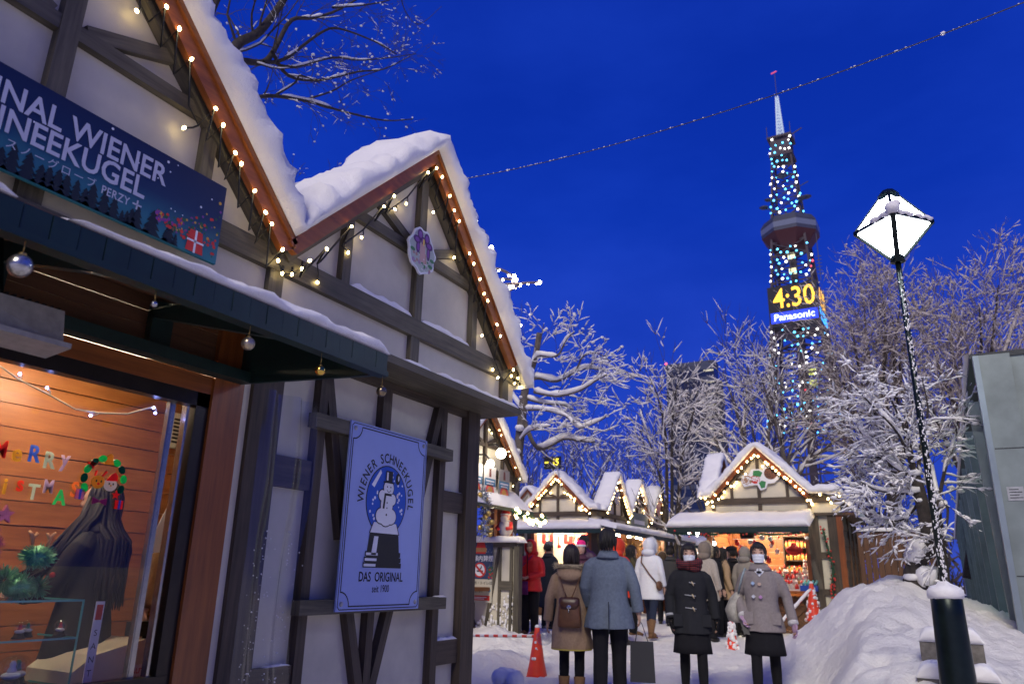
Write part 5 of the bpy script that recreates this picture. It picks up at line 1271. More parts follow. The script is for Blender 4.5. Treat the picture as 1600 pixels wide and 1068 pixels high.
# ---- others on the path
p = spot(829, 13.0)
redc = cloth('red_nylon', (.50, .018, .022), .5)
pr = person('person in red hooded jacket and black trousers standing by the fence, hands clasped', p, to_cam(p) - .45, 1.66, 'wool', redc, .78, .235, 'loose', black_cloth, hood=redc, bulk=1.10, boots=.4, collar=False,
            arms={'r': ((.27, .02, 1.10), (.07, .20, 1.02), (-.3, 0, 1)), 'l': ((-.27, .02, 1.10), (-.03, .21, 1.03), (.3, 0, 1))})
q = MB(); q.box(-.006, .006, .140, .155, .80, 1.44); attach(pr, q, 'zip', black_cloth)
q = MB(); [q.tube([(g * .034 + .022 * math.cos(t), .108, 1.603 + .016 * math.sin(t)) for t in [2 * PI * i / 12 for i in range(13)]], .002, 4) for g in (-1, 1)]; q.tube([(-.014, .11, 1.606), (.014, .11, 1.606)], .002, 4); attach(pr, q, 'glasses', eye_m)
q = MB(); q.loft([ell_ring(.72, .15, .045, .10, .215, 20, pw=.5), ell_ring(.96, .14, .04, .10, .21, 20, pw=.5)]); q.tube([(.16, .21, .95), (.13, .16, 1.2), (-.09, .09, 1.44)], .01, 5)
carried(pr, q, 'shoulder_bag', cloth('purple_nylon', (.10, .01, .10), .6), 'purple shoulder bag hanging in front of the person in red', 'bag')
p = spot(857, 14.6)
person('person in long dark coat and grey knitted hat beside the person in red', p, facing((.3, 1)), 1.70, 'wool', navy, .42, .25, 'trousers', black_cloth, hair_len=1.52, hat='beanie', hat_m=cloth('grey_knit', (.13, .13, .15)), bulk=1.06)
p = spot(810, 14.8)
person('dark clothed person mostly hidden behind the snowy fence end', p, facing((-.2, 1)), 1.68, 'wool', black_cloth, .7, .24, hair_len=1.52)
p = spot(908, 11.6)
pk = person('short person in bright pink knitted hat, peeping out between the couple', p, to_cam(p), 1.58, 'wool', cloth('dark_rose', (.08, .03, .05)), .75, .23, hair_len=1.50, hat='beanie', hat_m=cloth('hot_pink_knit', (.85, .03, .22)), collar=True)
q = MB(); q.lathe([(.094, 1.622), (.099, 1.632), (.098, 1.648), (.093, 1.656)], (0, .005, 0), 20); q.v = [Vector((v.x * .92, v.y * 1.1, v.z)) for v in q.v]; attach(pk, q, 'hat_band', ink_white)
p = spot(913, 14.8)
person('tall person in padded purple jacket, facing the shop window at the path end', p, facing((.1, 1)), 1.86, 'puffer', cloth('dark_purple_nylon', (.045, .014, .05), .45), .85, .24, hair_len=1.53, bulk=1.15, fold=.01)
p = spot(966, 12.4)
person('person in orange red hood, mostly hidden behind the tall man', p, facing((.2, 1)), 1.66, 'wool', cloth('orange_red_nylon', (.65, .05, .02), .5), .75, .24, hood=cloth('orange_red_hood', (.65, .05, .02), .5), face=False, collar=False)
p = spot(988, 14.3)
person('long haired woman in olive coat beside the white coat', p, facing((1, .5)), 1.62, 'wool', cloth('olive_cotton', (.07, .06, .028)), .75, .24, hair_len=1.28, boots=.5)
p = spot(1016, 13.6)
whitec = cloth('white_nylon', (.72, .74, .78), .5, .04)
wc_ = person('woman in quilted white hooded coat and brown boots, walking away', p, facing((.12, 1)), 1.69, 'puffer', whitec, .66, .235, 'slim', denim, hood=whitec, boots=.55, collar=False, quilt=True, stride=(.18, -.22), face=False, fur=mat('white_fur', (.6, .6, .6), .95, 0, .2, 50, .6, .01), bulk=1.04, fold=.004)
q = MB(); q.tube([(-.12, -.06, 1.44), (-.10, -.145, 1.3), (.06, -.165, 1.1), (.20, -.13, .93)], .013, 5); q.ball((.22, -.10, .90), (.05, .10, .085), 12, 8)
carried(wc_, q, 'shoulder_bag', brown_leather, 'brown shoulder bag slung over the white quilted coat', 'bag')
p = spot(1036, 18.2)
person('person in dark jacket with fur hood, far off beside the corner stalls', p, facing((-.4, 1)), 1.60, 'wool', cloth('brown_black', (.03, .025, .02)), .8, .24, hood=cloth('brown_fur_hood', (.09, .06, .035)), face=False, fur=fur_m, collar=False)
p = spot(1049, 17.6)
person('person in grey jacket and black cap, far off beside the corner stalls', p, facing((-.2, 1)), 1.73, 'wool', cloth('dark_grey_canvas', (.055, .055, .055)), .8, .25, hair_len=1.52, hat='beanie', hat_m=black_cloth)
p = spot(1103, 13.9)
person('person in cream coat with grey fur hood, half hidden behind the duffle coat girl', p, facing((.3, 1)), 1.66, 'wool', cloth('cream_wool', (.42, .37, .31)), .7, .24, hood=cloth('greige_hood', (.23, .19, .15)), face=False, fur=fur_m, collar=False)
p = spot(1119, 15.2)
person('person with black hair and black jacket at the left end of the open stall', p, facing((.9, .6)), 1.66, 'wool', black_cloth, .75, .24, hair_len=1.46)
p = spot(1131, 15.5)
person('woman in camel coat with long dark hair, looking over the stall counter', p, facing((.8, .6)), 1.62, 'wool', cloth('light_camel', (.40, .27, .16)), .7, .24, hair_len=1.26)
p = spot(1146, 15.75)
person('person in black coat and black brimmed cap at the stall counter', p, facing((-.9, .3)), 1.66, 'wool', black_cloth, .7, .24, hair_len=1.50, hat='cap', hat_m=black_cloth)
p = spot(1166, 15.4)
person('person in grey beige hood browsing the stall, seen from behind', p, facing((.2, 1)), 1.62, 'wool', cloth('greige_wool', (.27, .24, .20)), .7, .25, hood=cloth('greige_wool_hood', (.27, .24, .20)), face=False, collar=False)
v_loc = at(1216, 905, 'y', 17.95); v_loc.z = 0.14
person('stall keeper in white cap and scarf with black vest, bending behind the counter', v_loc, facing((-1, -.25)), 1.66, 'wool', black_cloth, .8, .24, hair_len=1.52, hat='cap', hat_m=cloth('white_cap', (.75, .74, .72)), scarf=cloth('white_scarf', (.7, .68, .66)), tilt=-14)
# ---- inside the near shop
darkgrey = cloth('charcoal_wool', (.028, .028, .03))
ws = person('shop assistant with long loose black hair and charcoal coat, in profile behind the glass', (-4.05, 2.66, 0.03), facing((-.80, -.60)), 1.56, 'wool', darkgrey, .7, .22, hair_len=.98, near=True, fringe=False, lean=.1,
            arms={'l': ((-.20, .12, 1.08), (-.12, .30, 1.05), (0, 0, 1)), 'r': ((.21, .10, 1.08), (.10, .33, 1.08), (0, 0, 1))})
q = MB(); rf = random.Random(8)
for k in range(46):
    g = -1 if k % 4 else 1; x0 = g * rf.uniform(.05, .088); y0 = rf.uniform(-.05, .05); e_ = rf.uniform(.0, 1.0)
    q.tube([(x0, y0, 1.63 - .05 * rf.random()), (x0 * 1.25, y0 + .02, 1.50), (x0 * 2.1, y0 + .03 + .08 * e_, 1.36), (x0 * 2.2, y0 + .04 + .20 * e_, 1.20), (x0 * 2.2 + rf.uniform(-.03, .03), y0 + .04 + .34 * e_, 1.05 + .1 * e_)], [.013, .013, .012, .009, .003], 5, flat=.7)
attach(ws, q, 'loose_lock', hair)
person('shop assistant in brown sweater, only an arm showing beside the window frame', (-4.0, 3.24, 0.05), facing((1, -.3)), 1.62, 'wool', cloth('brown_sweater', (.22, .12, .06)), .85, .21, hair_len=1.3, arms={'r': ((.22, .02, 1.12), (.25, .10, .90), (-1, .2, 0)), 'l': ((-.24, .0, 1.12), (-.22, .12, .90), (1, .2, 0))})
# ================================================================ TREES
twig_bark = mat('twig_bark', (.055, .042, .036), .9, 0, .3, 20)
class Tree:
    """wood (trunk, limbs, twigs) and the snow lying on it, collected together"""
    def __init__(s, seed, snow_k=1.0, droop=0.0, cover=0.75, thin=.6):
        s.thin = thin
        s.w = MB(); s.tw = MB(); s.sn = MB(); s.r = random.Random(seed); s.k = snow_k; s.cover = cover; s.droop = droop; s.seed = seed
    def limb(s, pts, r0, r1, n=6, snowy=True, thin=False):
        pts = [Vector(p) for p in pts]; m = len(pts)
        rad = [r0 + (r1 - r0) * i / (m - 1) for i in range(m)]
        (s.tw if thin else s.w).tube(pts, rad, n, cap=False)
        if snowy: s.snow(pts, rad)
    def snow(s, pts, rad):
        """a ridge of snow on the upper side, broken into lumps, missing where the branch is steep"""
        run = []; rr = []
        def flush():
            if len(run) > 1:
                rr2 = rr[:]; rr2[0] *= .35; rr2[-1] *= .35
                s.sn.tube(run, rr2, 5, 0, True, 0.85)
        for i in range(len(pts) - 1):
            a, b = pts[i], pts[i + 1]; d = b - a; L = d.length
            if L < 1e-6: continue
            steep = abs(d.z) / L
            keep = steep < .93 and s.r.random() < s.cover * (1.15 - .5 * steep) * (1 if rad[i] > .012 else s.thin)
            if not keep: flush(); run, rr = [], []; continue
            n = max(1, int(L / (.10 if rad[i] > .012 else .16)))
            for j in range(n + (1 if i == len(pts) - 2 else 0)):
                f = j / n; p = a.lerp(b, f); r_ = rad[i] + (rad[i + 1] - rad[i]) * f
                t = s.k * (.010 + r_ * .75) * (1.0 - .45 * steep) * (1 + .55 * noise.noise(p * 5 + Vector((s.seed, 0, 0))))
                t = max(t, .004 * s.k) * (1 if r_ > .012 else .62)
                run.append(p + Vector((0, 0, r_ * .55 + t * .55))); rr.append(t + r_ * .25)
        flush()
    def clump(s, p, r): s.sn.ball(p, (r * s.r.uniform(.9, 1.5), r * s.r.uniform(.9, 1.5), r * .7), 6, 4)
    def grow(s, p, d, L, r, lev, spread=.55, up=.12, n_child=3, min_r=.004, segs=5, thin_at=.012, tips=0.0):
        pts = [p]; d = d.normalized(); q = p; kids = []
        for i in range(segs):
            j = Vector((s.r.gauss(0, 1), s.r.gauss(0, 1), s.r.gauss(0, 1))) * .16
            d = (d + j + Vector((0, 0, up - s.droop * i / segs))).normalized(); q = q + d * L / segs; pts.append(q); kids.append((q, d, (i + 1) / segs))
        r1 = r * .45 if lev > 0 else r * .3
        s.limb(pts, r, max(r1, .0016), 6 if r > .05 else 5 if r > .02 else 3, True, r < thin_at)
        if lev == 0 and s.k > .3 and s.r.random() < .16: s.clump(s.r.choice(pts), s.r.uniform(.5, 1.3) * .014 * s.k)
        if tips and lev == 0 and s.r.random() < tips: s.clump(pts[-1], s.r.uniform(.6, 1.3) * .022 * s.k)
        if lev <= 0: return
        nc = n_child + (s.r.random() < .5)
        for c in range(nc):
            f = s.r.uniform(.25, 1.0); idx = min(segs - 1, int(f * segs)); q, dd, _ = kids[idx]
            ax = dd.orthogonal().normalized(); ax.rotate(Matrix.Rotation(s.r.uniform(0, 2 * PI), 3, dd))
            nd = (dd * math.cos(spread) + ax * math.sin(spread) * s.r.uniform(.7, 1.3))
            rr = max(min_r, (r + (r1 - r) * f) * s.r.uniform(.5, .72))
            s.grow(q, nd, L * s.r.uniform(.5, .78), rr, lev - 1, spread * s.r.uniform(.9, 1.15), up, n_child, min_r, max(3, segs - 1), thin_at, tips)
        q, dd, _ = kids[-1]
        s.grow(q, dd, L * .62, max(min_r, r1), lev - 1, spread, up, n_child, min_r, max(3, segs - 1), thin_at, tips)
    def done(s, label, base, name='bare_tree', group=None, bk=None, snow_m=None, twig_m=None):
        root = thing(name, label, 'tree', base, 0, group)
        s.w.build('trunk', bk or bark, root, fix=False)
        if s.tw.v: s.tw.build('twigs', twig_m or twig_bark, root, fix=False)['kind'] = 'stuff'
        if s.sn.v: s.sn.build('branch_snow', snow_m or snow, root, fix=False)['kind'] = 'stuff'
        return root
def path3(pix, axis, val, dv=0.0):
    """a limb surveyed from the photograph: pixel places at depth val, drifting by dv along its length"""
    n = len(pix) - 1
    return [at(x, y, axis, val + dv * i / max(1, n)) for i, (x, y) in enumerate(pix)]
def smooth_path(P, k=3):
    out = []
    for i in range(len(P) - 1):
        p0, p1, p2, p3 = P[max(0, i - 1)], P[i], P[i + 1], P[min(len(P) - 1, i + 2)]
        for j in range(k):
            t = j / k; out.append(0.5 * ((2 * p1) + (p2 - p0) * t + (2 * p0 - 5 * p1 + 4 * p2 - p3) * t * t + (3 * p1 - p0 - 3 * p2 + p3) * t ** 3))
    return out + [P[-1]]
def twiggy(tr, P, r0, r1, n, L, lev=2, spread=.8, up=.0, from_=.15, mr=.0028, thin=.014):
    S_ = smooth_path(P, 4); tr.limb(S_, r0, r1, 7)
    for k in range(n):
        f = tr.r.uniform(from_, 1.0); i = min(len(S_) - 2, int(f * (len(S_) - 1))); d = (S_[i + 1] - S_[i]).normalized()
        ax = d.orthogonal().normalized(); ax.rotate(Matrix.Rotation(tr.r.uniform(0, 2 * PI), 3, d))
        tr.grow(S_[i], d * math.cos(spread) + ax * math.sin(spread), L * tr.r.uniform(.5, 1.2) * (1.1 - .4 * f), max(mr, (r0 + (r1 - r0) * f) * .32), lev, .65, up, 2, mr, 4, thin)

# ---- the tree whose crown hangs over the near hut (top of the picture)
T = Tree(11, 1.3, 0.02, .72, .3); X0 = -8.6
base = Vector((-9.4, 6.2, 0)); fork = at(330, 130, 'x', X0)
trunk = [base, base + Vector((.1, .0, 1.6)), base.lerp(fork, .55) + Vector((-.15, 0, .35)), fork]
T.limb(smooth_path(trunk, 4), .20, .13, 9, False)
for pix, r0, r1, n, L, dv in [([(330, 130), (370, 70), (405, 50), (440, 5), (470, -50)], .09, .05, 8, 1.3, .3), ([(345, 100), (375, 95), (412, 97), (430, 75), (455, 32), (490, 28), (530, 15), (580, -15)], .065, .018, 16, 1.0, -.5),
                              ([(412, 97), (445, 92), (500, 52), (530, 45), (585, 65), (620, 85)], .035, .010, 9, .8, .5), ([(425, 80), (450, 118), (500, 125), (560, 112), (600, 108), (640, 88)], .034, .010, 12, .8, -.4),
                              ([(432, 100), (460, 105), (520, 90), (560, 94), (610, 90), (650, 84)], .026, .008, 9, .7, .3), ([(330, 150), (392, 152), (430, 150), (480, 158), (540, 175), (600, 188), (645, 186)], .042, .010, 10, .8, .2),
                              ([(480, 155), (520, 142), (550, 125), (600, 108)], .020, .008, 6, .6, 0), ([(425, 152), (460, 130), (470, 118), (500, 130)], .022, .008, 5, .5, .4),
                              ([(520, 12), (590, 5), (640, -10)], .024, .008, 7, .8, -.6), ([(625, -20), (632, 15), (655, 38), (690, 10)], .014, .005, 6, .6, -.5), ([(300, 290), (460, 290), (500, 275), (535, 262)], .03, .006, 7, .5, 0), ([(330, 20), (350, -20), (380, -60)], .05, .03, 5, 1.0, .4)]:
    twiggy(T, path3(pix, 'x', X0, dv), r0, r1, n, L)
T.done('tall bare tree with snow on its boughs, reaching over the roof of the near hut', base)

# ---- tree with thick snowy limbs behind the fence
T = Tree(23, 2.1, 0.0, 1.0, .75); Y0 = 13.4
tp_ = path3([(797, 1010), (795, 880), (800, 800), (806, 740), (815, 660), (822, 600), (836, 560), (842, 520)], 'y', Y0)
T.limb(smooth_path(tp_, 3), .155, .05, 9, False)
for pix, r0, r1, n, L, dv in [([(817, 650), (840, 700), (880, 685), (905, 688), (930, 690)], .05, .02, 8, .7, .4), ([(820, 640), (850, 640), (885, 650), (905, 668), (940, 655), (948, 648)], .03, .010, 9, .6, -.6),
                              ([(822, 600), (838, 590), (870, 595), (900, 580), (920, 575), (950, 580)], .045, .012, 9, .7, .7), ([(900, 580), (912, 556), (935, 552), (955, 566)], .022, .006, 6, .5, .2),
                              ([(828, 580), (840, 556), (870, 556), (885, 530), (898, 518)], .035, .008, 8, .6, -.5), ([(835, 612), (870, 618), (905, 610), (930, 595), (948, 585)], .036, .012, 9, .6, -.8),
                              ([(825, 600), (810, 560), (800, 530)], .03, .008, 8, .7, .5), ([(815, 640), (790, 600), (770, 560)], .035, .010, 8, .8, .6), ([(822, 622), (850, 630), (880, 632), (895, 640)], .03, .012, 9, .6, .6),
                              ([(840, 560), (845, 530), (850, 505)], .02, .006, 5, .5, -.3), ([(812, 690), (828, 672), (860, 665)], .03, .012, 7, .6, -.7)]:
    twiggy(T, path3(pix, 'y', Y0, dv), r0, r1, n, L, 2, .8, .03, .2)
for (x, y) in [(797, 770), (800, 745), (807, 705), (800, 800), (795, 835), (812, 668)]: T.clump(at(x, y, 'y', Y0 - .12), .10)
T.done('tree with thick snow laden limbs standing behind the fence, left of the far stalls', tp_[0], bk=bark_grey)

warm_snow = snowmat('market_tinted_snow', (.92, .87, .79), 22)  # warm glow of the market lights put into the snow colour
# ---- slender multi-stemmed tree left of the pine cone stall
T = Tree(31, 2.7, 0.0, 1.0, .95); Y0 = 24.0
for pix, r0 in [([(1040, 900), (1042, 780), (1040, 680), (1028, 620), (1015, 590)], .075), ([(1048, 900), (1050, 780), (1050, 690), (1052, 640), (1058, 600)], .07), ([(1054, 900), (1060, 780), (1068, 700), (1082, 650), (1090, 610)], .075), ([(1044, 880), (1034, 760), (1015, 690), (1000, 640)], .06), ([(1063, 900), (1062, 800), (1064, 740)], .06)]:
    twiggy(T, path3(pix, 'y', Y0, T.r.uniform(-1, 1)), r0, .014, 15, 1.3, 2, .75, .10, .30, .009, .02)
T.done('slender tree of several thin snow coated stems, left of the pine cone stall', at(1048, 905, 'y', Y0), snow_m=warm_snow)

# ---- spreading trees between the stall and the tower
for seed, Y0, stems, lab in [(41, 31.0, [([(1180, 900), (1178, 780), (1165, 700), (1150, 640), (1130, 580)], .15), ([(1180, 800), (1196, 720), (1205, 650), (1215, 580)], .10), ([(1176, 800), (1150, 740), (1120, 690), (1095, 650)], .08), ([(1165, 700), (1165, 640), (1170, 570)], .06)], 'bare spreading tree behind the pine cone gable, in front of the tower'),
                              (43, 27.0, [([(1245, 900), (1235, 780), (1222, 700), (1205, 640), (1190, 590)], .13), ([(1237, 780), (1255, 730), (1290, 700), (1320, 680)], .08), ([(1228, 740), (1240, 680), (1255, 620)], .07), ([(1190, 900), (1195, 760), (1180, 690), (1170, 650)], .07)], 'bare tree with curving dark limbs right behind the pine cone stall')]:
    T = Tree(seed, 2.3, 0.0, .9, .9)
    for pix, r0 in stems: twiggy(T, path3(pix, 'y', Y0, T.r.uniform(-1, 1.5)), r0, .02, 15, 2.1, 2, .65, .08, .25, .010, .025)
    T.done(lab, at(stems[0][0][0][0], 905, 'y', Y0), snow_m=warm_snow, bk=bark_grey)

# ---- the big frosted tree on the right
Y0 = 27.0
brown_snow = snowmat('lamp_tinted_snow', (.74, .66, .58), 22); twig_pale = mat('frosted_twig_bark', (.16, .12, .095), .9, 0, .3, 20)  # brownish lamplight is painted into the colour of this snow
for seed, cx, tops, lab in [(51, 1395, [(1310, 560), (1330, 505), (1350, 475), (1378, 445), (1410, 455), (1430, 490), (1320, 620), (1305, 660), (1390, 530), (1360, 560)], 'broad frosted tree behind the street lamp, right of the tower'), (53, 1520, [(1455, 520), (1490, 475), (1530, 475), (1560, 445), (1600, 460), (1640, 480), (1475, 570), (1450, 620), (1520, 540), (1560, 530)], 'broad frosted tree above the slanting grey building')]:
    T = Tree(seed, 2.3, 0.0, .9, .85); b_ = at(cx, 905, 'y', Y0)
    fk = at(cx, 760, 'y', Y0); T.limb(smooth_path([b_, b_.lerp(fk, .5) + Vector((.1, 0, 0)), fk], 4), .28, .2, 9, False)
    for i, (x, y) in enumerate(tops):
        e = at(x, y, 'y', Y0 + T.r.uniform(-2.5, 2.5)); m1 = fk.lerp(e, .35) + Vector((T.r.uniform(-.3, .3), 0, -.3)); m2 = fk.lerp(e, .7) + Vector((T.r.uniform(-.3, .3), T.r.uniform(-.3, .3), 0))
        twiggy(T, [fk, m1, m2, e], .11, .012, 15, 1.7, 3, .6, .10, .18, .0055, .03)
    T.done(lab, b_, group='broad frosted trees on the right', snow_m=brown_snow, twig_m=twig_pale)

# ---- old pruned tree beside the lamp, its low twigs heaped with snow
T = Tree(61, 2.1, 0.05, 1.0, .9); Y0 = 10.6
tr_ = path3([(1476, 985), (1462, 930), (1432, 918), (1424, 895), (1440, 870), (1452, 850), (1446, 810), (1438, 775), (1428, 742)], 'y', Y0)
T.limb(smooth_path(tr_, 4), .105, .075, 10, True)
tr2 = path3([(1478, 960), (1472, 880), (1464, 800)], 'y', Y0 + .15)
T.limb(smooth_path(tr2, 4), .09, .05, 9, False)
for (x, y, r_) in [(1424, 905, .07), (1430, 742, .06), (1446, 862, .06), (1466, 925, .06), (1437, 785, .04)]: T.clump(at(x, y - 4, 'y', Y0 - .05), r_)
for (x, y, r_) in [(1424, 908, .10), (1452, 858, .085)]: T.w.ball(at(x, y, 'y', Y0), r_, 9, 6)
for pix, r0, n, dv in [([(1430, 745), (1400, 730), (1360, 690), (1330, 650), (1310, 640)], .03, 15, .5), ([(1432, 750), (1420, 690), (1400, 640), (1380, 600)], .028, 15, -.4), ([(1434, 745), (1440, 690), (1450, 640), (1440, 590)], .026, 12, .4),
                       ([(1440, 770), (1405, 770), (1370, 765), (1345, 752)], .026, 15, -.6), ([(1464, 800), (1475, 740), (1490, 690), (1500, 640)], .028, 12, .5), ([(1464, 800), (1480, 790), (1478, 830), (1470, 850)], .022, 9, -.3),
                       ([(1436, 760), (1390, 715), (1350, 715), (1318, 700)], .024, 15, .8), ([(1430, 750), (1405, 680), (1360, 630), (1330, 600)], .024, 14, -.9), ([(1440, 780), (1415, 808), (1390, 812), (1365, 798)], .022, 12, .3), ([(1466, 800), (1455, 730), (1430, 640), (1410, 585)], .022, 11, .9)]:
    twiggy(T, path3(pix, 'y', Y0, dv), r0, .006, n + 3, .40, 2, .9, -.01, .2, .0024, .010)
T.done('old gnarled pruned tree, its low twigs heaped with snow, leaning beside the lamp post', tr_[0])

# ---- dim trees far behind the stalls
for seed, px, top, Y0, lab in [(71, 905, 695, 50, 'dim bare tree rising behind the gable at the path end'), (72, 830, 715, 44, 'dim bare tree behind the left shoulder of the far gable'), (73, 965, 715, 55, 'dim bare tree behind the side gables of the corner block'), (74, 1345, 740, 40, 'dim bare tree low behind the pine cone stall, at right'), (75, 1110, 640, 60, 'dim bare tree in front of the office tower')]:
    T = Tree(seed, 2.0, 0.0, .5); b_ = at(px, 905, 'y', Y0); t_ = at(px, top, 'y', Y0); b_.z = 0; H_ = t_.z
    T.limb([b_, b_ + Vector((.1, 0, H_ * .35))], .22, .15, 7, False)
    for k in range(9):
        a = 2 * PI * k / 9 + T.r.uniform(-.3, .3); T.grow(b_ + Vector((.1, 0, H_ * .33)), Vector((math.cos(a) * .75, math.sin(a) * .5, 1)), H_ * .40, .08, 3, .55, .10, 2, .014, 4, .04)
    T.done(lab, b_, group='dim trees behind the stalls')

# ---- tree wrapped with white lights behind the near hut: only its branch tips reach past the roof
lit = emit('white_tree_bulb', (1.0, .86, .62), 26)
T = Tree(81, 0.0); Xl = -7.2; root = thing('lit_tree', 'tree wrapped in white lights, its glowing branch tips showing past the near roof', 'tree', at(690, 905, 'x', Xl) * 1.0)
root.location.z = 0
b_ = Vector(root.location); c_ = at(700, 560, 'x', Xl); w_ = MB()
pale = mat('lit_pale_bark', (.30, .24, .20), .9, 0, .2, 20)
w_.tube(smooth_path([b_, b_.lerp(c_, .5), c_], 3), [.16, .15, .14, .13, .12, .11, .10], 8)
pb = MB().ball((0, 0, 0), .046, 7, 5).mesh('bulb', lit); ps = MB().ball((0, 0, 0), .027, 7, 5).mesh('bulb', lit)
for pix in [[(700, 480), (730, 360), (743, 345)], [(700, 500), (740, 395), (768, 387)], [(700, 520), (735, 420), (757, 407)], [(700, 540), (760, 425), (803, 431)], [(700, 545), (765, 445), (806, 437)], [(700, 550), (770, 455), (812, 443), (843, 441)], [(700, 560), (775, 470), (812, 445)], [(705, 580), (780, 512), (812, 508)], [(700, 555), (760, 460), (800, 448)]]:
    P_ = smooth_path(path3(pix, 'x', Xl), 5); w_.tube(P_, [.05 - .028 * i / (len(P_) - 1) for i in range(len(P_))], 6)
    n_ = len(P_)
    for i in range(n_ // 2, n_, 2):
        if i < n_ - 1: o = bpy.data.objects.new('bulb', ps); COL.objects.link(o); o.location = P_[i] + Vector((random.uniform(-.03, .03), -.03, -.035)); hang(o, root)
    o = bpy.data.objects.new('bulb', pb); COL.objects.link(o); o.location = P_[-1]; hang(o, root)
w_.build('trunk', pale, root, fix=False)
# ================================================================ STREET LAMP
LX, LY = 0.068, 6.3
lamp = thing('street_lamp', 'lit street lamp with a diamond shaped glass lantern on a snow flecked green pole', 'street lamp', (LX, LY, .5))
MB().lathe([(.122, .30), (.113, .50), (.102, .95), (.100, 1.075), (.080, 1.095), (.02, 1.10)], (LX, LY, 0), 26).build('base_column', iron_dark, lamp)
pole = MB(); pole.lathe([(.025, 1.08), (.023, 2.4), (.021, 3.64)], (LX, LY, 0), 18); po_ = pole.build('pole', iron_dark, lamp)
fkz = MB(); rg = random.Random(3)
for k in range(330):
    a = rg.gauss(-1.15, .45); z_ = 1.12 + 2.35 * rg.random() ** 1.3; r_ = .0245 - .002 * (z_ - 1.1) / 2.5
    fkz.ball((LX + r_ * math.cos(a), LY + r_ * math.sin(a), z_), (rg.uniform(.003, .008), rg.uniform(.003, .008), rg.uniform(.004, .015)), 5, 3)
f_ = fkz.build('pole_snow', snow, lamp); f_['kind'] = 'stuff'
sc_ = MB(); sc_.lathe([(.104, 1.06), (.112, 1.085), (.108, 1.12), (.08, 1.14), (.045, 1.155), (.025, 1.18)], (LX, LY, 0), 22)
sc_.v = [v + Vector((noise.noise(v * 14) * .016, noise.noise(v * 14 + Vector((5, 0, 0))) * .016, noise.noise(v * 16) * .014)) for v in sc_.v]; sc_.build('column_snow', snow, lamp)
lamp_glass = emit('lamp_glass', (.88, .95, 1.0), 42)
ZB, ZT, ZL, RB = 3.91, 4.19, 3.64, .285
cr = [Vector((LX + RB * math.sin(a), LY - RB * math.cos(a), ZB)) for a in (R_(2), R_(92), R_(182), R_(272))]
tp = [Vector((LX + .065 * math.sin(a), LY - .065 * math.cos(a), ZT)) for a in (R_(2), R_(92), R_(182), R_(272))]
bt = [Vector((LX + .040 * math.sin(a), LY - .040 * math.cos(a), ZL)) for a in (R_(2), R_(92), R_(182), R_(272))]
for i in range(4):
    j = (i + 1) % 4
    for q in ((cr[i], cr[j], tp[j], tp[i]), (bt[i], bt[j], cr[j], cr[i])):
        m_ = MB(); c_ = sum(q, Vector()) / 4; n_ = (q[1] - q[0]).cross(q[3] - q[0]).normalized() * .004
        qq = [p.lerp(c_, .035) for p in q]
        m_.add([p - n_ for p in qq] + [p + n_ for p in qq], [(0, 1, 2, 3), (7, 6, 5, 4), (0, 4, 5, 1), (1, 5, 6, 2), (2, 6, 7, 3), (3, 7, 4, 0)]); m_.build('glass_panel', lamp_glass, lamp)
fr_ = MB()
for i in range(4):
    j = (i + 1) % 4
    fr_.beam(cr[i], cr[j], .030, .028); fr_.beam(cr[i], tp[i], .022, .022); fr_.beam(bt[i], cr[i], .040 if i == 0 else .026, .028)
fr_.build('lantern_frame', iron_dark, lamp)
MB().lathe([(.078, ZT - .035), (.082, ZT + .02), (.05, ZT + .055), (.0, ZT + .06)], (LX, LY, 0), 8, 0, False).build('cap', iron_dark, lamp)
MB().lathe([(.055, ZL - .03), (.05, ZL + .02), (.03, ZL + .06)], (LX, LY, 0), 12).build('collar', iron_dark, lamp)
ls = MB()
for (i, f0, f1, r_) in ((0, .05, .5, .022), (3, .42, 1.0, .026), (0, .55, 1.0, .020)):
    a, b_ = cr[i], cr[(i + 1) % 4]
    ls.tube([a.lerp(b_, f0 + (f1 - f0) * k / 7) + Vector((0, -.008, .02 + .008 * math.sin(k * 2))) for k in range(8)], [r_ * .5] + [r_ * (1 + .3 * math.sin(k * 1.9)) for k in range(6)] + [r_ * .5], 7)
ls.build('lantern_snow', snow, lamp)
q = MB(); q.ball(cr[0] + Vector((0, -.01, .045)), (.055, .05, .05), 12, 8); q.ball(cr[0] + Vector((.035, -.0, .08)), (.035, .035, .03), 10, 7)
q.v = [v + Vector((0, 0, noise.noise(v * 25) * .012)) for v in q.v]; q.build('lantern_snow', snow, lamp)

# ================================================================ SLANTING GREY BUILDING ON THE RIGHT
BY, BXX = 10.0, .735
ca, sa = math.cos(R_(1.0)), math.sin(R_(1.0))
TG = lambda s, d, z: Vector((BXX + s * sa - d * ca + 0.0, BY + s * ca + d * sa, z))       # s runs away along the side wall, d out of it to the left
gpan = mat('grey_green_panel', (.20, .235, .215), .42, .3, .28, 1.6, .12, .003, detail=9); gdark = mat('panel_joint_dark', (.02, .024, .024), .5); gwhite = mat('pale_upper_panel', (.30, .33, .34), .5, 0, .08, 2); stone = mat('grey_stone', (.17, .155, .13), .85, 0, .3, 20, .6, .01)
side_lit = emit('frosted_lit_glass', (.42, .62, .55), .28)
gb = thing('station_entrance', 'grey green panelled building with snow on its flat roof, at the right edge', 'building', (1.6, 20, 0))
w_ = MB(TG); w_.box(.02, 42, -4.5, -.12, 0, 3.72); w_.build('wall', gpan, gb)
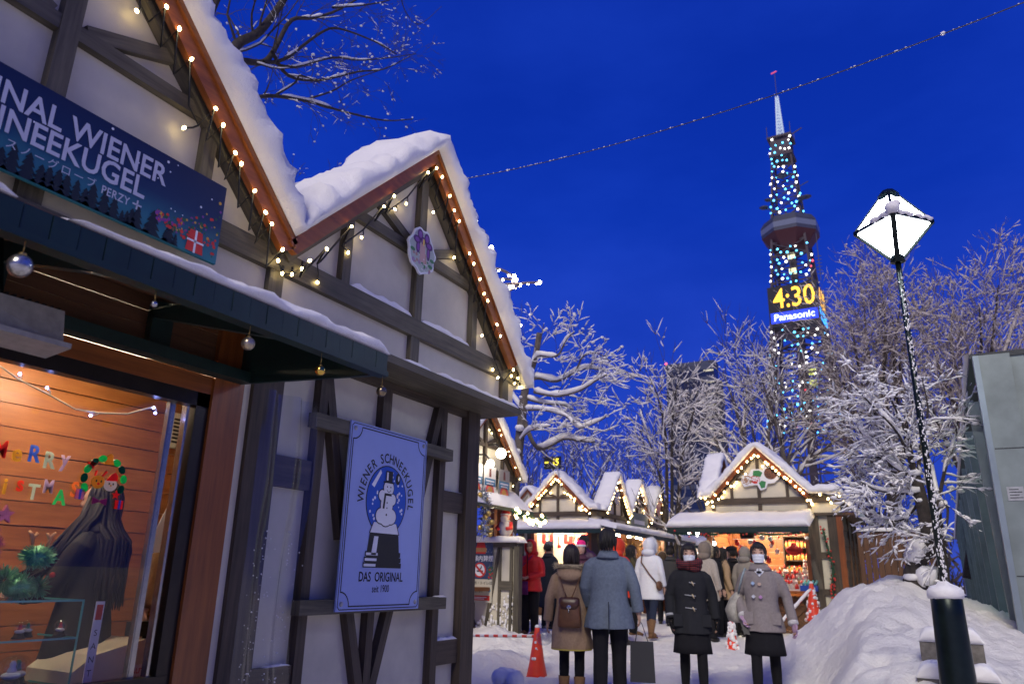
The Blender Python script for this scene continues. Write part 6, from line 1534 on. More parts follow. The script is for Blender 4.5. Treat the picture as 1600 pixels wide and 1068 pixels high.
for k in range(14):
    f_ = MB(TG); s_ = .55 + k * 2.1
    f_.hexa([(s_, -.13, .55), (s_ + .16, -.13, .55), (s_ + .16, .02, .55), (s_, .02, .55), (s_, -.13, 3.3), (s_ + .16, -.13, 3.3), (s_ + .16, .10, 3.3), (s_, .10, 3.3)]); f_.build('pilaster', gpan, gb)
    if k < 13: MB(TG).box(s_ + .2, s_ + 2.06, -.125, -.10, .62, 3.55).build('lit_window', side_lit, gb)
MB(TG).box(.02, 42, -.13, .06, 0, .60).build('plinth', stone, gb)
MB(TG).box(.0, 42.2, -4.6, .03, 3.70, 3.76).build('roof', gdark, gb)
slab_snow(TG, .0, 42, .04, -4.5, 3.76, 3.77, lambda s: .07, gb, 'roof_snow', .3)
TE = lambda x, d, z: Vector((x, BY - d, z))
for x_ in (1.9, 2.8, 3.7): MB(TE).box(x_, x_ + .015, -.06, -.050, 0, 2.42).build('panel_joint', gdark, gb)
for z_ in (1.25, 2.62): MB(TE).box(.80, 1.083, .050, .053, z_, z_ + .012).build('panel_joint', gdark, gb)
e_ = MB(TE); e_.hexa([(.745, -.06, 0), (1.085, -.06, 0), (1.085, .05, 0), (.745, .05, 0), (.745, -.06, 3.72), (1.10, -.06, 3.72), (1.10, .05, 3.72), (.745, .05, 3.72)]); e_.build('corner_pier', gpan, gb)
MB(TE).box(.730, .79, -.04, .075, 0, 3.715).build('corner_trim', mat('pale_steel_trim', (.26, .31, .31), .35, .5, .1, 3), gb)
MB(TE).box(1.10, 4.6, -.16, -.06, 2.92, 3.72).build('upper_panel', gwhite, gb)
MB(TE).box(1.10, 4.6, -.16, -.07, 2.50, 2.92).build('window_band', gdark, gb)
MB(TE).box(1.10, 4.6, -.16, -.062, 2.42, 2.50).build('lit_strip', emit('lit_window_strip', (.75, .9, .85), 1.2), gb)
MB(TE).box(1.10, 4.6, -.16, -.055, 0, 2.42).build('lower_panel', gpan, gb)
pq = thing('wall_plaque', 'small steel plaque with engraved lines on the grey building pier', 'plaque', TE(.92, .06, 2.1))
MB(TE).box(.845, 1.0, .051, .058, 2.05, 2.20).build('plate', steel, pq)
q = MB(TE)
for k in range(4): q.box(.865, .985 - .03 * (k % 2), .0585, .060, 2.075 + k * .03, 2.085 + k * .03)
q.build('engraved_line', gdark, pq)
for k, (x, y, z, sx_, sy_, sz_) in enumerate(((-.05, 7.15, .68, .10, .10, .045), (-.08, 6.85, .44, .11, .11, .05), (.20, 7.15, .68, .08, .10, .045), (.24, 6.85, .44, .10, .11, .05))):
    b_ = MB(); b_.box(x - sx_, x + sx_, y - sy_, y + sy_, z - .35, z + sz_); b_.v = [v + Vector((noise.noise(v * 9) * .012, noise.noise(v * 9 + Vector((3, 0, 0))) * .012, 0)) for v in b_.v]
    o = b_.build('stone_block', stone); tag(o, ['upper rough stone block left of the lamp base', 'lower rough stone block left of the lamp base', 'upper rough stone block right of the lamp base', 'lower rough stone block right of the lamp base'][k], 'stone block', 'stone blocks round the lamp base')
    slab_snow(lambda a, b, c: Vector((a, -b, c)), x - sx_ - .01, x + sx_ + .01, -(y - sy_ - .01), -(y + sy_), z + sz_, z + sz_, lambda s: .11, o, 'snow_cap', .03, seed=k + 2)

# ================================================================ FENCE, SIGN, CONES
TF = frame((0, 11.0, 0), (1, 0, 0), (0, -1, 0))
fen = thing('fence_panel', 'half timbered white fence panel with a snow cap and a no smoking poster', 'fence', (-6.8, 11, 0))
MB(TF).box(-8.2, -5.85, -.06, -.02, 0, 1.62).build('board', plaster, fen)
q = MB(TF)
for (a, b, c, d, wd) in [(-5.93, 0, -5.93, 1.62, .05), (-6.14, .05, -6.14, 1.6, .045), (-6.42, .1, -6.16, 1.58, .05), (-6.62, .05, -6.62, 1.6, .04), (-6.82, .95, -6.46, .06, .05), (-7.2, 0, -7.2, 1.6, .06)]: q.bar(a, b, c, d, wd, -.025, .012)
q.box(-6.14, -5.9, -.025, .014, .92, 1.06); q.box(-8.2, -5.85, -.03, .016, 1.58, 1.66)
q.build('timber_frame', wood_grey, fen)
q = MB(TF); q.box(-5.87, -5.775, -.09, .03, 0, 1.60); q.build('post', wood_grey, fen)
slab_snow(TF, -8.2, -5.72, .10, -.16, 1.655, 1.655, lambda s: .095, fen, 'snow_cap')
q = MB(TF); rg = random.Random(15)
for k in range(900):
    x = rg.uniform(-7.3, -5.85); z_ = .05 + .80 * rg.random() ** 2.4 * (.35 + .65 * smooth(-6.8, -5.9, x)); r_ = rg.uniform(.008, .038) * (1.3 - z_)
    q.ball((x, .0, z_), (r_, r_ * .35, r_ * rg.uniform(.7, 1.8)), 6, 4)
o = q.build('stuck_snow', snow, fen); o['kind'] = 'stuff'
pos = thing('poster', 'tall no smoking poster with Japanese lettering fixed to the white fence', 'poster', TF(-6.49, .02, .7))
PX0, PX1, PZ0, PZ1 = -6.72, -6.265, .72, 1.665
PP = lambda a, c, l=0.0: TF(PX0 + a * (PX1 - PX0), .020 + l, PZ0 + c * (PZ1 - PZ0))
MB(TF).box(PX0, PX1, .012, .0195, PZ0, PZ1).build('sheet', flat('poster_cream', (.55, .52, .40)), pos)
q = MB(); poly(q, PP, [(0, .38), (1, .38), (1, 1), (0, 1)], 0, .0006)
rg = random.Random(2)
for k in range(60): disc(q, PP, rg.uniform(.02, .98), rg.uniform(.45, .98), .008, 1, 6, .004, .0012)
for k in range(70):
    sd_ = rg.choice((0, 1)); disc(q, PP, sd_ + (1 - 2 * sd_) * rg.random() * .16, .38 + rg.random() * .2, .035, rg.choice((2, 2, 3)), 6, .016, .0014 + k * 1e-5)
poly(q, PP, arc(.5, .85, .20, 0, 180, 10) + [(.3, .80), (.7, .80)][::1], 3, .0016); poly(q, PP, [(.26, .83), (.74, .83), (.74, .90), (.26, .90)], 4, .0022)
q.build('night_drawing', [flat('poster_navy', (.035, .055, .12)), ink_white, flat('poster_green', (.04, .12, .06)), red_p, flat('poster_amber', (.45, .22, .08))], pos)
q = MB(); put_text(q, '会場内禁煙', lambda x, y: PP(.5 + x / .455, .715 + y / .945, .0026), .098, bold=.02); q.build('lettering', ink_white, pos)
q = MB(); disc(q, PP, .48, .53, .26, 0, 28, .125, .003); disc(q, PP, .48, .53, .205, 1, 28, .099, .0038); poly(q, PP, [(.36, .50), (.62, .50), (.62, .525), (.36, .525)], 2, .0046)
line(q, PP, [(.52, .53), (.50, .56), (.56, .57), (.54, .60)], .022, 2, .0046); line(q, PP, [(.33, .595), (.63, .465)], .045, 0, .0054); q.build('no_smoking_symbol', [red_p, ink_white, ink_black], pos)
q = MB(); put_text(q, '喫煙所・トイレは', lambda x, y: PP(.5 + x / .455, .315 + y / .945, .002), .058, bold=.012); put_text(q, '大通公園5丁目に', lambda x, y: PP(.5 + x / .455, .225 + y / .945, .002), .036, bold=.006); put_text(q, 'あります。', lambda x, y: PP(.5 + x / .455, .17 + y / .945, .002), .036, bold=.006); q.build('lettering', ink_black, pos)
q = MB(); poly(q, PP, [(.02, .075), (.10, .13), (.10, .115), (.92, .115), (.92, .035), (.10, .035), (.10, .02)], 0, .002); line(q, PP, [(.25, .085), (.8, .085)], .012, 1, .0028); line(q, PP, [(.25, .06), (.7, .06)], .012, 1, .0028)
for x in (.10, .90): disc(q, PP, x, .20, .055, 2, 14, .03, .002)
q.build('arrow', [red_p, ink_white, flat('poster_badge', (.12, .22, .32))], pos)

cone_m = mat('orange_red_cone_plastic', (.75, .055, .018), .4, 0, .12, 9, .1, .003); stripe, t, b = _nodes('red_white_bar')
wv = t.nodes.new('ShaderNodeTexWave'); wv.bands_direction = 'X'; wv.inputs['Scale'].default_value = 1.9; wv.wave_profile = 'SIN'; t.links.new(_coord(t, 'UV'), wv.inputs[0])
t.links.new(_ramp(t, wv.outputs['Fac'], [(.48, (.62, .60, .58)), (.52, (.55, .05, .03))]), b.inputs['Base Color']); b.inputs['Roughness'].default_value = .5
def cone(x, y, h, label, top_snow, snow_amt=0, z0=None):
    z0 = ground_z(x, y) - .02 if z0 is None else z0; k = h / .7
    c = thing('traffic_cone', label, 'traffic cone', (x, y, z0), 0, 'traffic cones along the path')
    MB().lathe([(.15 * k, .03), (.145 * k, .05), (.105 * k, .25 * k), (.075 * k, .45 * k), (.05 * k, .60 * k), (.036 * k, .68 * k), (.028 * k, .70 * k), (.0, .70 * k)], (x, y, z0), 22).build('cone', cone_m, c)
    MB().lathe([(.165 * k, .0), (.165 * k, .03), (.15 * k, .034)], (x, y, z0), 22).build('base', cone_m, c)
    q = MB(); q.ball((x, y, z0 + .70 * k), (.04 * k, .04 * k, .03 * k), 8, 5); q.build('snow_cap', snow, c)
    rg = random.Random(int(x * 100)); q = MB()
    for j in range(snow_amt):
        zz = rg.random() * .62 * k; rr = .15 * k - (.117 * k) * zz / (.68 * k); a = rg.uniform(0, 2 * PI); q.ball((x + rr * math.cos(a), y + rr * math.sin(a), z0 + zz), rg.uniform(.006, .022) * (1 + snow_amt / 150), 5, 3)
    if snow_amt: o = q.build('stuck_snow', snow, c); o['kind'] = 'stuff'
    return Vector((x, y, z0))
def cone_bar(p, q, label, snowy):
    p, q = Vector(p), Vector(q); d = (q - p); L = d.length
    m_ = MB(); n = 12
    r_ = d.normalized(); s_ = r_.cross(Vector((0, 0, 1))).normalized(); u_ = s_.cross(r_); vs = []; R0 = .019
    for e, c in ((0, p), (1, q)):
        for k in range(n): vs.append(tuple(c + s_ * R0 * math.cos(2 * PI * k / n) + u_ * R0 * math.sin(2 * PI * k / n)))
    fs = [(k, (k + 1) % n, n + (k + 1) % n, n + k) for k in range(n)]
    m_.add(vs, fs + [tuple(range(n - 1, -1, -1)), tuple(range(n, 2 * n))], 0, [[(0, k / n), (0, (k + 1) / n), (L, (k + 1) / n), (L, k / n)] for k in range(n)] + [[(0, 0)] * n] * 2, True)
    o = m_.build('barrier_bar', stripe); tag(o, label, 'barrier bar')
    q2 = MB(); m = int(L / .05)
    q2.tube([p.lerp(q, .01 + .98 * k / m) + Vector((0, 0, R0 * .7)) for k in range(m + 1)], [.004] + [(R0 * .55 + snowy * (1 + .6 * noise.noise(Vector((k * .9, L, 0))))) * (.7 if snowy < .01 else 1) for k in range(m - 1)] + [.004], 7, flat=.8)
    hang(q2.build('bar_snow', snow), o); return o
c1 = cone(-4.46, 9.0, .60, 'orange red traffic cone with a striped bar, at the corner of the near hut', True, 12, -.06)
c2 = cone(-1.68, 13.0, .56, 'snow crusted traffic cone beside the snow bank, in front of the open stall', True, 70)
c3 = cone(-2.95, 13.0, .46, 'snow plastered traffic cone between the two schoolgirls', True, 110)
cone_bar(c1 + Vector((.04, 0, .49)), (-6.1, 9.4, .33), 'red and white striped bar between the near hut corner and the cone', .004)
cone_bar(c2 + Vector((0, -.03, .47)), (-2.22, 12.9, .47), 'striped bar thickly covered with snow, leading left from the crusted cone', .022)
lum = MB(); rg = random.Random(1)
for k in range(7): lum.ball((-4.22 + rg.uniform(-.16, .16), 7.95 + rg.uniform(-.12, .12), .03 + rg.uniform(0, .05)), rg.uniform(.07, .12), 9, 6)
lum.v = [v + Vector((0, 0, noise.noise(v * 8) * .03)) for v in lum.v]
tag(remeshed(lum, 'snow_lump', snow, None, .02, 2), 'broken lump of snow lying in front of the orange cone', 'snow lump')

# ================================================================ OVERHEAD CABLE
p0, p1 = at(722, 280, 'y', 6.4), at(1640, -12, 'y', 5.0); n_ = 90; q = MB(); pts = []
for k in range(n_ + 1):
    f = k / n_; p = p0.lerp(p1, f); p.z -= .17 * 4 * f * (1 - f) * (p1 - p0).length / 6; pts.append(p)
cab = thing('overhead_cable', 'thin frosted cable crossing the sky from the near gable to the upper right', 'cable', pts[0])
q.tube(pts, .0045, 5); q.build('cable', mat('grey_cable', (.05, .05, .055), .6), cab)
q = MB(); rg = random.Random(6)
for k in range(n_):
    for j in range(2):
        if rg.random() < .55: p = pts[k].lerp(pts[k + 1], rg.random()); r_ = rg.uniform(.003, .007) * (2.0 if rg.random() < .05 else 1); q.ball(p + Vector((0, 0, .004)), (r_ * 1.5, r_ * 1.5, r_), 5, 3)
o = q.build('frost', snow, cab); o['kind'] = 'stuff'

# ================================================================ TOWER
TWX, TWY = -23.2, 203.7
tw = thing('broadcast_tower', 'tall lattice tower strung with coloured lights, with a lit clock reading 4:30', 'tower', (TWX, TWY, 0), R_(-2.5))
M_ = Matrix.Rotation(R_(-2.5), 4, 'Z'); M_.translation = Vector((TWX, TWY, 0))
TT = lambda x, y, z: M_ @ Vector((x, y, z))
tsteel = mat('tower_steel', (.05, .035, .05), .6, .2, .2, .2); tgrey = mat('tower_deck', (.05, .055, .085), .6, .1, .2, .3); tred = mat('tower_deck_red', (.07, .012, .014), .6)
prof = [(0, 17), (20, 11.2), (40, 8.2), (66, 6.0), (90, 4.4), (100, 3.7), (118, 2.6)]
def hwid(z):
    for (a, b), (c, d) in zip(prof, prof[1:]):
        if z <= c: return b + (d - b) * (z - a) / (c - a)
    return prof[-1][1]
la = MB(TT); zz = [0, 9, 18, 26, 33, 40, 46, 52, 58, 63, 67.5, 73, 78, 82, 86, 90, 95, 100, 103.5, 107, 110.5, 114, 118]
for a, b in zip(zz, zz[1:]):
    ha, hb = hwid(a), hwid(b); th = .55 if a < 66 else .40 if a < 100 else .28
    ca_ = [(-ha, -ha, a), (ha, -ha, a), (ha, ha, a), (-ha, ha, a)]; cb_ = [(-hb, -hb, b), (hb, -hb, b), (hb, hb, b), (-hb, hb, b)]
    for i in range(4):
        j = (i + 1) % 4
        la.beam(ca_[i], cb_[i], th * 1.5, th * 1.5); la.beam(ca_[i], cb_[j], th * .6, th * .6); la.beam(ca_[j], cb_[i], th * .6, th * .6); la.beam(cb_[i], cb_[j], th * .8, th * .8)
        if a < 100: mid = tuple((ca_[i][k] + ca_[j][k]) / 2 for k in range(3)); mb_ = tuple((cb_[i][k] + cb_[j][k]) / 2 for k in range(3)); la.beam(mid, mb_, th * .6, th * .6)
la.box(-.9, .9, -.9, .9, 2, 90)
la.build('lattice', tsteel, tw, fix=False)
dk = MB(TT)
def octa(r, z): return [(r * 1.04 * math.cos(R_(22.5 + 45 * k)), r * 1.04 * math.sin(R_(22.5 + 45 * k)), z) for k in range(8)]
dk.loft([octa(4.6, 88.8), octa(7.2, 92.2), octa(7.5, 92.6)], 1, False); dk.loft([octa(7.5, 92.6), octa(7.6, 95.8), octa(6.6, 97.4), octa(4.2, 98.4)], 0, False)
dko = dk.build('observation_deck', [tgrey, tred], tw)
wb = MB(TT); wb.loft([octa(7.58, 93.6), octa(7.66, 95.2)], 0, False, False); wb.build('window_band', mat('deck_glass', (.16, .18, .24), .3), dko)
pf = MB(TT); pf.box(-3.2, 3.2, -3.2, 3.2, 117.5, 118.3); pf.box(-2.7, 2.7, -2.7, 2.7, 118.3, 123.4); pf.box(-3.4, 3.4, -3.4, 3.4, 123.4, 124.0)
for (x, y) in ((-3.2, -3.2), (3.2, -3.2), (3.2, 3.2), (-3.2, 3.2)): pf.beam((x, y, 124), (x, y, 127.5), .15, .15)
pf.beam((3, -3, 123), (6.3, -3, 124.5), .25, .25); pf.build('top_platform', tsteel, tw)
bits = MB(TT)
for (x, y, z, r_) in ((-5.5, -5, 101, 1.3), (-4.2, -5.2, 103, 1.0), (4.6, -5, 101.6, 1.2), (5.6, -3, 102.5, 1.4), (0, -4.2, 110, 1.7)): bits.lathe([(0, -.3), (r_ * .6, -.15), (r_, .25), (r_ * .95, .3), (0, .1)], (x, y, z), 12); bits.beam((x, y, z), (x * .6, y * .5, z), .3, .3)
for k in range(6): bits.beam((6.2, -2, 72 + k * 1.0 + 8), (7.6, -2, 72 + k * 1.0 + 8), .15, .15)
bits.beam((6.9, -2, 78), (6.9, -2, 92), .18, .18); bits.beam((3, -3, 106), (6.6, -3.6, 107), .2, .2); bits.build('dish_antenna', tgrey, tw)
an = MB(TT)
for k in range(14):
    z_ = 124 + k * 1.06; h_ = .95 - k * .045
    for i in range(4):
        a, b = [(-1, -1), (1, -1), (1, 1), (-1, 1)][i], [(-1, -1), (1, -1), (1, 1), (-1, 1)][(i + 1) % 4]
        an.beam((a[0] * h_, a[1] * h_, z_), (a[0] * (h_ - .045), a[1] * (h_ - .045), z_ + 1.06), .22, .22); an.beam((a[0] * h_, a[1] * h_, z_), (b[0] * h_, b[1] * h_, z_), .2, .2); an.beam((a[0] * h_, a[1] * h_, z_), (b[0] * h_, b[1] * h_, z_ + 1.06), .14, .14)
an.build('antenna', emit('antenna_self_glow', (.55, .66, .80), .55), tw, fix=False)  # lattice given its own glow in place of light thrown on it
MB(TT).beam((0, 0, 138.5), (0, 0, 147.2), .14, .14).build('mast', tsteel, tw); MB(TT).beam((-1.0, 0, 147.2), (.6, 0, 147.6), .25, .25).build('mast_light', emit('red_mast_light', (.9, .08, .15), .8), tw)
ck = MB(TT); ck.box(-6.3, 6.3, -6.4, 6.4, 65.2, 76.6); cko = ck.build('clock_display', mat('display_black', (.008, .008, .012), .4), tw)
amber = emit('amber_digits', (1.0, .50, .04), 2.6); whit = emit('white_wordmark', (.75, .85, 1.0), 3.0); blu = emit('blue_display_glow', (.02, .06, 1.0), 1.3)
q = MB(TT); put_text(q, '4:30', lambda x, y: (.35 + x, -6.43, 72.8 + y), 7.8, bold=.006, xs=.80); q.build('digits', amber, cko)
q = MB(TT); q.box(-5.9, 5.9, -6.43, -6.41, 66.3, 69.2); q.build('glow_panel', blu, cko)
q = MB(TT); put_text(q, 'Panasonic', lambda x, y: (x, -6.46, 67.75 + y), 2.6, bold=.012); q.build('wordmark', whit, cko)
q = MB(TT); put_text(q, '4:30', lambda x, y: (6.33, x * .9, 72.8 + y), 7.6, bold=.03, xs=.78); q.build('digits', amber, cko)
q = MB(TT); q.box(6.31, 6.33, -5.8, 5.8, 66.3, 69.6); q.build('glow_panel', emit('cyan_display_glow', (.05, .35, 1.0), 2.5), cko)
q = MB(TT); q.box(-6.33, -6.31, -5.8, 5.8, 70, 75.5); q.build('digits', amber, cko)
for (z_, nm) in ((86, 0), (81.5, 1), (53.0, 2), (50, 3)):
    q = MB(TT); e_x = .2 if z_ > 60 else 2.6; q.box(e_x - .9, e_x + .9, -3.5, -2.9, z_ - .8, z_ + .8); q.build('lit_lift_window', emit('lift_glow', (1.0, .95, .5) if z_ > 60 else (.75, .8, .2), 1.1), tw)
lw, lc, lr = emit('tower_white_light', (1.0, .97, .90), 7), emit('tower_cyan_light', (.10, .55, 1.0), 5.5), emit('tower_red_light', (1.0, .08, .12), 3.5)
pm_ = [MB().ball((0, 0, 0), .27, 6, 4).mesh('bulb', m) for m in (lw, lc, lr)]
rg = random.Random(17); spots_ = []
for k in range(1100):
    z_ = rg.uniform(36, 124)
    if 64.5 < z_ < 77.5 or 88.5 < z_ < 99: continue
    h_ = hwid(min(z_, 118)) + .25 if z_ < 118 else 2.95; f = rg.random()
    x_, y_ = ((rg.choice((-1, 1)) * h_ if rg.random() < .30 else rg.uniform(-h_, h_)), -h_) if f < .85 else (h_, rg.uniform(-h_, h_))
    if all((x_ - a) ** 2 + (z_ - c) ** 2 > 1.4 for a, b, c in spots_): spots_.append((x_, y_, z_))
spots_ = spots_[:300]
more = [MB(), MB()]
for i, p in enumerate(spots_):
    k = 2 if (78 < p[2] < 90 and p[0] > 1.5 and rg.random() < .25) or (p[2] < 48 and rg.random() < .06) else (0 if rg.random() < .42 else 1)
    if i < 94:
        o = bpy.data.objects.new('bulb', pm_[k]); COL.objects.link(o); o.location = TT(*p); s_ = rg.uniform(.7, 1.25); o.scale = (s_, s_, s_); hang(o, tw)
    else: more[0 if k == 0 else 1].ball(TT(*p), .27 * rg.uniform(.7, 1.25), 6, 4)
for m_, mm in zip(more, (lw, lc)): o = m_.build('bulb_string', mm, tw); o['kind'] = 'stuff'
# ---- office tower
off = thing('office_tower', 'tall dark glass office block rising behind the bare trees, left of the lit tower', 'building', (-63, 246, 0))
gl_ = mat('dark_blue_glass', (.022, .034, .085), .25, .3, .2, .1); bandm = mat('grey_spandrel', (.045, .055, .10), .6, 0, .15, .3)
MB().box(-71.2, -55, 240, 246, 0, 69).build('wall', gl_, off); MB().box(-54.98, -53.6, 241, 246, 0, 64).build('side_wall', mat('dim_grey_side', (.04, .045, .08), .7), off)
MB().box(-71.4, -54.8, 239.8, 246, 69, 70.6).build('parapet', bandm, off)
lite = emit('lit_office_window', (.85, .80, .55), .55)
rg = random.Random(5)
for k in range(17):
    z_ = 3 + k * 3.9; MB().box(-71.25, -54.95, 239.9, 240.0, z_ + 2.3, z_ + 3.7).build('spandrel', bandm, off)
    a = -58.4 + rg.random(); MB().box(a, -55.2, 239.86, 239.95, z_ + 1.5, z_ + 2.1).build('lit_window', lite, off)
MB().ball((-71, 239.9, 71), .45, 6, 4).build('beacon', lr, off)
# ---- temperature display above the far roofs
td = thing('temperature_display', 'small black display with yellow figures above the far gable', 'display', (-21.3, 45, 0))
MB().box(-21.95, -20.75, 45, 45.2, 7.95, 8.75).build('housing', ink_black, td); MB().tube([(-21.3, 45.1, 0), (-21.3, 45.1, 8)], .08, 8).build('pole', iron_dark, td)
yl = emit('yellow_figures', (1.0, .75, .05), 3)
q = MB(); q.box(-21.85, -21.6, 44.98, 44.995, 8.32, 8.42); q.build('minus_sign', yl, td)
q = MB(); put_text(q, '15', lambda x, y: (-21.08 + x, 44.98, 8.35 + y), .62, bold=.02, xs=.8); q.build('digits', yl, td)
# ---- dark board fence behind the stall, with a covered heap
bf = thing('board_fence', 'dark brown board fence receding into shade behind the open stall', 'fence', (-.6, 25, 0))
q = MB()
for k in range(17): q.box(-2.4 + k * .16, -2.255 + k * .16, 24.0 + (k % 2) * .01, 24.03 + (k % 2) * .01, 0, 2.55)
q.box(-2.4, .35, 24.04, 24.1, .5, .62); q.box(-2.4, .35, 24.04, 24.1, 2.0, 2.12); q.build('boards', wood_brown, bf)
slab_snow(lambda a, b, c: Vector((a, -b, c)), -2.45, .4, -23.95, -24.15, 2.55, 2.55, lambda s: .10, bf, 'snow_cap', .1)
q = MB(); q.ball((-1.75, 22.5, .45), (.36, .36, .75), 12, 9); q.v = [v + Vector((noise.noise(v * 4) * .08, noise.noise(v * 4 + Vector((2, 0, 0))) * .08, 0)) for v in q.v]
tag(q.build('covered_bundle', mat('teal_tarpaulin', (.03, .12, .12), .5, 0, .3, 5)), 'teal tarpaulin bundle standing beside the dark board fence', 'bundle')

# ---- the dark wood that closes the view behind everything
q = MB(); rg = random.Random(99)
for k in range(5200):
    x = rg.uniform(-120, 60); top = 5.5 + 2.5 * noise.noise(Vector((x * .07, 1, 1))) + 1.5 * noise.noise(Vector((x * .3, 2, 1)))
    y = 82 + rg.uniform(-4, 4); z0 = rg.random() ** 1.4 * top; d = Vector((rg.gauss(0, .5), rg.gauss(0, .3), rg.uniform(.2, 1))).normalized(); s_ = d.orthogonal().normalized() * rg.uniform(.05, .22); p = Vector((x, y, z0))
    q.add([p - s_, p + s_, p + d * rg.uniform(.8, 2.2)], [(0, 1, 2)])
tag(q.build('far_woods', twig_bark, fix=False), None, None, kind='stuff')
# ================================================================ WARES AND DRESSING OF THE FAR STALLS
white_c = flat('white_ceramic', (.75, .72, .68), .3); red_c = flat('red_ceramic', (.60, .035, .03), .3); pink_c = flat('pink_ceramic', (.70, .40, .36), .35); amberm = flat('amber_jar', (.55, .28, .06), .25); green_c = flat('green_ceramic', (.05, .25, .10), .3)
def wares(proto, places, label, group, sc=(0.8, 1.25)):
    rg = random.Random(len(places))
    for i, p in enumerate(places):
        s = rg.uniform(*sc)
        if i == 0: proto.location = p; proto.scale = (s,) * 3; proto['group'] = group; proto['label'] = label
        else: dup(proto, p, rg.uniform(-.6, .6), label, s, group)
def proto_fig(name, cat, a, b, hatm):
    t_ = thing(name, 'x', cat)
    o = MB().lathe([(.03, 0), (.036, .02), (.030, .06), (.018, .085)], (0, 0, 0), 10).build('body', a); o.parent = t_
    o = MB().ball((0, 0, .103), .024, 9, 6).build('head', b); o.parent = t_
    o = MB().lathe([(.026, .112), (.022, .122), (.004, .16)], (0, 0, 0), 9).build('hat', hatm); o.parent = t_
    return t_
def grid(x0, x1, n, y0, y1, m, z, jit=.02, rz=0.0):
    rg = random.Random(int((x0 + y0 + z) * 100)); return [(x0 + (x1 - x0) * (i + .5) / n + rg.uniform(-jit, jit), y0 + (y1 - y0) * (j + .5) / m + rg.uniform(-jit, jit), z + rz * j) for j in range(m) for i in range(n)]
# pine cone stall: figurines in tiers on the counter
tier = thing('display_steps', 'white stepped display rack on the counter of the pine cone stall', 'rack', (-2.7, 17.4, .97))
q = MB(TR)
for j in range(4): q.box(-3.35, -2.2, -.22 - j * .12, -.12 - j * .12, .97, 1.0 + j * .10)
q.build('steps', white_c, tier)
P_ = []
for j in range(4): P_ += [(-3.30 + .10 * i + .03 * (j % 2), 17.16 + j * .12, 1.002 + j * .10) for i in range(11)]
rg = random.Random(2); rg.shuffle(P_)
wares(proto_fig('figurine', 'figurine', white_c, pink_c, red_c), P_[:20], 'small white figurine with red hat on the stepped rack of the pine cone stall', 'white figurines on the stall rack', (.8, 1.3))
wares(proto_fig('figurine', 'figurine', red_c, white_c, white_c), P_[20:34], 'small red figurine with white hat on the stepped rack of the pine cone stall', 'red figurines on the stall rack', (.8, 1.3))
wares(proto_fig('figurine', 'figurine', amberm, white_c, green_c), P_[34:], 'small amber figurine with green hat on the stepped rack of the pine cone stall', 'amber figurines on the stall rack', (.8, 1.3))
wares(proto_fig('figurine', 'figurine', white_c, white_c, red_c), [(-3.95 + .10 * (i % 6), 16.95 + .10 * (i // 6), .972) for i in range(12)], 'white figurine at the left half of the pine cone stall counter', 'white figurines on the left of the counter', (.8, 1.2))
# piled plush at the right of the rack
q = MB(); rg = random.Random(3)
tp_ = thing('plush_toy', 'x', 'plush toy')
o = MB().ball((0, 0, .05), (.055, .05, .055), 10, 7).build('body', white_c); o.parent = tp_
o = MB().ball((0, -.02, .125), .038, 9, 6).build('head', white_c); o.parent = tp_
for g in (-1, 1): o = MB().ball((g * .028, -.01, .16), .015, 7, 5).build('ear', red_c); o.parent = tp_
wares(tp_, [(-2.34 + .10 * (i % 2), 17.2 + .09 * (i // 2), 1.0 + .075 * i) for i in range(7)], 'white plush toy heaped at the right side of the pine cone stall', 'plush toys heaped in the stall', (.9, 1.3))
# shelf with jars on the back wall
sh_ = thing('jar_shelf', 'dark shelf of amber jars on the back wall of the pine cone stall', 'shelf', (-2.62, 18.75, 1.3))
q = MB(); q.box(-2.95, -2.92, 18.62, 18.86, 1.35, 2.15); q.box(-2.35, -2.32, 18.62, 18.86, 1.35, 2.15); q.box(-2.95, -2.32, 18.84, 18.86, 1.35, 2.15)
for z_ in (1.35, 1.62, 1.90, 2.15): q.box(-2.95, -2.32, 18.62, 18.86, z_ - .02, z_)
q.build('rack', wood_dark, sh_)
jar = thing('jar', 'x', 'jar'); o = MB().lathe([(.032, 0), (.036, .02), (.036, .09), (.022, .11)], (0, 0, 0), 10).build('glass', amberm); o.parent = jar; o = MB().lathe([(.026, .108), (.026, .13), (0, .132)], (0, 0, 0), 10).build('lid', red_c); o.parent = jar
wares(jar, [(-2.88 + .085 * i, 18.72, z_) for z_ in (1.35, 1.62, 1.90) for i in range(7)], 'amber jar with red lid on the dark shelf of the pine cone stall', 'amber jars on the stall shelf', (.9, 1.25))
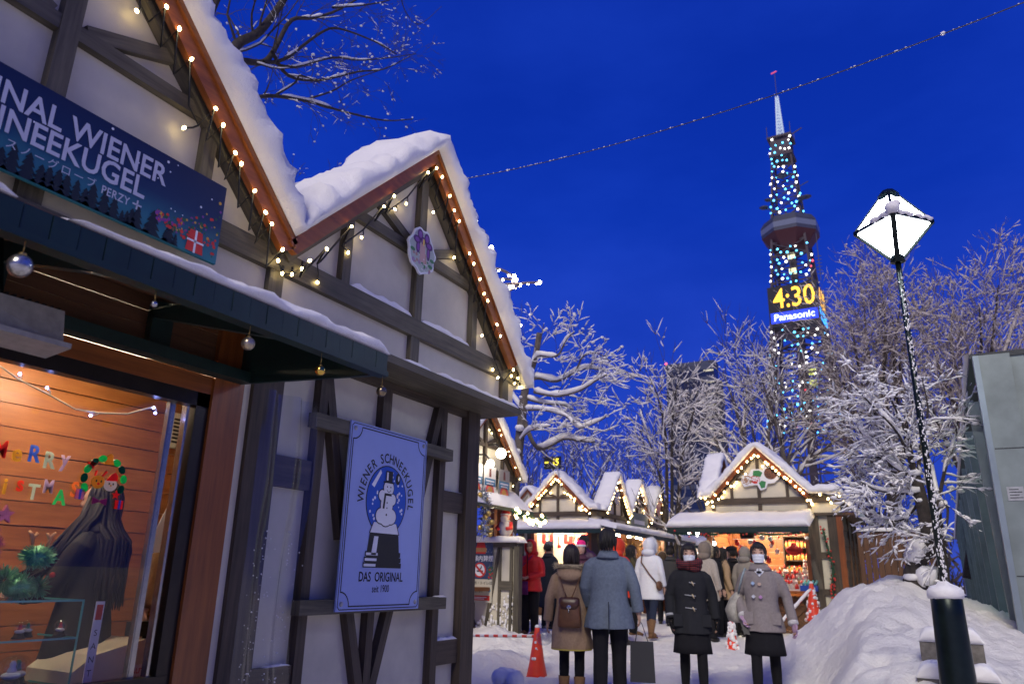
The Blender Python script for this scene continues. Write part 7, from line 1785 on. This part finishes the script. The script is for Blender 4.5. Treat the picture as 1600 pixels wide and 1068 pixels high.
# hanging things
ht = thing('hanging_hat', 'puffy red hat hanging in the opening of the pine cone stall', 'hat', (-2.46, 16.95, 1.75))
q = MB(); q.ball((-2.46, 16.95, 1.77), (.17, .13, .10), 16, 10); q.ball((-2.46, 16.95, 1.88), (.06, .06, .05), 10, 7); q.v = [v + Vector((0, 0, noise.noise(v * 9) * .02)) for v in q.v]; q.build('crown', mat('red_felt', (.70, .03, .025), .7, 0, .15, 9, .3, .01), ht)
q = MB(); q.tube([(-2.46, 16.95, 1.9), (-2.46, 16.95, 2.2)], .004, 4); q.build('cord', black_wire, ht)
rib = mat('red_ribbon', (.55, .02, .02), .5)
rb_ = thing('hanging_ribbon', 'long red ribbon with a bow hanging at the left of the pine cone stall', 'ribbon', (-3.75, 16.9, 2.1))
q = MB(); q.tube([(-3.75, 16.9, 2.22), (-3.78, 16.9, 2.0), (-3.74, 16.9, 1.8)], [.03, .025, .02], 6, flat=.3); q.build('tail', rib, rb_); q = MB(); q.ball((-3.70, 16.9, 2.2), (.07, .03, .05), 8, 6); q.ball((-3.82, 16.9, 2.19), (.06, .03, .045), 8, 6); q.build('bow', rib, rb_)
ball_g = thing('hanging_ornament', 'x', 'ornament'); o = MB().ball((0, 0, -.06), .06, 12, 8).build('globe', white_c); o.parent = ball_g; o = MB().tube([(0, 0, 0), (0, 0, .16)], .004, 4).build('cord', black_wire); o.parent = ball_g
wares(ball_g, [(-3.08, 16.9, 2.08), (-2.92, 16.95, 2.06), (-3.35, 17.0, 2.0), (-2.2, 17.1, 2.08)], 'white ball ornament hanging under the awning of the pine cone stall', 'ball ornaments under the stall awning', (.9, 1.1))
ball_r = thing('hanging_ornament', 'x', 'ornament'); o = MB().ball((0, 0, -.05), (.05, .05, .07), 10, 7).build('globe', red_c); o.parent = ball_r; o = MB().tube([(0, 0, 0), (0, 0, .2)], .004, 4).build('cord', black_wire); o.parent = ball_r
wares(ball_r, [(-3.62 + .09 * i, 16.95 + .04 * (i % 3), 1.98 - .12 * (i % 4)) for i in range(9)], 'red drop ornament in the cluster hanging at the left of the pine cone stall', 'red drop ornaments in the stall', (.8, 1.3))
ball_w = thing('hanging_ornament', 'x', 'ornament'); o = MB().prism(star_(.07), -.01, .01).build('star', white_c); o.parent = ball_w; o = MB().tube([(0, 0, .06), (0, 0, .2)], .004, 4).build('cord', black_wire); o.parent = ball_w
wares(ball_w, [(-3.58 + .11 * i, 17.0, 1.86 - .11 * (i % 3)) for i in range(8)], 'white star ornament in the cluster hanging at the left of the pine cone stall', 'white star ornaments in the stall', (.8, 1.2))
for k, (x, z_) in enumerate(((-3.90, 1.70), (-3.52, 1.66))):
    t_ = thing('felt_house', ['small red roofed felt house hanging at far left of the pine cone stall', 'small red roofed felt house hanging beside the ornament cluster'][k], 'ornament', (x, 16.9, z_), 0, 'red roofed houses in the stall')
    q = MB(TR); q.prism([(x - .17, z_), (x + .17, z_), (x, z_ + .14)], .02, .2); q.build('roof', red_c, t_); q = MB(TR); q.box(x - .12, x + .12, .04, .18, z_ - .16, z_); q.build('wall', white_c, t_)
gar = mat('dark_fir_green', (.018, .07, .035), .7, 0, .4, 30); tin = mat('silver_tinsel', (.55, .56, .55), .2, .8, .3, 40)
def garland(pts, label, m, r=.07, dens=130, seed=1, berries=None, cat='garland'):
    t_ = thing('garland', label, cat, pts[0]); q = MB(); S_ = smooth_path([Vector(p) for p in pts], 6); rg = random.Random(seed)
    for a, b in zip(S_, S_[1:]):
        for k in range(max(2, int(dens * (b - a).length))):
            c = a.lerp(b, rg.random()); d = Vector((rg.gauss(0, 1), rg.gauss(0, 1), rg.gauss(0, 1))).normalized(); s = d.orthogonal().normalized() * r * .12; q.add([c - s, c + s, c + d * r * rg.uniform(.6, 1.2)], [(0, 1, 2)])
    q.tube(S_, r * .25, 5); q.build('needles', m, t_)
    if berries:
        q = MB()
        for k in range(int(len(S_) * 1.5)): c = rg.choice(S_); q.ball(c + Vector((rg.uniform(-1, 1), rg.uniform(-1, 1), rg.uniform(-1, 1))) * r * .7, r * .28, 6, 4)
        o = q.build('berries', berries, t_); o['kind'] = 'stuff'
garland([(-4.8, 16.02, 2.08), (-4.1, 16.02, 2.04), (-3.4, 16.02, 2.08), (-2.7, 16.02, 2.04), (-2.05, 16.02, 2.08)], 'green fir garland with red ribbons along the awning edge of the pine cone stall', gar, .08, 150, 1, red_c)
garland([(-1.86, 16.9, 2.2), (-1.80, 16.92, 1.8), (-1.74, 16.9, 1.4), (-1.80, 16.92, 1.0), (-1.72, 16.9, .6), (-1.70, 16.9, .3)], 'red and green tinsel garland hanging down the right post of the pine cone stall', gar, .08, 200, 2, red_c)
garland([(-3.55, 16.9, 2.15), (-3.4, 16.9, 2.0), (-3.25, 16.9, 2.12), (-3.1, 16.9, 2.0), (-2.95, 16.9, 2.12)], 'thin golden bead garland draped in the opening of the pine cone stall', gold, .02, 90, 3)
v2 = MB(); v2.add([(-2.12 + .12 * math.sin(j * .12) ** 2 + .04 * i / 6, 16.1 + .14 * i + .03 * math.sin(j * .9), 2.2 - j * .10) for j in range(14) for i in range(7)], [(j * 7 + i, j * 7 + i + 1, (j + 1) * 7 + i + 1, (j + 1) * 7 + i) for j in range(13) for i in range(6)], 0, None, True)
tag(v2.build('vinyl_curtain', vin), 'clear vinyl curtain gathered at the right end of the pine cone stall awning', 'curtain')
bxx = thing('plastic_crate', 'blue crate with teal bottles on the right end of the stall counter', 'crate', (-2.2, 16.93, .97))
q = MB(); q.box(-2.40, -2.06, 16.88, 17.06, .972, 1.08); q.build('crate', flat('blue_plastic', (.012, .06, .35), .4), bxx)
for k in range(4): q = MB(); q.tube([(-2.34 + .075 * k, 16.92, 1.09), (-2.30 + .075 * k, 17.0, 1.17)], [.028, .022], 9); q.build('bottle', flat('teal_plastic', (.08, .38, .42), .3), bxx)
fr_ = thing('picture_frame', 'white framed picture card standing at the left end of the stall counter', 'picture', (-4.05, 16.95, .97))
q = MB(TR); q.box(-4.14, -3.98, .03, .045, .975, 1.42); q.build('frame', white_c, fr_); q = MB(TR); rg = random.Random(4)
for k in range(12): x, z_ = -4.125 + .045 * (k % 3), 1.0 + .10 * (k // 3); q.box(x, x + .038, .0455, .047, z_, z_ + .085, k % 3)
q.build('picture', [flat('photo_blue', (.08, .18, .4)), flat('photo_red', (.35, .05, .05)), flat('photo_grey', (.2, .2, .22))], fr_)
spot_e = emit('spot_bulb', (1.0, .93, .82), 40)
for k, (x, y, z_, lb) in enumerate(((-4.48, 16.4, 2.12, 'small spot lamp at the left end of the pine cone stall awning'), (-4.32, 16.4, 2.08, 'small spot lamp next to the leftmost one under the stall awning'), (-2.32, 16.9, 2.24, 'bright spot lamp at the upper right inside the pine cone stall'), (-4.10, 16.85, 1.90, 'bare bright bulb on the left post of the pine cone stall'))):
    t_ = thing('spot_lamp', lb, 'lamp', (x, y, z_), 0, 'spot lamps of the pine cone stall'); MB().ball((x, y, z_), .05, 9, 6).build('bulb', spot_e, t_); q = MB(); q.lathe([(.03, .04), (.035, .10), (.01, .14)], (x, y, z_), 9); q.build('socket', ink_black, t_)
dl = thing('work_lamp', 'black work lamp hanging at the centre of the stall awning', 'lamp', (-3.25, 16.3, 2.0)); q = MB(); q.box(-3.40, -3.12, 16.25, 16.42, 1.98, 2.14); q.build('housing', ink_black, dl); q = MB(); q.box(-3.32, -3.20, 16.3, 16.36, 2.14, 2.2); q.build('bracket', ink_black, dl)
# medallion on the pine cone gable
pmx = thing('gable_medallion', 'pine cone and berry plaque on the gable of the right hand stall', 'plaque', (-3.05, 16.96, 3.2))
PQ = lambda a, c, l=0.0: TR(-3.05 + a, .025 + l, 3.28 + c)
q = MB(TR); rg = random.Random(7)
q.prism([(-3.05 + a, 3.28 + c) for a, c in [(-.40, -.06), (-.36, .08), (-.22, .10), (-.16, .20), (0, .20), (.08, .16), (.10, .27), (.26, .28), (.40, .17), (.42, .0), (.30, -.11), (.16, -.12), (.12, -.22), (0, -.26), (-.06, -.14), (-.20, -.15), (-.34, -.17)]], .005, .024); q.build('backing', ink_white, pmx)
q = MB()
for (cx, cy, r_, m_) in ((.24, .10, .14, 0), (-.27, -.03, .11, 1), (-.09, -.02, .10, 2)):
    disc(q, PQ, cx, cy, r_, m_, 18, r_ * .95, .001)
    for k in range(26): a, rr = rg.uniform(0, 2 * PI), r_ * math.sqrt(rg.random()) * .9; disc(q, PQ, cx + rr * math.cos(a), cy + rr * math.sin(a), .018, 3 if m_ == 0 else 4, 6, .013, .002 + k * 1e-5)
for pts in ([(-.14, .06), (-.12, .17), (0, .17), (.07, .12), (.02, .03)], [(-.02, -.1), (.02, -.22), (.10, -.20), (.13, -.08), (.04, -.05)]): poly(q, PQ, pts, 5, .003)
q.build('pine_cone_drawing', [flat('cone_brown', (.14, .05, .025)), flat('berry_tan', (.35, .20, .12)), red_p, flat('cone_dark', (.05, .02, .012)), ink_white, green_p], pmx)
for k, (y_, c, lb) in enumerate(((20.7, silver, 'pale grey plaque on the nearest side gable of the corner block'), (24.57, flat('plaque_pink', (.5, .22, .22)), 'pink plaque on the farthest side gable of the corner block'))):
    q = MB(TMs); q.prism([(y_ + a, 3.42 + b) for a, b in ell(.24, .30, 14)], .03, .05); tag(q.build('gable_medallion', c), lb, 'plaque')
sgn = thing('stall_sign', 'grey green name board on the side fascia of the corner block', 'sign', TMs(22.6, .06, 2.75)); q = MB(TMs); q.box(21.75, 23.4, .03, .06, 2.52, 3.05); q.build('panel', mat('sage_paint', (.20, .24, .22), .6), sgn); q = MB(TMs); q.box(22.1, 23.05, .061, .064, 2.72, 2.84); q.build('lettering', ink_white, sgn)
# corner block: shelves of bright wares
for k in range(3):
    t_ = thing('display_shelf', ['lowest', 'middle', 'highest'][k] + ' white shelf of red and white wares in the front stall of the corner block', 'shelf', (-8.9, 20.7, 1.15 + .42 * k), 0, 'shelves in the corner block'); MB(TM).box(-9.75, -8.05, -1.55, -1.25, 1.13 + .42 * k, 1.15 + .42 * k).build('board', white_c, t_)
st_p = thing('stocking', 'x', 'stocking'); o = MB().prism([(-.05, .2), (.05, .2), (.05, 0), (.13, -.03), (.12, -.09), (-.03, -.09), (-.05, -.03)], -.025, .025).build('sock', red_c); o.parent = st_p; o = MB().prism([(-.06, .19), (.06, .19), (.06, .25), (-.06, .25)], -.03, .03).build('cuff', white_c); o.parent = st_p
wares(st_p, [(-9.7 + .21 * i, 19.95 + .1 * (i % 2), 2.12 - .05 * (i % 3)) for i in range(8)], 'red stocking with white cuff hanging in the front stall of the corner block', 'stockings in the corner block', (.9, 1.3))
wares(proto_fig('figurine', 'figurine', white_c, white_c, red_c), [(-9.65 + .16 * i, 20.7, 1.15 + .42 * j) for j in range(3) for i in range(10)], 'white figurine with red hat on a shelf of the corner block', 'figurines in the corner block', (1.3, 2.2))
wr_p = thing('wreath', 'x', 'wreath'); o = MB().tube([(.12 * math.cos(t), 0, .12 * math.sin(t)) for t in [2 * PI * i / 16 for i in range(17)]], .04, 7).build('ring', red_c); o.parent = wr_p; o = MB().ball((0, -.03, -.12), (.06, .03, .04), 8, 5).build('bow', white_c); o.parent = wr_p
wares(wr_p, [(-9.55, 20.1, 1.75), (-9.55, 20.1, 1.35), (-8.5, 20.2, 1.8)], 'red wreath with white bow in the front stall of the corner block', 'wreaths in the corner block', (1.2, 1.5))
wares(proto_fig('ornament', 'ornament', white_c, amberm, red_c), [(-8.0 + .12 * (i % 2), y0 + .19 * (i // 2), .972) for y0 in (19.8, 21.75, 23.75) for i in range(16)], 'white and amber ornament on the side counters of the corner block', 'ornaments on the side counters', (1.2, 2.0))
star_p = thing('hanging_ornament', 'x', 'ornament'); o = MB(lambda a, b, c: (b, a, c)).prism(star_(.12), -.012, .012).build('star', amberm); o.parent = star_p; o = MB().tube([(0, 0, .1), (0, 0, .3)], .004, 4).build('cord', black_wire); o.parent = star_p
wares(star_p, [(-7.7, y0 + .35 * i, 2.05 - .14 * (i % 2)) for y0 in (19.9, 21.85, 23.8) for i in range(5)], 'amber star hanging over the side counters of the corner block', 'stars over the side counters', (.9, 1.3))
for (y0, x0) in ((21.2, 0), (23.1, 0)):
    pass
# far row closing the path: a brightly lit stall beyond
TZ = frame((0, 28.5, 0), (1, 0, 0), (0, -1, 0))
hz = thing('market_stall', 'distant brightly lit stall between the corner block and the pine cone stall', 'market stall', (-6.2, 29, .12))
MB(TZ).box(-8.4, -4.2, -1.6, -1.5, 0, 2.5).build('plank_wall', plaster, hz); MB(TZ).box(-8.4, -4.2, -.4, 0, .1, .97).build('counter', wood_brown, hz)
plain_awning(TZ, hz, -8.6, -4.0, .8, 2.3, 2.6, .15, 4); ceiling_tube(TZ, hz, -8, -4.4, -.5, 2.42); MB(TZ).box(-4.3, -4.2, -1.5, 0, 0, 2.5).build('post', wood_brown, hz)
wares(thing_ := proto_fig('ornament', 'ornament', red_c, white_c, red_c), [(-8.2 + .16 * i, 28.6 + .1 * (i % 2), .97) for i in range(24)], 'red and white ornament on the distant lit stall', 'ornaments on the distant stall', (1.5, 2.4))
wares(proto_fig('hanging_ornament', 'ornament', red_c, red_c, white_c), [(-8.1 + .22 * i, 29.0, 1.75 + .1 * (i % 2)) for i in range(17)], 'red ornament hung in the distant lit stall', 'hanging ornaments of the distant stall', (2, 3))

# ================================================================ FOOD STALL BEHIND THE FENCE
gl_b = emit('globe_lamp', (1.0, .90, .70), 26)
for k, (p, lb) in enumerate(((at(783, 708, 'x', -6.15), 'large bright globe lamp under the eave of the half hidden food stall'), (at(766, 724, 'x', -6.15), 'bright globe lamp beside the larger one on the half hidden food stall'))):
    t_ = thing('globe_lamp', lb, 'lamp', p, 0, 'globe lamps of the food stall'); MB().ball(p, .085 - .02 * k, 14, 9).build('globe', gl_b, t_); q = MB(); q.tube([p + Vector((0, 0, .06)), p + Vector((-.1, 0, .16)), p + Vector((-.25, 0, .16))], .015, 6); q.build('bracket', ink_black, t_)
for k, (y_, lb) in enumerate(((10.42, 'menu poster with blue heading at the left on the food stall'), (10.86, 'menu poster with red bowls in the middle of the food stall'), (11.35, 'dim menu poster at the right end of the food stall'))):
    t_ = thing('menu_poster', lb, 'poster', TC(y_, .1, 2.4), 0, 'menu posters of the food stall')
    PZ = lambda a, c, l=0.0: TC(y_ - .19 + a * .38, .112 + l, 2.42 + c * .46)
    q = MB(TC); q.box(y_ - .19, y_ + .19, .10, .111, 2.42, 2.88); q.build('sheet', white_c if k < 2 else flat('dim_sheet', (.3, .28, .25)), t_)
    q = MB(); poly(q, PZ, [(.03, .30), (.97, .30), (.97, .56), (.03, .56)], 0, .001); poly(q, PZ, arc(.5, .04, .38, 0, 180, 12), 1, .001); poly(q, PZ, arc(.5, .04, .24, 0, 180, 12), 2, .002); poly(q, PZ, [(.40, .62), (.60, .62), (.57, .93), (.43, .93)], 3, .001); line(q, PZ, [(.15, .47), (.85, .47)], .06, 4, .002); line(q, PZ, [(.2, .37), (.8, .37)], .04, 4, .002); q.build('menu_drawing', [flat('menu_blue', (.05, .2, .35)), red_c, amberm, flat('menu_brown', (.2, .05, .03)), ink_white], t_)
sa_ = thing('father_christmas_figure', 'plump white and red Father Christmas figure standing behind the snowy fence', 'figure', (-6.2, 11.0 + .25, 1.72)); sx_, sy_, sz_ = -6.17, 11.22, 1.78
q = MB(); q.ball((sx_, sy_, sz_ + .12), (.12, .12, .15), 14, 10); q.build('body', white_c, sa_); q = MB(); q.ball((sx_, sy_ - .02, sz_ + .30), (.075, .075, .08), 12, 8); q.build('head', pink_c, sa_)
q = MB(); q.ball((sx_, sy_ - .055, sz_ + .265), (.07, .05, .07), 10, 7); q.build('beard', white_c, sa_); q = MB(); q.lathe([(.085, .34), (.078, .36), (.05, .42), (.02, .45)], (sx_, sy_, sz_), 12); q.build('hat', red_c, sa_); q = MB(); q.lathe([(.086, .325), (.09, .335), (.086, .35)], (sx_, sy_, sz_), 12); q.build('hat_band', white_c, sa_)
for g in (-1, 1): q = MB(); q.tube([(sx_ + g * .09, sy_, sz_ + .2), (sx_ + g * .13, sy_ - .06, sz_ + .11), (sx_ + g * .07, sy_ - .12, sz_ + .1)], [.04, .038, .03], 7); q.build('arm', red_c, sa_)
garland([TC(10.35, .3, 2.40), TC(10.42, .3, 2.1), TC(10.40, .3, 1.75)], 'thick silver tinsel garland hanging at the left of the food stall', tin, .16, 420, 5, gold)
garland([TC(10.75, .62, 2.12), TC(11.2, .62, 2.08), TC(11.6, .62, 2.02), TC(11.95, .62, 2.1)], 'green fir garland with tiny bulbs along the food stall awning', gar, .10, 260, 6, bulb_far)
bpy.data.scenes.remove(BENCH)
